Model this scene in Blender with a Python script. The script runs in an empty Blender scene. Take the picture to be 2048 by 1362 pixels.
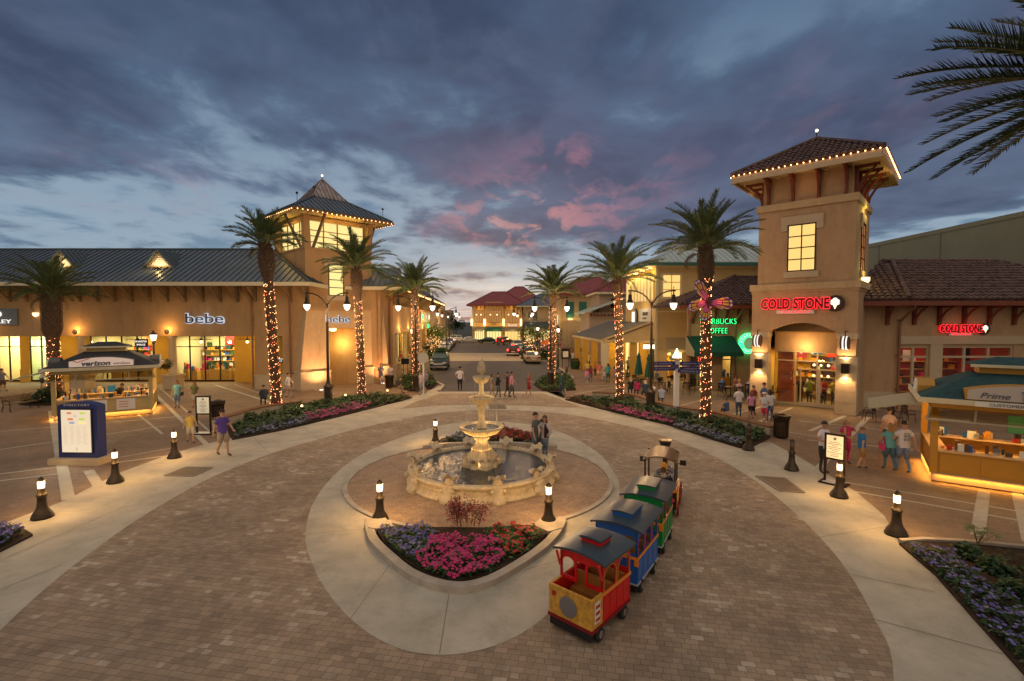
import bpy, math, random
from math import sin, cos, pi, radians, sqrt, atan2, hypot
from mathutils import Matrix, Vector
random.seed(7)
sc = bpy.context.scene
COL = sc.collection
R = random.Random(11)
# ------------------------------------------------------------------ camera
F, CX, CY, H, HZ = 967., 1024., 681., 5.2, 641.
PT = math.atan((CY - HZ) / F)
cd = bpy.data.cameras.new('camera'); cd.sensor_width = 36; cd.lens = F / 2048 * 36
cd.clip_end = 2000; cd.clip_start = .05
cam = bpy.data.objects.new('camera', cd); COL.objects.link(cam)
cam.location = (0, 0, H); cam.rotation_euler = (pi / 2 - PT, 0, 0)
sc.camera = cam
def G(px, py, z=0.):
    """world point at height z that stands under a point of the survey sketch"""
    x = (px - CX) / F; u = -(py - CY) / F
    dy = cos(PT) + u * sin(PT); dz = -sin(PT) + u * cos(PT)
    t = (z - H) / dz
    return (x * t, dy * t)
# ------------------------------------------------------------------ materials
MATS = {}
def lin(c):
    return tuple((v / 12.92 if v <= .04045 else ((v + .055) / 1.055) ** 2.4) for v in c)
def mat(name, col=(.5, .5, .5), rough=.6, metal=0., emit=None, es=1., noise=0., nscale=4., bump=0., bscale=30., spec=.4, alpha=1., stain=0.):
    if name in MATS: return MATS[name]
    m = bpy.data.materials.new(name); m.use_nodes = True
    n = m.node_tree; b = n.nodes['Principled BSDF']
    b.inputs['Base Color'].default_value = (*col, 1)
    b.inputs['Roughness'].default_value = rough; b.inputs['Metallic'].default_value = metal
    b.inputs['Specular IOR Level'].default_value = spec
    if emit:
        b.inputs['Emission Color'].default_value = (*emit, 1); b.inputs['Emission Strength'].default_value = es
    if noise or bump:
        tc = n.nodes.new('ShaderNodeTexCoord')
        geo = n.nodes.new('ShaderNodeNewGeometry')
    if noise:
        t = n.nodes.new('ShaderNodeTexNoise'); t.inputs['Scale'].default_value = nscale; t.inputs['Detail'].default_value = 5
        t.inputs['Roughness'].default_value = .65
        n.links.new(geo.outputs['Position'], t.inputs['Vector'])
        r = n.nodes.new('ShaderNodeMapRange'); r.inputs[1].default_value = .3; r.inputs[2].default_value = .7
        r.inputs[3].default_value = 1 - noise; r.inputs[4].default_value = 1 + noise
        n.links.new(t.outputs['Fac'], r.inputs[0])
        if stain:
            t2 = n.nodes.new('ShaderNodeTexNoise'); t2.inputs['Scale'].default_value = stain; t2.inputs['Detail'].default_value = 10; t2.inputs['Roughness'].default_value = .78
            mp = n.nodes.new('ShaderNodeMapping'); mp.inputs['Scale'].default_value = (1, 1, .22 if stain > 1.5 else 1); n.links.new(geo.outputs['Position'], mp.inputs[0]); n.links.new(mp.outputs[0], t2.inputs['Vector'])
            q = n.nodes.new('ShaderNodeMapRange'); q.inputs[1].default_value = .34; q.inputs[2].default_value = .5; q.inputs[3].default_value = .80; q.inputs[4].default_value = 1.; n.links.new(t2.outputs['Fac'], q.inputs[0])
            mm = n.nodes.new('ShaderNodeMath'); mm.operation = 'MULTIPLY'; n.links.new(r.outputs[0], mm.inputs[0]); n.links.new(q.outputs[0], mm.inputs[1]); r = mm
        x = n.nodes.new('ShaderNodeVectorMath'); x.operation = 'SCALE'; x.inputs[0].default_value = col
        n.links.new(r.outputs[0], x.inputs['Scale']); n.links.new(x.outputs[0], b.inputs['Base Color'])
    if bump:
        t = n.nodes.new('ShaderNodeTexNoise'); t.inputs['Scale'].default_value = bscale; t.inputs['Detail'].default_value = 4
        n.links.new(geo.outputs['Position'], t.inputs['Vector'])
        bp = n.nodes.new('ShaderNodeBump'); bp.inputs['Strength'].default_value = bump; bp.inputs['Distance'].default_value = .02
        n.links.new(t.outputs['Fac'], bp.inputs['Height']); n.links.new(bp.outputs[0], b.inputs['Normal'])
    MATS[name] = m
    return m
def emat(name, col, es, nolight=False):
    m = mat(name, (0.02, 0.02, 0.02), .5, emit=col, es=es)
    if nolight: m.cycles.emission_sampling = 'NONE'
    return m
def glass(name, tint=(.9, .95, .95), g=.1):
    m = bpy.data.materials.new(name); m.use_nodes = True; n = m.node_tree; n.nodes.clear()
    o = n.nodes.new('ShaderNodeOutputMaterial'); mx = n.nodes.new('ShaderNodeMixShader'); mx.inputs[0].default_value = g
    t = n.nodes.new('ShaderNodeBsdfTransparent'); t.inputs[0].default_value = (*tint, 1)
    gl = n.nodes.new('ShaderNodeBsdfGlossy'); gl.inputs['Roughness'].default_value = .02
    n.links.new(t.outputs[0], mx.inputs[1]); n.links.new(gl.outputs[0], mx.inputs[2]); n.links.new(mx.outputs[0], o.inputs[0])
    MATS[name] = m
    return m
def brickmat(name, c1, c2, mortar, scale, w=.5, h=.25, rot=0., off=.5, msize=.012, nz=.25, spot=None, bumpd=.6, rough=.75):
    m = bpy.data.materials.new(name); m.use_nodes = True; n = m.node_tree; b = n.nodes['Principled BSDF']; L = n.links.new
    g = n.nodes.new('ShaderNodeNewGeometry'); mp = n.nodes.new('ShaderNodeMapping'); mp.inputs['Rotation'].default_value = (0, 0, rot)
    L(g.outputs['Position'], mp.inputs[0])
    t = n.nodes.new('ShaderNodeTexBrick'); L(mp.outputs[0], t.inputs['Vector'])
    t.inputs['Color1'].default_value = (*c1, 1); t.inputs['Color2'].default_value = (*c2, 1); t.inputs['Mortar'].default_value = (*mortar, 1)
    t.inputs['Scale'].default_value = scale; t.inputs['Brick Width'].default_value = w; t.inputs['Row Height'].default_value = h
    t.inputs['Mortar Size'].default_value = msize; t.inputs['Mortar Smooth'].default_value = .3; t.offset = off
    t.squash = .62; t.squash_frequency = 3
    col = t.outputs['Color']
    if spot:  # single pale stones: a second brick lattice whose cells switch on at random
        t2 = n.nodes.new('ShaderNodeTexBrick'); L(mp.outputs[0], t2.inputs['Vector'])
        t2.inputs['Color1'].default_value = (0, 0, 0, 1); t2.inputs['Color2'].default_value = (1, 1, 1, 1); t2.inputs['Mortar'].default_value = (0, 0, 0, 1)
        for k in ('Scale', 'Brick Width', 'Row Height', 'Mortar Size', 'Mortar Smooth'): t2.inputs[k].default_value = t.inputs[k].default_value
        t2.offset = off; t2.squash = t.squash; t2.squash_frequency = t.squash_frequency
        r = n.nodes.new('ShaderNodeMapRange'); r.inputs[1].default_value = spot[1]; r.inputs[2].default_value = spot[1] + .06
        L(t2.outputs['Color'], r.inputs[0])
        ns = n.nodes.new('ShaderNodeTexNoise'); ns.inputs['Scale'].default_value = .7; L(g.outputs['Position'], ns.inputs[0])
        r2 = n.nodes.new('ShaderNodeMapRange'); r2.inputs[1].default_value = .42; r2.inputs[2].default_value = .6; L(ns.outputs[0], r2.inputs[0])
        mu = n.nodes.new('ShaderNodeMath'); mu.operation = 'MULTIPLY'; L(r.outputs[0], mu.inputs[0]); L(r2.outputs[0], mu.inputs[1])
        mx = n.nodes.new('ShaderNodeMix'); mx.data_type = 'RGBA'; L(mu.outputs[0], mx.inputs[0]); L(col, mx.inputs[6]); mx.inputs[7].default_value = (*spot[0], 1)
        col = mx.outputs[2]
    ns = n.nodes.new('ShaderNodeTexNoise'); ns.inputs['Scale'].default_value = .35; ns.inputs['Detail'].default_value = 8; ns.inputs['Roughness'].default_value = .7
    L(g.outputs['Position'], ns.inputs[0])
    r = n.nodes.new('ShaderNodeMapRange'); r.inputs[1].default_value = .3; r.inputs[2].default_value = .7; r.inputs[3].default_value = 1 - nz; r.inputs[4].default_value = 1 + nz
    L(ns.outputs[0], r.inputs[0])
    nb = n.nodes.new('ShaderNodeTexNoise'); nb.inputs['Scale'].default_value = 1.7; nb.inputs['Detail'].default_value = 9; nb.inputs['Roughness'].default_value = .75; L(g.outputs['Position'], nb.inputs[0])
    rb = n.nodes.new('ShaderNodeMapRange'); rb.inputs[1].default_value = .36; rb.inputs[2].default_value = .52; rb.inputs[3].default_value = .82; rb.inputs[4].default_value = 1.04; L(nb.outputs[0], rb.inputs[0])
    mm = n.nodes.new('ShaderNodeMath'); mm.operation = 'MULTIPLY'; L(r.outputs[0], mm.inputs[0]); L(rb.outputs[0], mm.inputs[1]); r = mm
    v = n.nodes.new('ShaderNodeVectorMath'); v.operation = 'SCALE'; L(col, v.inputs[0]); L(r.outputs[0], v.inputs['Scale']); L(v.outputs[0], b.inputs['Base Color'])
    bp = n.nodes.new('ShaderNodeBump'); bp.invert = True; bp.inputs['Strength'].default_value = bumpd; bp.inputs['Distance'].default_value = .01
    L(t.outputs['Fac'], bp.inputs['Height']); L(bp.outputs[0], b.inputs['Normal'])
    r3 = n.nodes.new('ShaderNodeMapRange'); r3.inputs[3].default_value = rough - .15; r3.inputs[4].default_value = rough + .12; L(ns.outputs[0], r3.inputs[0]); L(r3.outputs[0], b.inputs['Roughness'])
    MATS[name] = m
    return m
M = dict(
    stucco=mat('stucco', (.42, .26, .125), .85, stain=1.6, noise=.07, nscale=1.3, bump=.35, bscale=40),
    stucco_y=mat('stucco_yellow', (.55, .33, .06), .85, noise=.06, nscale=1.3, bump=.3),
    stucco_pale=mat('stucco_pale', (.48, .345, .20), .85, stain=1.6, noise=.07, bump=.3),
    stucco_tan=mat('stucco_tan', (.44, .285, .165), .88, stain=1.8, noise=.08, nscale=1.5, bump=.4),
    trim=mat('trim', (.48, .38, .26), .7, noise=.05),
    stone=mat('cast_stone', (.48, .37, .24), .8, noise=.1, nscale=3, bump=.3),
    steel_roof=mat('metal_roof', (.12, .152, .195), .42, .3, noise=.18, nscale=.7),
    seam=mat('roof_seam', (.07, .10, .12), .45, .3),
    steel_pale=mat('metal_roof_pale', (.46, .53, .52), .5, .1, noise=.12, nscale=.8),
    red_roof=mat('red_metal_roof', (.24, .045, .05), .45, .2, noise=.15, nscale=.8),
    copper=mat('weathered_copper_roof', (.30, .25, .25), .45, .5, noise=.45, nscale=1.5),
    tile=mat('clay_tile', (.11, .066, .062), .7, noise=.75, nscale=3.1),
    tile_edge=mat('clay_tile_ridge', (.16, .085, .07), .7, noise=.4, nscale=3),
    redwood=mat('red_brown_timber', (.18, .045, .025), .6, noise=.2, nscale=9),
    wood=mat('brown_timber', (.17, .115, .06), .65, noise=.25, nscale=9),
    soffit=mat('soffit', (.50, .38, .20), .8),
    dark=mat('dark_bronze', (.028, .018, .014), .4, .6),
    iron=mat('cast_iron', (.05, .038, .028), .45, .55, noise=.2, nscale=14, bump=.3, bscale=60),
    black=mat('black_paint', (.015, .015, .016), .4),
    white=mat('white_paint', (.78, .76, .72), .5),
    cream=mat('cream_paint', (.62, .55, .38), .6, noise=.06),
    pipe=mat('downspout', (.24, .12, .07), .5, .2),
    win=emat('lit_window', (1., .64, .19), 1.12),
    winy=emat('lit_window_lemon', (1., .82, .30), 1.1),
    win_o=emat('lit_window_amber', (1., .55, .18), 1.),
    lamp=emat('lamp_glass', (1., .78, .58), 3.2),
    lampw=emat('lamp_globe', (1., .66, .30), 3.2),
    bulb=emat('string_bulb', (1., .50, .2), 8, True),
    bulbr=emat('string_bulb_red', (1., .20, .07), 6, True),
    bulbw=emat('eave_bulb', (1., .42, .14), 9, True),
    stonef=mat('fountain_stone', (.56, .455, .30), .7, stain=4., noise=.25, nscale=6, bump=.5, bscale=25),
    soil=mat('mulch', (.035, .018, .01), .95, noise=.4, nscale=30, bump=.8, bscale=50),
    leafg=mat('leaf_green', (.035, .085, .02), .6, noise=.4, nscale=5),
    leafd=mat('leaf_dark', (.018, .05, .014), .6, noise=.4, nscale=5),
    leafy=mat('leaf_light', (.10, .15, .03), .6, noise=.4, nscale=5),
    leafo=mat('leaf_rusty', (.16, .05, .02), .7, noise=.4, nscale=6),
    grassm=mat('ground_cover_leaf', (.045, .085, .012), .65, noise=.35, nscale=3),
    palml=mat('palm_leaf', (.08, .12, .04), .55, noise=.35, nscale=3),
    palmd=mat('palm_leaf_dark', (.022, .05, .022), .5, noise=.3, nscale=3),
    palms=mat('palm_rachis', (.16, .15, .06), .6),
    bark=mat('palm_bark', (.12, .075, .045), .9, noise=.4, nscale=9, bump=.9, bscale=22),
    barkb=mat('tree_bark', (.16, .12, .08), .9, noise=.3, nscale=9),
    pink=mat('petal_pink', (.60, .035, .17), .5, noise=.3, nscale=8),
    mauve=mat('petal_mauve', (.42, .06, .20), .5, noise=.3, nscale=8),
    violet=mat('petal_violet', (.15, .12, .36), .5, noise=.3, nscale=8),
    lilac=mat('petal_lilac', (.22, .22, .32), .5, noise=.3, nscale=8),
    redf=mat('petal_red', (.50, .03, .02), .5, noise=.3, nscale=8),
    crimson=mat('leaf_crimson', (.30, .02, .035), .5, noise=.35, nscale=8),
    red=mat('red_enamel', (.62, .012, .012), .28, noise=.14, nscale=7, bump=.12, bscale=9),
    redi=mat('red_enamel_dark', (.22, .008, .012), .4),
    blue=mat('blue_enamel', (.02, .12, .42), .3, noise=.14, nscale=7, bump=.12, bscale=9),
    green=mat('green_enamel', (.01, .24, .05), .3, noise=.14, nscale=7, bump=.12, bscale=9),
    yellow=mat('yellow_enamel', (.78, .36, .04), .4, noise=.1, nscale=6),
    orange=mat('orange_enamel', (.80, .27, .03), .35),
    oak=mat('varnished_panel', (.62, .32, .05), .35, noise=.35, nscale=11),
    roofgrey=mat('carriage_roof_paint', (.052, .072, .085), .3, noise=.1, nscale=3),
    rubber=mat('tyre_rubber', (.018, .018, .018), .8),
    chrome=mat('chrome', (.6, .6, .62), .2, .9),
    seat=mat('seat_vinyl', (.50, .23, .05), .4),
    bronze=mat('polished_bronze', (.17, .095, .06), .38, .6),
    navy=mat('navy_enamel', (.025, .035, .16), .35),
    teal=mat('teal_shutter', (.02, .12, .11), .5),
    awn=mat('awning_green', (.006, .075, .06), .75),
    shingled=mat('shingle_dark', (.035, .036, .042), .85, noise=.3, nscale=7, bump=.5, bscale=18),
    canvas=mat('canvas_beige', (.38, .33, .21), .8),
    shingle=mat('shingle', (.13, .12, .11), .9, noise=.3, nscale=7, bump=.5, bscale=18),
    shinglet=mat('shingle_teal', (.022, .066, .072), .85, noise=.35, nscale=7, bump=.5, bscale=18),
    kioskp=mat('kiosk_panel', (.50, .25, .03), .5, noise=.06),
    kiosku=mat('kiosk_panel_pale', (.50, .38, .16), .5, noise=.06),
    concrete=mat('concrete_wall', (.48, .40, .30), .85, noise=.12, nscale=2.5, bump=.3),
    warehouse=mat('warehouse_panel', (.33, .31, .20), .85, noise=.08, nscale=.6),
    redroom=mat('red_room_wall', (.42, .035, .02), .6, noise=.3, nscale=2),
    roomw=mat('room_wall', (.72, .60, .30), .7),
    roomf=mat('room_floor', (.30, .20, .12), .4),
    board=emat('lit_board', (1., .80, .60), 1.0),
    paper=mat('paper', (.74, .72, .66), .6),
    neonr=emat('neon_red', (1., .02, .03), 2.6),
    neong=emat('neon_green', (.03, 1., .22), 2.6),
    neonw=emat('sign_white', (1., .90, .78), 1.15),
    halo=emat('sign_halo', (.82, .88, 1.), .75),
    signd=mat('sign_dark', (.05, .065, .11), .4),
    brown=mat('sign_brown', (.05, .014, .012), .4),
    silver=mat('silver_letter', (.6, .6, .62), .35, .4),
    tail=emat('tail_light', (1., .03, .02), 7),
    headl=mat('headlamp', (.75, .72, .66), .15, .1),
    carglass=mat('car_glass', (.03, .06, .07), .08, 0, spec=.8),
    garden=emat('garden_light', (1., .68, .3), 4),
)
M['glass'] = glass('shop_glass', g=.07)
M['plastic'] = glass('awning_film', (.75, .68, .5), .25)
M['pebble'] = M['canvas']
# horizontal clapboard: wave bump along z
def clap(name, col):
    m = mat(name, col, .7, noise=.05, nscale=1.2)
    n = m.node_tree; g = n.nodes.new('ShaderNodeNewGeometry'); s = n.nodes.new('ShaderNodeSeparateXYZ')
    n.links.new(g.outputs['Position'], s.inputs[0])
    a = n.nodes.new('ShaderNodeMath'); a.operation = 'MULTIPLY'; a.inputs[1].default_value = 5.5; n.links.new(s.outputs[2], a.inputs[0])
    f = n.nodes.new('ShaderNodeMath'); f.operation = 'FRACT'; n.links.new(a.outputs[0], f.inputs[0])
    b = n.nodes.new('ShaderNodeBump'); b.inputs['Strength'].default_value = .9; b.inputs['Distance'].default_value = .05; b.invert = True
    n.links.new(f.outputs[0], b.inputs['Height']); n.links.new(b.outputs[0], n.nodes['Principled BSDF'].inputs['Normal'])
    return m
M['clap'] = clap('clapboard', (.56, .41, .19)); M['clapp'] = clap('clapboard_rose', (.46, .33, .24)); M['clap_lit'] = clap('clapboard_lit', (.68, .46, .15))  # the street wall copy has lamp glow put into its base colour
# ------------------------------------------------------------------ mesh builder
class MB:
    def __init__(s, T=None):
        s.v = []; s.f = []; s.m = []; s.T = T or Matrix(); s.mi = 0; s.sm = False; s.smf = []
    def add(s, vs, fs, mi=None):
        o = len(s.v)
        T = s.T
        s.v += [tuple(T @ Vector(p)) for p in vs]
        s.f += [tuple(o + i for i in f) for f in fs]
        s.m += [s.mi if mi is None else mi] * len(fs); s.smf += [s.sm] * len(fs)
        return s
    def box(s, x0, x1, y0, y1, z0, z1, mi=None):
        return s.add([(x0, y0, z0), (x1, y0, z0), (x1, y1, z0), (x0, y1, z0), (x0, y0, z1), (x1, y0, z1), (x1, y1, z1), (x0, y1, z1)],
                     [(0, 3, 2, 1), (4, 5, 6, 7), (0, 1, 5, 4), (1, 2, 6, 5), (2, 3, 7, 6), (3, 0, 4, 7)], mi)
    def cbox(s, c, d, rz=0, mi=None):
        o = s.T; s.T = o @ Matrix.Translation(c) @ Matrix.Rotation(rz, 4, 'Z')
        s.box(-d[0] / 2, d[0] / 2, -d[1] / 2, d[1] / 2, -d[2] / 2, d[2] / 2, mi); s.T = o; return s
    def bar(s, a, b, w, h=None, mi=None, up=(0, 0, 1)):
        a = Vector(a); b = Vector(b); d = (b - a); L = d.length
        if L < 1e-6: return s
        d.normalize(); h = h or w; u = Vector(up)
        if abs(d.dot(u)) > .99: u = Vector((0, 1, 0))
        x = d.cross(u).normalized(); y = x.cross(d).normalized()
        vs = [a + x * sx * w / 2 + y * sy * h / 2 for sx, sy in ((-1, -1), (1, -1), (1, 1), (-1, 1))]
        vs += [p + d * L for p in vs]
        return s.add(vs, [(0, 1, 2, 3), (7, 6, 5, 4), (0, 4, 5, 1), (1, 5, 6, 2), (2, 6, 7, 3), (3, 7, 4, 0)], mi)
    def tube(s, pts, r, n=8, mi=None, cap=True):
        pts = [Vector(p) for p in pts]; k = len(pts)
        rs = r if isinstance(r, (list, tuple)) else [r] * k
        rings = []; px = None
        for i, p in enumerate(pts):
            d = (pts[min(i + 1, k - 1)] - pts[max(i - 1, 0)]).normalized()
            if px is None:
                u = Vector((0, 0, 1)) if abs(d.z) < .9 else Vector((1, 0, 0)); px = d.cross(u).normalized()
            else:
                px = (px - d * px.dot(d)); px = px.normalized() if px.length > 1e-6 else Vector((1, 0, 0))
            py = d.cross(px)
            rings.append([p + (px * cos(2 * pi * j / n) + py * sin(2 * pi * j / n)) * rs[i] for j in range(n)])
        vs = [q for r_ in rings for q in r_]
        fs = [(i * n + j, i * n + (j + 1) % n, (i + 1) * n + (j + 1) % n, (i + 1) * n + j) for i in range(k - 1) for j in range(n)]
        if cap: fs += [tuple(range(n - 1, -1, -1)), tuple((k - 1) * n + j for j in range(n))]
        return s.add(vs, fs, mi)
    def lathe(s, prof, n=24, c=(0, 0, 0), mi=None, flute=0., nf=0):
        vs = []; k = len(prof)
        for r, z in prof:
            for j in range(n):
                a = 2 * pi * j / n; rr = r * (1 + (flute * cos(nf * a) if nf else 0))
                vs.append((c[0] + rr * cos(a), c[1] + rr * sin(a), c[2] + z))
        fs = [(i * n + j, i * n + (j + 1) % n, (i + 1) * n + (j + 1) % n, (i + 1) * n + j) for i in range(k - 1) for j in range(n)]
        if prof[0][0] > 1e-4: fs.append(tuple(range(n - 1, -1, -1)))
        if prof[-1][0] > 1e-4: fs.append(tuple((k - 1) * n + j for j in range(n)))
        return s.add(vs, fs, mi)
    def prism(s, poly, z0, z1, mi=None):
        n = len(poly)
        return s.add([(x, y, z0) for x, y in poly] + [(x, y, z1) for x, y in poly],
                     [tuple(range(n - 1, -1, -1)), tuple(range(n, 2 * n))] + [(i, (i + 1) % n, n + (i + 1) % n, n + i) for i in range(n)], mi)
    def slabxz(s, poly, y0, y1, mi=None):
        n = len(poly)
        return s.add([(x, y0, z) for x, z in poly] + [(x, y1, z) for x, z in poly],
                     [tuple(range(n)), tuple(range(2 * n - 1, n - 1, -1))] + [((i + 1) % n, i, n + i, n + (i + 1) % n) for i in range(n)], mi)
    def slabyz(s, poly, x0, x1, mi=None):
        n = len(poly)
        return s.add([(x0, y, z) for y, z in poly] + [(x1, y, z) for y, z in poly],
                     [tuple(range(n - 1, -1, -1)), tuple(range(n, 2 * n))] + [(i, (i + 1) % n, n + (i + 1) % n, n + i) for i in range(n)], mi)
    def ball(s, c, r, n=8, mi=None, sz=1.):
        k = max(4, n // 2 + 1)
        return s.lathe([(max(1e-5, r * sin(pi * i / k)), -r * sz * cos(pi * i / k)) for i in range(k + 1)], n, c, mi)
    def face(s, vs, mi=None): return s.add(vs, [tuple(range(len(vs)))], mi)
    def slope(s, e0, e1, r1, r0, th=.12, ribs=.45, rw=.04, rh=.06, mi=0, rmi=1, tile=False, rnd=None):
        """a roof plane from the eave e0-e1 to the ridge r0-r1 with standing seams or rows of barrel tiles"""
        e0, e1, r0, r1 = map(Vector, (e0, e1, r0, r1))
        a = (e1 - e0); L = a.length; a.normalize()
        w = (r0 - e0) - a * (r0 - e0).dot(a)
        if w.length < 1e-4: w = (r1 - e0) - a * (r1 - e0).dot(a)
        Hh = w.length; w.normalize(); nn = a.cross(w).normalized()
        if nn.z < 0: nn = -nn
        poly = [e0, e1, r1] + ([r0] if (r0 - r1).length > 1e-3 else [])
        k = len(poly); lo = [p - nn * th for p in poly]
        s.add(poly + lo, [tuple(range(k)), tuple(range(2 * k - 1, k - 1, -1))] + [(i, k + i, k + (i + 1) % k, (i + 1) % k) for i in range(k)], mi)
        u0 = (r0 - e0).dot(a); u1 = (r1 - e0).dot(a)
        def h(u):
            t = Hh
            if u0 > 1e-3 and u < u0: t = min(t, Hh * u / u0)
            if u1 < L - 1e-3 and u > u1: t = min(t, Hh * (L - u) / (L - u1))
            return max(0, t)
        def lowb(u):
            t = 0.
            if u0 < -1e-3 and u < 0: t = Hh * u / u0
            return t
        if not ribs: return s
        N = max(1, int(L / ribs))
        for i in range(N + 1):
            u = L * (i + .5) / (N + 1); t = h(u)
            if t < .25: continue
            if not tile:
                s.bar(e0 + a * u + nn * rh / 2, e0 + a * u + w * t + nn * rh / 2, rw, rh, mi=rmi, up=tuple(nn))
            else:
                st = .42; q = 0.; rr = ribs * .5
                while q < t - .1:
                    q1 = min(q + st, t); b0 = e0 + a * u + w * (q - .05); b1 = e0 + a * u + w * q1
                    vs = []
                    for bb, r_, lift in ((b0, rr * .95, .05), (b1, rr * .78, .0)):
                        for j in range(5):
                            g = pi * j / 4; vs.append(bb - a * cos(g) * r_ + nn * (sin(g) * r_ * .75 + lift))
                    s.add(vs, [(j, j + 5, j + 6, j + 1) for j in range(4)] + [(4, 3, 2, 1, 0)], rmi)
                    q = q1
        return s
    def wall(s, u0, u1, z0, z1, holes, v0=0., v1=.3, mi=None):
        """a wall in the x-z plane with rectangular openings (x0,x1,z0,z1)"""
        us = sorted(set([u0, u1] + [min(max(h[i], u0), u1) for h in holes for i in (0, 1)]))
        for a, b in zip(us[:-1], us[1:]):
            if b - a < 1e-5: continue
            mid = (a + b) / 2; hs = sorted([(h[2], h[3]) for h in holes if h[0] < mid < h[1]]); z = z0
            for c, d in hs:
                if c > z + 1e-5: s.box(a, b, v0, v1, z, min(c, z1), mi)
                z = max(z, d)
            if z < z1 - 1e-5: s.box(a, b, v0, v1, z, z1, mi)
        return s
    def mesh(s, name, mats):
        me = bpy.data.meshes.new(name); me.from_pydata(s.v, [], s.f); me.update()
        mats = mats if isinstance(mats, (list, tuple)) else [mats]
        for m_ in mats: me.materials.append((M.get(m_) or MATS[m_]) if isinstance(m_, str) else m_)
        me.polygons.foreach_set('material_index', [min(i, len(mats) - 1) for i in s.m])
        if any(s.smf): me.polygons.foreach_set('use_smooth', s.smf)
        return me
    def build(s, name, mats, parent=None, label=None, kind=None, smooth=False):
        if smooth: s.smf = [True] * len(s.f)
        return link(name, s.mesh(name, mats), parent, label, kind)
def link(name, data, parent=None, label=None, kind=None, loc=None, rot=None):
    o = bpy.data.objects.new(name, data); COL.objects.link(o)
    if parent: o.parent = parent
    if label: o['label'] = label
    if kind: o['kind'] = kind
    if loc: o.location = loc
    if rot: o.rotation_euler = rot
    return o
def thing(name, label, cat, loc=(0, 0, 0), rz=0., group=None):
    o = bpy.data.objects.new(name, None); COL.objects.link(o); o.empty_display_size = .3
    o.location = loc; o.rotation_euler = (0, 0, rz); o['label'] = label; o['category'] = cat
    if group: o['group'] = group
    return o
def tag(o, label, cat, group=None, kind=None):
    o['label'] = label; o['category'] = cat
    if group: o['group'] = group
    if kind: o['kind'] = kind
    return o
def dup(root, loc=None, rz=None, label=None, scale=None, parent=None):
    r = root.copy(); COL.objects.link(r)
    if loc is not None: r.location = loc
    if rz is not None: r.rotation_euler = (0, 0, rz)
    if scale: r.scale = (scale,) * 3 if not isinstance(scale, tuple) else scale
    if label: r['label'] = label
    for ch in list(root.children):
        c = ch.copy(); COL.objects.link(c); c.parent = r
        for g in list(ch.children):
            d = g.copy(); COL.objects.link(d); d.parent = c
    return r
def part(parent, src, loc=(0, 0, 0), rot=(0, 0, 0), name=None, scale=None):
    o = bpy.data.objects.new(name or src.name, src if not hasattr(src, 'data') else src.data); COL.objects.link(o)
    o.parent = parent; o.location = loc; o.rotation_euler = rot
    if scale: o.scale = scale
    return o
def light(kind, loc, power, col=(1, .75, .45), size=.1, parent=None, rot=None, spot=None, blend=.6, size2=None):
    d = bpy.data.lights.new('light', kind); d.energy = power; d.color = col
    if kind == 'AREA':
        d.size = size
        if size2: d.shape = 'RECTANGLE'; d.size_y = size2
    else: d.shadow_soft_size = size
    if spot: d.spot_size = spot; d.spot_blend = blend
    o = bpy.data.objects.new('light', d); COL.objects.link(o); o.location = loc
    if rot: o.rotation_euler = rot
    if parent: o.parent = parent
    return o
def text(parent, s, loc, size, m, rz=0., ext=.02, sx=1., name='lettering', off=0., align='CENTER', rot=None, shear=0., sp=1.):
    c = bpy.data.curves.new(name, 'FONT'); c.body = s; c.size = size; c.extrude = ext; c.align_x = align; c.align_y = 'CENTER'
    c.offset = off; c.shear = shear; c.space_character = sp; c.resolution_u = 3
    c.materials.append(M[m] if isinstance(m, str) else m)
    t = bpy.data.objects.new(name, c); COL.objects.link(t); t.location = loc; t.rotation_euler = rot or (pi / 2, 0, rz); t.scale = (sx, 1, 1)
    if parent: t.parent = parent
    # plain mesh, so that nothing depends on fonts at view time
    dg = bpy.context.evaluated_depsgraph_get(); me = bpy.data.meshes.new_from_object(t.evaluated_get(dg)); me.name = name
    o = bpy.data.objects.new(name, me); COL.objects.link(o); o.location = t.location; o.rotation_euler = t.rotation_euler; o.scale = t.scale
    if parent: o.parent = parent
    bpy.data.objects.remove(t)
    return o
def smoothpoly(pts, k=6, closed=True):
    n = len(pts); out = []
    rng = range(n) if closed else range(n - 1)
    for i in rng:
        if closed: p = [pts[(i + j - 1) % n] for j in range(4)]
        else: p = [pts[max(0, i - 1)], pts[i], pts[i + 1], pts[min(n - 1, i + 2)]]
        for j in range(k):
            t = j / k
            out.append(tuple(.5 * ((2 * p[1][c]) + (-p[0][c] + p[2][c]) * t + (2 * p[0][c] - 5 * p[1][c] + 4 * p[2][c] - p[3][c]) * t * t + (-p[0][c] + 3 * p[1][c] - 3 * p[2][c] + p[3][c]) * t ** 3) for c in (0, 1)))
    if not closed: out.append(tuple(pts[-1]))
    return out
def inside(p, poly):
    x, y = p; r = False; n = len(poly); j = n - 1
    for i in range(n):
        a, b = poly[i], poly[j]
        if (a[1] > y) != (b[1] > y) and x < (b[0] - a[0]) * (y - a[1]) / (b[1] - a[1]) + a[0]: r = not r
        j = i
    return r
def ccw(poly):
    a = sum(poly[i][0] * poly[(i + 1) % len(poly)][1] - poly[(i + 1) % len(poly)][0] * poly[i][1] for i in range(len(poly)))
    return poly if a > 0 else poly[::-1]
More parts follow.
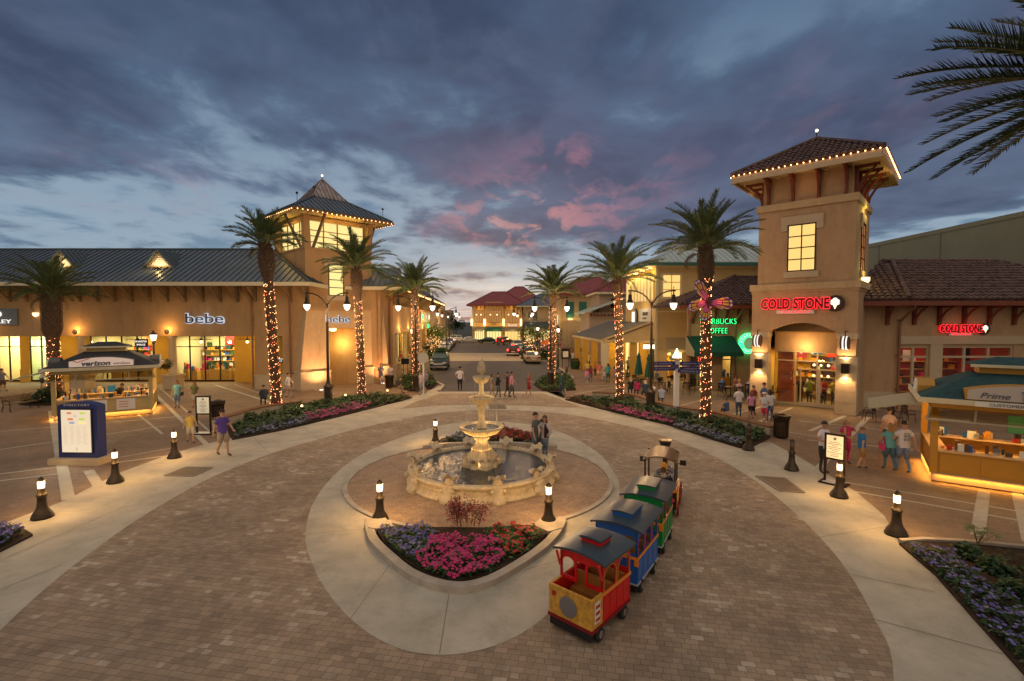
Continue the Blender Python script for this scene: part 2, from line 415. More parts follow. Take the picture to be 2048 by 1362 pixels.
def sheet(name, poly, z, m, base=None, kind='structure'):
    """flat sheet: tessellated polygon"""
    from mathutils.geometry import tessellate_polygon
    poly = ccw(poly); mb = MB()
    tris = tessellate_polygon([[Vector((x, y, 0)) for x, y in poly]])
    fs = []
    for t in tris:
        a, b, c = (Vector((*poly[i], 0)) for i in t)
        fs.append(t if (b - a).cross(c - a).z > 0 else t[::-1])
    mb.add([(x, y, z) for x, y in poly], fs)
    if base is not None:
        n = len(poly); mb.add([(x, y, base) for x, y in poly] + [(x, y, z) for x, y in poly], [(i, (i + 1) % n, n + (i + 1) % n, n + i) for i in range(n)])
    o = mb.build(name, m); o['kind'] = kind
    return o
def offset_line(line, d):
    out = []
    for i, p in enumerate(line):
        a = Vector(line[max(0, i - 1)]); b = Vector(line[min(len(line) - 1, i + 1)]); t = (b - a).normalized()
        out.append((p[0] - t.y * d, p[1] + t.x * d))
    return out
def curb(name, line, w, z0, z1, m, closed=False):
    l = offset_line(line, w / 2); r = offset_line(line, -w / 2); n = len(line)
    if closed:
        l = [tuple(Vector(p) + (Vector(line[(i + 1) % n]) - Vector(line[i - 1])).normalized().orthogonal() * w / 2) for i, p in enumerate(line)]
        r = [tuple(Vector(p) - (Vector(line[(i + 1) % n]) - Vector(line[i - 1])).normalized().orthogonal() * w / 2) for i, p in enumerate(line)]
    vs = []
    for a, b in zip(l, r): vs += [(*a, z0), (*a, z1), (*b, z1), (*b, z0)]
    fs = []
    for i in range(n if closed else n - 1):
        j = (i + 1) % n
        for k in range(3): fs.append((i * 4 + k, j * 4 + k, j * 4 + k + 1, i * 4 + k + 1))
    if not closed: fs += [(0, 1, 2, 3), ((n - 1) * 4 + 3, (n - 1) * 4 + 2, (n - 1) * 4 + 1, (n - 1) * 4)]
    mb = MB(); mb.add(vs, fs)
    return mb.build(name, m)
ORD = ['first', 'second', 'third', 'fourth', 'fifth', 'sixth', 'seventh', 'eighth', 'ninth', 'tenth', 'eleventh', 'twelfth', 'thirteenth', 'fourteenth', 'fifteenth', 'sixteenth', 'seventeenth', 'eighteenth', 'nineteenth', 'twentieth']
# ------------------------------------------------------------------ sky and light
FILL_SKY = 2.4
SUN_EL, SUN_AZ = radians(2.5), radians(-4)
def world():
    w = bpy.data.worlds.new('World'); sc.world = w; w.use_nodes = True; n = w.node_tree; n.nodes.clear(); L = n.links.new
    N = n.nodes.new
    out = N('ShaderNodeOutputWorld'); tc = N('ShaderNodeTexCoord'); sp = N('ShaderNodeSeparateXYZ'); L(tc.outputs['Generated'], sp.inputs[0])
    X, Y, Z = sp.outputs
    def math_(op, a, b=None, c=None, clamp=False):
        k = N('ShaderNodeMath'); k.operation = op; k.use_clamp = clamp
        for i, q in enumerate((a, b, c)):
            if q is None: continue
            if isinstance(q, (int, float)): k.inputs[i].default_value = q
            else: L(q, k.inputs[i])
        return k.outputs[0]
    def ramp(fac, stops):
        r = N('ShaderNodeValToRGB'); L(fac, r.inputs[0]); e = r.color_ramp.elements
        while len(e) < len(stops): e.new(.5)
        for k, (p, c) in enumerate(stops): e[k].position = p; e[k].color = (*c, 1)
        return r.outputs[0]
    def mapr(v, a, b, c=0., d=1., smooth=True):
        r = N('ShaderNodeMapRange'); r.interpolation_type = 'SMOOTHSTEP' if smooth else 'LINEAR'
        r.inputs[1].default_value = a; r.inputs[2].default_value = b; r.inputs[3].default_value = c; r.inputs[4].default_value = d; L(v, r.inputs[0]); return r.outputs[0]
    def mix(f, a, b, mode='MIX'):
        k = N('ShaderNodeMix'); k.data_type = 'RGBA'; k.blend_type = mode
        for i, q in ((0, f), (6, a), (7, b)):
            if isinstance(q, (int, float)): k.inputs[i].default_value = q
            elif isinstance(q, tuple): k.inputs[i].default_value = (*q, 1)
            else: L(q, k.inputs[i])
        return k.outputs[2]
    def gauss(cx, cz, sx, sz):
        a = math_('MULTIPLY', math_('SUBTRACT', X, cx), 1 / sx); b = math_('MULTIPLY', math_('SUBTRACT', Z, cz), 1 / sz)
        q = math_('ADD', math_('MULTIPLY', a, a), math_('MULTIPLY', b, b))
        return math_('POWER', 2.718, math_('MULTIPLY', q, -1.))
    def noise(vec, scale, detail=8, rough=.6, dist=0., off=(0, 0, 0), stretch=(1, 1, 1)):
        mp = N('ShaderNodeMapping'); mp.inputs['Location'].default_value = off; mp.inputs['Scale'].default_value = stretch; L(vec, mp.inputs[0])
        t = N('ShaderNodeTexNoise'); t.inputs['Scale'].default_value = scale; t.inputs['Detail'].default_value = detail; t.inputs['Roughness'].default_value = rough; t.inputs['Distortion'].default_value = dist
        L(mp.outputs[0], t.inputs[0]); return t.outputs['Fac']
    zc = math_('MAXIMUM', Z, 0.)
    base = ramp(zc, [(0, lin((.56, .63, .65))), (.04, lin((.50, .60, .66))), (.10, lin((.43, .54, .63))), (.22, lin((.38, .49, .60))), (.48, lin((.33, .43, .55))), (1, lin((.28, .35, .47)))])
    base = mix(math_('MULTIPLY', gauss(-.04, .03, .26, .075), .95, clamp=True), base, lin((.92, .88, .80)))
    # a broken cloud deck seen in perspective
    den = math_('ADD', zc, .14); cv = N('ShaderNodeCombineXYZ'); L(math_('DIVIDE', X, den), cv.inputs[0]); L(math_('DIVIDE', Y, den), cv.inputs[1])
    V = cv.outputs[0]
    n1 = noise(V, .50, 6, .5, .3, (3.1, .9, 0), (1, .8, 1)); n2 = noise(V, 1.45, 8, .54, .25, (5.2, 3.4, 0)); n3 = noise(V, 4.2, 7, .58, .4, (1.2, 8.4, 0), (1, .7, 1))
    nn = math_('ADD', math_('ADD', math_('MULTIPLY', n1, .57), math_('MULTIPLY', n2, .31)), math_('MULTIPLY', n3, .12))
    cov = math_('ADD', nn, mapr(Z, .05, .27, -.085, .058)); cov = math_('SUBTRACT', cov, math_('MULTIPLY', gauss(.42, .12, .22, .12), .05)); cov = math_('SUBTRACT', cov, math_('MULTIPLY', gauss(-.62, .20, .14, .035), .045))
    mask = mapr(cov, .43, .54)
    deck = mix(mapr(Z, .10, .5), lin((.38, .44, .54)), lin((.265, .33, .44)))
    deck = mix(math_('MULTIPLY', mapr(n2, .38, .68), .75), deck, lin((.205, .25, .355)))
    deck = mix(math_('MULTIPLY', mapr(n3, .4, .75), .40), deck, lin((.40, .45, .56)))
    deck = mix(math_('MULTIPLY', gauss(.15, .30, .5, .14), .28), deck, lin((.36, .33, .45)))
    col = mix(mask, base, deck)
    edge = math_('MULTIPLY', mapr(cov, .39, .44), mapr(cov, .50, .45))
    col = mix(math_('MULTIPLY', math_('MULTIPLY', edge, .55), mapr(Z, .6, .12)), col, lin((.66, .73, .79)))
    # ragged patches lit pink from below the horizon
    p1 = noise(V, 1.7, 8, .56, .5, (0.4, 3.3, 0), (1, .75, 1)); p2 = noise(V, 5.5, 8, .6, .6, (4.1, 1.7, 0), (1, .6, 1))
    pm = mapr(math_('ADD', math_('MULTIPLY', p1, .55), math_('MULTIPLY', p2, .45)), .49, .61)
    reg = math_('MINIMUM', math_('ADD', math_('ADD', gauss(.05, .21, .20, .075), math_('MULTIPLY', gauss(.14, .29, .13, .06), .8)), math_('ADD', math_('MULTIPLY', gauss(-.60, .21, .16, .04), .3), math_('MULTIPLY', gauss(.5, .36, .2, .08), .18))), 1.)
    col = mix(math_('MULTIPLY', math_('MULTIPLY', pm, reg), .62, clamp=True), col, lin((.70, .47, .54)))
    col = mix(math_('MULTIPLY', math_('MULTIPLY', mapr(p2, .5, .62), gauss(.02, .2, .12, .05)), .5, clamp=True), col, lin((.86, .60, .56)))
    hz = noise(V, 1.3, 7, .55, .3, (9, 2, 0), (.22, 1.6, 1))   # thin streaks low down
    col = mix(math_('MULTIPLY', math_('MULTIPLY', mapr(hz, .47, .58), mapr(Z, .17, .04)), .38), col, lin((.42, .54, .66)))
    back = math_('MAXIMUM', mapr(Y, .1, -.7, 1., 1.9), mapr(Z, .70, .95, 1., FILL_SKY))   # unseen sky overhead and behind, brightened to light the ground
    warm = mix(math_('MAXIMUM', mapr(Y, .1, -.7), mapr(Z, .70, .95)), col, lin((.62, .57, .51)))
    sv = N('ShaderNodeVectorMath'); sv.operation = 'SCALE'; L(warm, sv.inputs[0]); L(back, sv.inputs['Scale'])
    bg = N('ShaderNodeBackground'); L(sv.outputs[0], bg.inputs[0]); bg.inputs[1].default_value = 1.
    sk = N('ShaderNodeTexSky'); sk.sky_type = 'NISHITA'; sk.sun_disc = False; sk.sun_elevation = SUN_EL; sk.sun_rotation = SUN_AZ
    b2 = N('ShaderNodeBackground'); L(sk.outputs[0], b2.inputs[0]); b2.inputs[1].default_value = .006
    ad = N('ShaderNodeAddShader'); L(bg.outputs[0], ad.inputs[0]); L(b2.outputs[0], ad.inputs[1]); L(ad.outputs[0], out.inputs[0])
    w.cycles.sampling_method = 'MANUAL'; w.cycles.sample_map_resolution = 512
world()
sun = bpy.data.lights.new('sun', 'SUN'); sun.energy = .12; sun.angle = radians(15); sun.color = (1, .6, .45)
so = bpy.data.objects.new('sun', sun); COL.objects.link(so)
so.rotation_euler = Vector((-sin(SUN_AZ) * cos(SUN_EL), -cos(SUN_AZ) * cos(SUN_EL), -sin(SUN_EL))).to_track_quat('-Z', 'Y').to_euler()
sc.view_settings.view_transform = 'Standard'; sc.view_settings.look = 'None'; sc.view_settings.exposure = 0; sc.view_settings.gamma = 1
sc.cycles.use_denoising = True
try: sc.cycles.denoiser = 'OPENIMAGEDENOISE'
except Exception: pass
sc.cycles.max_bounces = 5; sc.cycles.diffuse_bounces = 2; sc.cycles.glossy_bounces = 2; sc.cycles.transparent_max_bounces = 10; sc.cycles.transmission_bounces = 2
sc.cycles.caustics_reflective = False; sc.cycles.caustics_refractive = False; sc.cycles.sample_clamp_indirect = 4; sc.cycles.use_light_tree = True
# ------------------------------------------------------------------ ground
brickmat('pavers', (.36, .262, .178), (.235, .168, .115), (.14, .105, .075), 2.9, .62, .36, .18, spot=((.45, .36, .27), .80))
brickmat('pavers_ring', (.40, .27, .17), (.30, .20, .14), (.15, .11, .08), 2.6, .55, .3, -.4, nz=.2)
brickmat('plaza_bricks', (.27, .175, .11), (.21, .14, .09), (.14, .10, .07), 5.0, .5, .25, .08, msize=.016, nz=.3, spot=((.30, .22, .16), .9))
M['concrete_slab'] = mat('concrete_slab', (.46, .415, .33), .75, stain=1.1, noise=.2, nscale=.9, bump=.2, bscale=25)
M['concrete_bulb'] = mat('crossing_concrete', (.42, .34, .24), .75, noise=.15, nscale=1.2)
M['asphalt'] = mat('asphalt', (.085, .073, .068), .75, noise=.18, nscale=.8, bump=.3, bscale=60)
M['earth'] = mat('earth', (.06, .07, .045), .95, noise=.2, nscale=.1)
M['curbm'] = mat('kerb_concrete', (.42, .36, .29), .75, noise=.22, nscale=2.2, bump=.2)
def P(lst, z=0.): return [G(*q, z) for q in lst]
sheet('ground', [(-700, -300), (700, -300), (700, 1400), (-700, 1400)], -.03, 'earth')
sheet('plaza_paving', [(-60, -6), (48, -6), (48, 34), (12, 44), (12.6, 140), (-24, 140), (-14, 60), (-10.6, 42), (-60, 46)], 0., 'plaza_bricks')
# concrete walk that rings the roundabout
ringout = P([(-420, 1180), (-120, 1110), (10, 1046), (132, 1000), (238, 946), (338, 909), (412, 888), (465, 876), (560, 858), (680, 830), (800, 800), (848, 786), (866, 778), (884, 768)]) + P([(884, 783), (1122, 783)]) + \
    P([(1062, 766), (1078, 778), (1130, 797), (1200, 815), (1330, 845), (1440, 880), (1480, 892), (1540, 884), (1600, 915), (1714, 985), (1769, 1032), (1800, 1090), (1870, 1150), (1950, 1240), (2048, 1350)]) + [(6.3, 5.4), (5.2, 2.8), (3, .5), (0, -1), (-5, -2), (-11, -1), (-15, 3)]
ringout = [p for p in ringout if True]
sheet('concrete_walk', ringout, .004, 'concrete_slab')
inner = P([(-60, 1318), (0, 1262), (60, 1205), (130, 1145), (200, 1092), (262, 1048), (340, 1000), (430, 952), (540, 908), (640, 878), (740, 852), (850, 830), (960, 820), (1100, 825), (1200, 840), (1300, 864), (1400, 900), (1480, 942), (1560, 1000), (1640, 1075), (1700, 1150), (1750, 1240), (1785, 1325)]) + [(4.2, 5.1), (3.2, 3.6), (1.2, 2.4), (-1.5, 2.1), (-4.4, 2.8), (-7, 4.4)]
sheet('roundabout_paving', smoothpoly(inner, 4), .008, 'pavers')
# a second band of pavers towards the crossing
sheet('crossing_paving', P([(880, 787), (1085, 787), (1140, 806), (1170, 817), (1060, 812), (960, 809), (870, 812), (800, 818), (838, 801)]), .010, 'pavers')
apron = [(611, 1070), (625, 1130), (662, 1195), (720, 1255), (795, 1297), (880, 1311), (965, 1300), (1040, 1270), (1100, 1225), (1150, 1165), (1190, 1110), (1225, 1040), (1240, 985), (1228, 945), (1195, 905), (1130, 868), (1060, 850), (985, 842), (905, 847), (830, 866), (745, 898), (680, 940), (630, 1000)]
sheet('island_apron', smoothpoly(P(apron), 4), .012, 'concrete_slab')
FC = (-1.0, 15.75)
RC = (-1.05, 15.95)
circ = lambda c, r, n=64: [(c[0] + r * cos(2 * pi * i / n), c[1] + r * sin(2 * pi * i / n)) for i in range(n)]
sheet('fountain_ring_paving', circ(RC, 4.2), .035, 'pavers_ring', .0)
c_ = curb('kerb_fountain_ring', circ(RC, 4.28), .14, .0, .06, 'curbm', True); c_['kind'] = 'structure'
# road with kerbs
road = [(-5.25, 35.2), (3.75, 35.2), (3.6, 38.5), (4.6, 41), (5.4, 43), (4.7, 60), (1.6, 63.5), (.6, 76), (2.0, 79), (1.0, 130), (14, 140), (14, 150), (-40, 150), (-40, 132), (-16.6, 128), (-12.6, 79), (-10.9, 76), (-9.6, 63.5), (-10.9, 60), (-9.2, 43), (-6.4, 40.5), (-5.3, 38)]
sheet('road', road, .006, 'asphalt')
sheet('crossing', [(-10.2, 62.0), (4.6, 62.0), (3.2, 64), (2.0, 77), (-12.4, 77), (-11.4, 64)], .012, 'concrete_bulb')
for nm, a in (('kerb_left', [(-5.35, 35.2), (-5.4, 38), (-6.5, 40.5), (-9.3, 43), (-11.0, 60), (-9.7, 63.5), (-11.0, 76), (-12.7, 79), (-16.7, 128)]),
              ('kerb_right', [(3.85, 35.2), (3.7, 38.5), (4.7, 41), (5.5, 43), (4.8, 60), (1.7, 63.5), (.7, 76), (2.1, 79), (1.1, 130)])):
    o = curb(nm, a, .22, 0, .13, 'curbm'); o['kind'] = 'structure'
for i, (a, b, w) in enumerate([((-60, 868), (420, 828), .14), ((-40, 905), (330, 852), .12), ((-40, 953), (118, 934), .13), ((-40, 967), (140, 945), .13), ((222, 927), (340, 911), .13), ((228, 917), (352, 895), .12),
        ((103, 822), (137, 999), .3), ((177, 941), (197, 971), .28), ((240, 800), (325, 868), .12), ((300, 778), (412, 888), .2), ((322, 778), (425, 868), .1),
        ((430, 770), (545, 806), .22), ((470, 770), (560, 800), .1), ((610, 775), (668, 788), .2), ((-20, 800), (60, 797), .12),
        ((1600, 842), (1840, 868), .12), ((1560, 862), (1640, 874), .1), ((1614, 880), (1850, 902), .12), ((1690, 965), (2048, 1025), .10), ((1700, 982), (2048, 1043), .10), ((1968, 982), (1955, 1072), .27), ((2035, 985), (2060, 1085), .27),
        ((1735, 835), (1628, 945), .24), ((1690, 832), (1620, 862), .2), ((1560, 803), (1420, 842), .16), ((1585, 815), (1500, 850), .16), ((1420, 796), (1360, 812), .13), ((1180, 772), (1260, 770), .13), ((1150, 788), (1300, 762), .13)]):
    a = G(*a); b = G(*b); mb = MB(); mb.T = Matrix.Translation((0, 0, .003))
    d = (Vector(b) - Vector(a)).normalized().orthogonal() * w / 2
    z = .0025 + .0009 * (i % 7)
    mb.face([(a[0] + d.x, a[1] + d.y, z), (b[0] + d.x, b[1] + d.y, z), (b[0] - d.x, b[1] - d.y, z), (a[0] - d.x, a[1] - d.y, z)])
    mb.face([(a[0] - d.x, a[1] - d.y, z - .002), (a[0] + d.x, a[1] + d.y, z - .002), (a[0] + d.x, a[1] + d.y, z - .002)]) if False else None
    mb.build('paving_band', 'concrete_slab', kind='structure')
# joints in the concrete, cover plates
M['joint'] = mat('joint', (.24, .20, .16), .9)
mb = MB()
def strip(mb, a, b, w, z):
    a = Vector(a); b = Vector(b); d = (b - a).normalized().orthogonal() * w / 2
    mb.face([(a.x + d.x, a.y + d.y, z), (b.x + d.x, b.y + d.y, z), (b.x - d.x, b.y - d.y, z), (a.x - d.x, a.y - d.y, z)])
for a, b in [((898, 1190), (879, 1309)), ((0, 1122), (255, 1012)), ((0, 1180), (125, 1130)), ((132, 1000), (0, 1060)), ((1545, 885), (1440, 920)), ((1700, 1150), (1870, 1185)), ((1640, 1075), (1800, 1050)), ((1750, 1240), (2010, 1310)), ((612, 1070), (735, 1058)), ((745, 898), (790, 930)), ((1228, 945), (1150, 965)), ((640, 878), (600, 850)), ((540, 908), (500, 868)), ((1300, 864), (1340, 848)), ((960, 808), (1050, 808)), ((850, 830), (838, 800)), ((1060, 812), (1100, 790)), ((1127, 1120), (1050, 1140)), ((700, 1240), (780, 1130))]:
    strip(mb, G(*a), G(*b), .014, .0155)
mb.build('paving_joint', 'joint', kind='structure')
brickmat('cover_plate', (.16, .12, .08), (.20, .15, .10), (.07, .055, .04), 6, .5, .5, .3, off=0)
def plate(poly, label):
    mb = MB(); p = P(poly); c = Vector((sum(q[0] for q in p) / 4, sum(q[1] for q in p) / 4, 0))
    q = [(x - c.x, y - c.y) for x, y in ccw(p)]
    mb.prism(q, .004, .022); o = mb.build('drain_cover', ['cover_plate']); o.location = c
    fr = MB()
    for i in range(4):
        a, b = q[i], q[(i + 1) % 4]; fr.bar((*a, .016), (*b, .016), .07, .022)
    fr.build('frame', 'joint', o); tag(o, label, 'drain cover')
plate([(330, 952), (372, 935), (424, 936), (388, 953)], 'rectangular metal drain cover set in the concrete walk near the purple shirted man')
plate([(1512, 953), (1570, 957), (1608, 986), (1560, 983)], 'square drain cover in the concrete walk beside the unlit bollards')
plate([(978, 810), (980, 818), (1012, 818), (1010, 810)], 'narrow drain grate in the road behind the fountain')
# ------------------------------------------------------------------ plants
def leafquad(mb, c, s, mi, tilt=.8, rnd=R):
    a = rnd.random() * 2 * pi; t = (rnd.random() - .5) * 2 * tilt; u = Vector((cos(a), sin(a), sin(t))).normalized(); v = Vector((-sin(a), cos(a), (rnd.random() - .5) * tilt)).normalized()
    c = Vector(c); u = u * s; v = v * s * .5
    mb.add([c - u, c - v, c + u, c + v], [(0, 1, 2, 3)], mi)
def flower(mb, c, s, mi, rnd=R):
    a0 = rnd.random() * 6; nx, ny = (rnd.random() - .5) * .7, (rnd.random() - .7) * .8
    u = Vector((1, 0, -nx)).normalized(); v = Vector((0, 1, -ny)).normalized(); c = Vector(c); vs = [c + Vector((0, 0, -s * .25))]
    for k in range(10):
        r = s if k % 2 == 0 else s * .62
        vs.append(c + u * cos(a0 + k * pi / 5) * r + v * sin(a0 + k * pi / 5) * r)
    mb.add(vs, [(0, k + 1, (k + 1) % 10 + 1) for k in range(10)], mi)
def bed(name, poly, label, mats, dens, hgt, ls=.05, flo=None, fs=.045, fd=0., z0=.02, seed=1, clump=.5, label2=None):
    """ground cover or flowers filling an outline; stuff nobody could count"""
    rnd = random.Random(seed); poly = ccw(poly)
    xs = [p[0] for p in poly]; ys = [p[1] for p in poly]; A = (max(xs) - min(xs)) * (max(ys) - min(ys)); mb = MB()
    ph = [rnd.random() * 9 for _ in range(4)]
    def hh(x, y): return hgt * (.55 + .45 * sin(x * 3.1 / clump + ph[0]) * sin(y * 2.7 / clump + ph[1]) * .8 + .25 * sin(x * 7.7 / clump + ph[2]) * cos(y * 6.1 / clump + ph[3]))
    for _ in range(int(A * dens)):
        x, y = rnd.uniform(min(xs), max(xs)), rnd.uniform(min(ys), max(ys))
        if not inside((x, y), poly): continue
        h = hh(x, y); z = z0 + h * sqrt(rnd.random())
        leafquad(mb, (x, y, max(z0 + .01, z)), ls * rnd.uniform(.7, 1.4), rnd.choice([0, 0, 1]), rnd=rnd)
    for _ in range(int(A * fd)):
        x, y = rnd.uniform(min(xs), max(xs)), rnd.uniform(min(ys), max(ys))
        if not inside((x, y), poly): continue
        flower(mb, (x, y, z0 + max(.03, hh(x, y)) + rnd.uniform(-.01, .04)), fs * rnd.uniform(.7, 1.25), 2 if rnd.random() < .85 or len(mats) < 4 else 3, rnd)
    o = mb.build(name, mats, kind='stuff'); o['label'] = label; o['category'] = 'flowers' if fd else 'ground cover'
    return o
def lerp2(a, b, t): return tuple(a[i] + (b[i] - a[i]) * t for i in range(len(a)))
# fountain island beds
nb = P([(751, 1057), (800, 1053), (870, 1056), (970, 1057), (1068, 1051), (1096, 1064), (1071, 1092), (1014, 1132), (958, 1158), (902, 1166), (857, 1155), (801, 1116), (767, 1085)], .1)
sheet('planting_bed', nb, .13, 'soil', .0)
co = P([(733, 1045), (738, 1082), (774, 1122), (826, 1162), (902, 1185), (970, 1176), (1037, 1141), (1095, 1099), (1124, 1065), (1131, 1042)])
co = [lerp2(p, (-1, 10.6), .035) for p in co]
o = curb('kerb_island', smoothpoly(co, 5, False), .20, 0, .14, 'curbm'); o['kind'] = 'structure'
for nm, pts in (('kerb_corner_left', [(733, 1040), (736, 1056), (752, 1058), (790, 1053), (770, 1036)]), ('kerb_corner_right', [(1131, 1036), (1127, 1056), (1096, 1064), (1066, 1050), (1085, 1034)])):
    o = sheet(nm, P(pts, .14), .155, 'curbm', 0.)
bed('violet_petunias', P([(762, 1058), (800, 1050), (868, 1058), (870, 1080), (852, 1105), (840, 1122), (812, 1112), (786, 1092), (768, 1074)], .2), 'violet blue petunias in the left end of the heart shaped bed before the fountain', ['leafg', 'leafy', 'violet', 'lilac'], 900, .20, .045, fd=150, fs=.042, z0=.13, seed=2)
bed('pink_petunias', P([(868, 1062), (905, 1072), (935, 1082), (960, 1070), (985, 1068), (1000, 1090), (1012, 1112), (985, 1135), (940, 1150), (895, 1152), (855, 1140), (828, 1120), (852, 1098)], .2), 'magenta petunias filling the middle tip of the bed before the fountain', ['leafg', 'leafd', 'pink', 'mauve'], 900, .22, .045, fd=330, fs=.040, z0=.13, seed=3)
bed('red_petunias', P([(965, 1064), (1000, 1052), (1066, 1050), (1086, 1062), (1060, 1092), (1020, 1112), (1006, 1098), (990, 1076)], .2), 'red petunias in the right end of the bed before the fountain', ['leafg', 'leafy', 'redf', 'redf'], 900, .20, .05, fd=130, fs=.04, z0=.13, seed=4)
bb = [(-3.1, 19.7), (-2.0, 19.95), (-.9, 20.05), (.2, 19.95), (1.3, 19.6), (1.1, 20.6), (.3, 21.7), (-.8, 22.5), (-1.8, 21.8), (-2.8, 20.7)]
sheet('planting_bed_back', bb, .13, 'soil', 0.)
o = curb('kerb_back', smoothpoly([(-3.5, 19.5), (-2.9, 20.9), (-1.9, 22.0), (-.8, 22.8), (.4, 22.0), (1.3, 20.8), (1.7, 19.4)], 4, False), .22, 0, .17, 'curbm'); o['kind'] = 'structure'
o = curb('kerb_back_front', smoothpoly([(-3.6, 19.4), (-2.3, 19.75), (-1, 19.85), (.4, 19.75), (1.8, 19.3)], 4, False), .22, 0, .17, 'curbm'); o['kind'] = 'structure'
bed('back_bed_lilac', [(-2.9, 19.9), (-1.4, 20.15), (-1.3, 21.7), (-1.9, 21.6), (-2.7, 20.7)], 'greyish lilac flowers in the bed behind the fountain', ['leafg', 'leafd', 'lilac', 'violet'], 700, .3, .05, fd=160, z0=.13, seed=5)
bed('back_bed_russet', [(-1.4, 20.15), (1.1, 19.9), (.9, 20.7), (.1, 21.7), (-.8, 22.3), (-1.3, 21.7)], 'russet and red flowers in the bed behind the fountain', ['leafo', 'leafg', 'redf', 'leafo'], 800, .34, .05, fd=180, z0=.13, seed=6)
# long beds
BL = P([(465, 876), (560, 858), (680, 830), (800, 800), (824, 793), (790, 786), (700, 790), (600, 806), (520, 826), (450, 850)], .1)
sheet('planting_bed_left', BL, .06, 'soil', 0.)
bed('ground_cover_left', P([(470, 868), (600, 838), (720, 812), (815, 795), (788, 788), (700, 792), (600, 808), (520, 828), (462, 850)], .2), 'dark green ground cover with rusty patches below the left palms', ['leafg', 'leafd'], 160, .42, .09, z0=.06, seed=7, clump=1.2)
bed('rust_cover_left', P([(740, 810), (824, 795), (800, 789), (750, 797)], .1), 'rusty red ground cover at the tip of the left bed', ['leafo', 'leafg'], 200, .28, .07, z0=.06, seed=17, clump=1.)
bed('lilac_row_left', P([(468, 872), (560, 855), (622, 842), (616, 831), (560, 841), (490, 858)], .15), 'bluish lilac flowers along the front edge of the left bed', ['leafd', 'leafg', 'lilac', 'violet'], 300, .22, .05, fd=110, fs=.05, z0=.06, seed=8)
bed('pink_row_left', P([(612, 843), (700, 822), (742, 811), (734, 801), (690, 811), (606, 831)], .15), 'pink flowers along the front edge of the left bed below the lamp post', ['leafg', 'leafd', 'mauve', 'pink'], 300, .25, .05, fd=170, fs=.055, z0=.06, seed=9)
BR = P([(1130, 797), (1200, 815), (1330, 845), (1440, 880), (1480, 892), (1505, 890), (1540, 872), (1545, 862), (1500, 850), (1443, 835), (1400, 827), (1340, 818), (1296, 806), (1240, 795), (1185, 791)], .1)
sheet('planting_bed_right', BR, .06, 'soil', 0.)
bed('ground_cover_right', P([(1150, 797), (1240, 818), (1340, 840), (1440, 868), (1500, 884), (1535, 868), (1500, 853), (1443, 838), (1400, 829), (1296, 808), (1240, 797), (1190, 792)], .2), 'dark green ground cover with light clumps below the right palms', ['leafg', 'leafd'], 170, .42, .085, z0=.06, seed=10, clump=1.1)
bed('rust_cover_right', P([(1132, 797), (1200, 814), (1240, 824), (1235, 812), (1190, 800), (1150, 792)], .1), 'rusty red ground cover at the tip of the right bed', ['leafo', 'leafg'], 200, .26, .07, z0=.06, seed=18, clump=1.)
bed('pink_row_right', P([(1222, 820), (1300, 838), (1345, 848), (1350, 838), (1300, 826), (1228, 810)], .15), 'pink flowers along the front edge of the right bed', ['leafg', 'leafd', 'mauve', 'pink'], 300, .24, .05, fd=150, fs=.055, z0=.06, seed=11)
bed('lilac_row_right', P([(1345, 850), (1440, 879), (1482, 890), (1488, 878), (1440, 865), (1352, 838)], .15), 'bluish lilac flowers along the front edge of the right bed', ['leafd', 'leafg', 'lilac', 'violet'], 400, .22, .045, fd=120, fs=.045, z0=.06, seed=12)
BN = P([(1798, 1090), (1870, 1152), (1950, 1243), (2048, 1352)]) + [(6.1, 5.1), (12.5, 5.1), (12.9, 10.6)] + P([(2048, 1102), (1930, 1090), (1850, 1086)])
sheet('planting_bed_near', BN, .05, 'soil', 0.)
o = curb('kerb_bed_near', P([(1800, 1087), (1850, 1084), (1930, 1088), (2048, 1099), (2200, 1115)]), .12, 0, .1, 'curbm'); o['kind'] = 'structure'
bed('lilac_row_near', P([(1815, 1090), (1880, 1145), (1960, 1232), (2048, 1322), (2100, 1290), (2048, 1215), (1950, 1140), (1880, 1092)], .15), 'violet flowers along the kerb in the near right corner bed', ['leafd', 'leafg', 'violet', 'lilac'], 520, .24, .05, fd=110, fs=.04, z0=.05, seed=13)
bed('ground_cover_near', P([(1900, 1105), (2060, 1110), (2300, 1130), (2400, 1360), (2130, 1290), (2048, 1200), (1960, 1135)], .1), 'dark ground cover over mulch in the near right corner bed', ['leafd', 'leafg'], 150, .22, .05, z0=.05, seed=14, clump=.8)
BNL = P([(66, 1068), (40, 1052), (-60, 1044), (-400, 1060), (-420, 1180), (-60, 1136), (0, 1101)], .05)
sheet('planting_bed_near_left', BNL, .05, 'soil', 0.)
bed('lilac_near_left', P([(48, 1066), (35, 1054), (-60, 1046), (-150, 1050), (-150, 1140), (-60, 1125), (0, 1092)], .1), 'violet flowers in the bed at the left frame edge', ['leafd', 'leafg', 'violet', 'lilac'], 520, .24, .05, fd=200, fs=.045, z0=.05, seed=15)
for nm, pl, lb in (('lawn_left', [(786, 774), (806, 754), (836, 745), (862, 752), (876, 768), (864, 778), (820, 783)], 'soft green ground cover mound around the lamp post at the left street corner'),
                   ('lawn_right', [(1068, 770), (1088, 756), (1130, 752), (1146, 762), (1152, 781), (1085, 783)], 'soft green ground cover mound around the palm at the right street corner')):
    pp = P(pl); sheet('mound_' + nm, pp, .1, 'soil', 0.)
    c = (sum(p[0] for p in pp) / len(pp), sum(p[1] for p in pp) / len(pp))
    bed('ground_cover_' + nm, [lerp2(p, c, .04) for p in pp], lb, ['grassm', 'leafg'], 120, .5, .1, z0=.08, seed=20, clump=3)
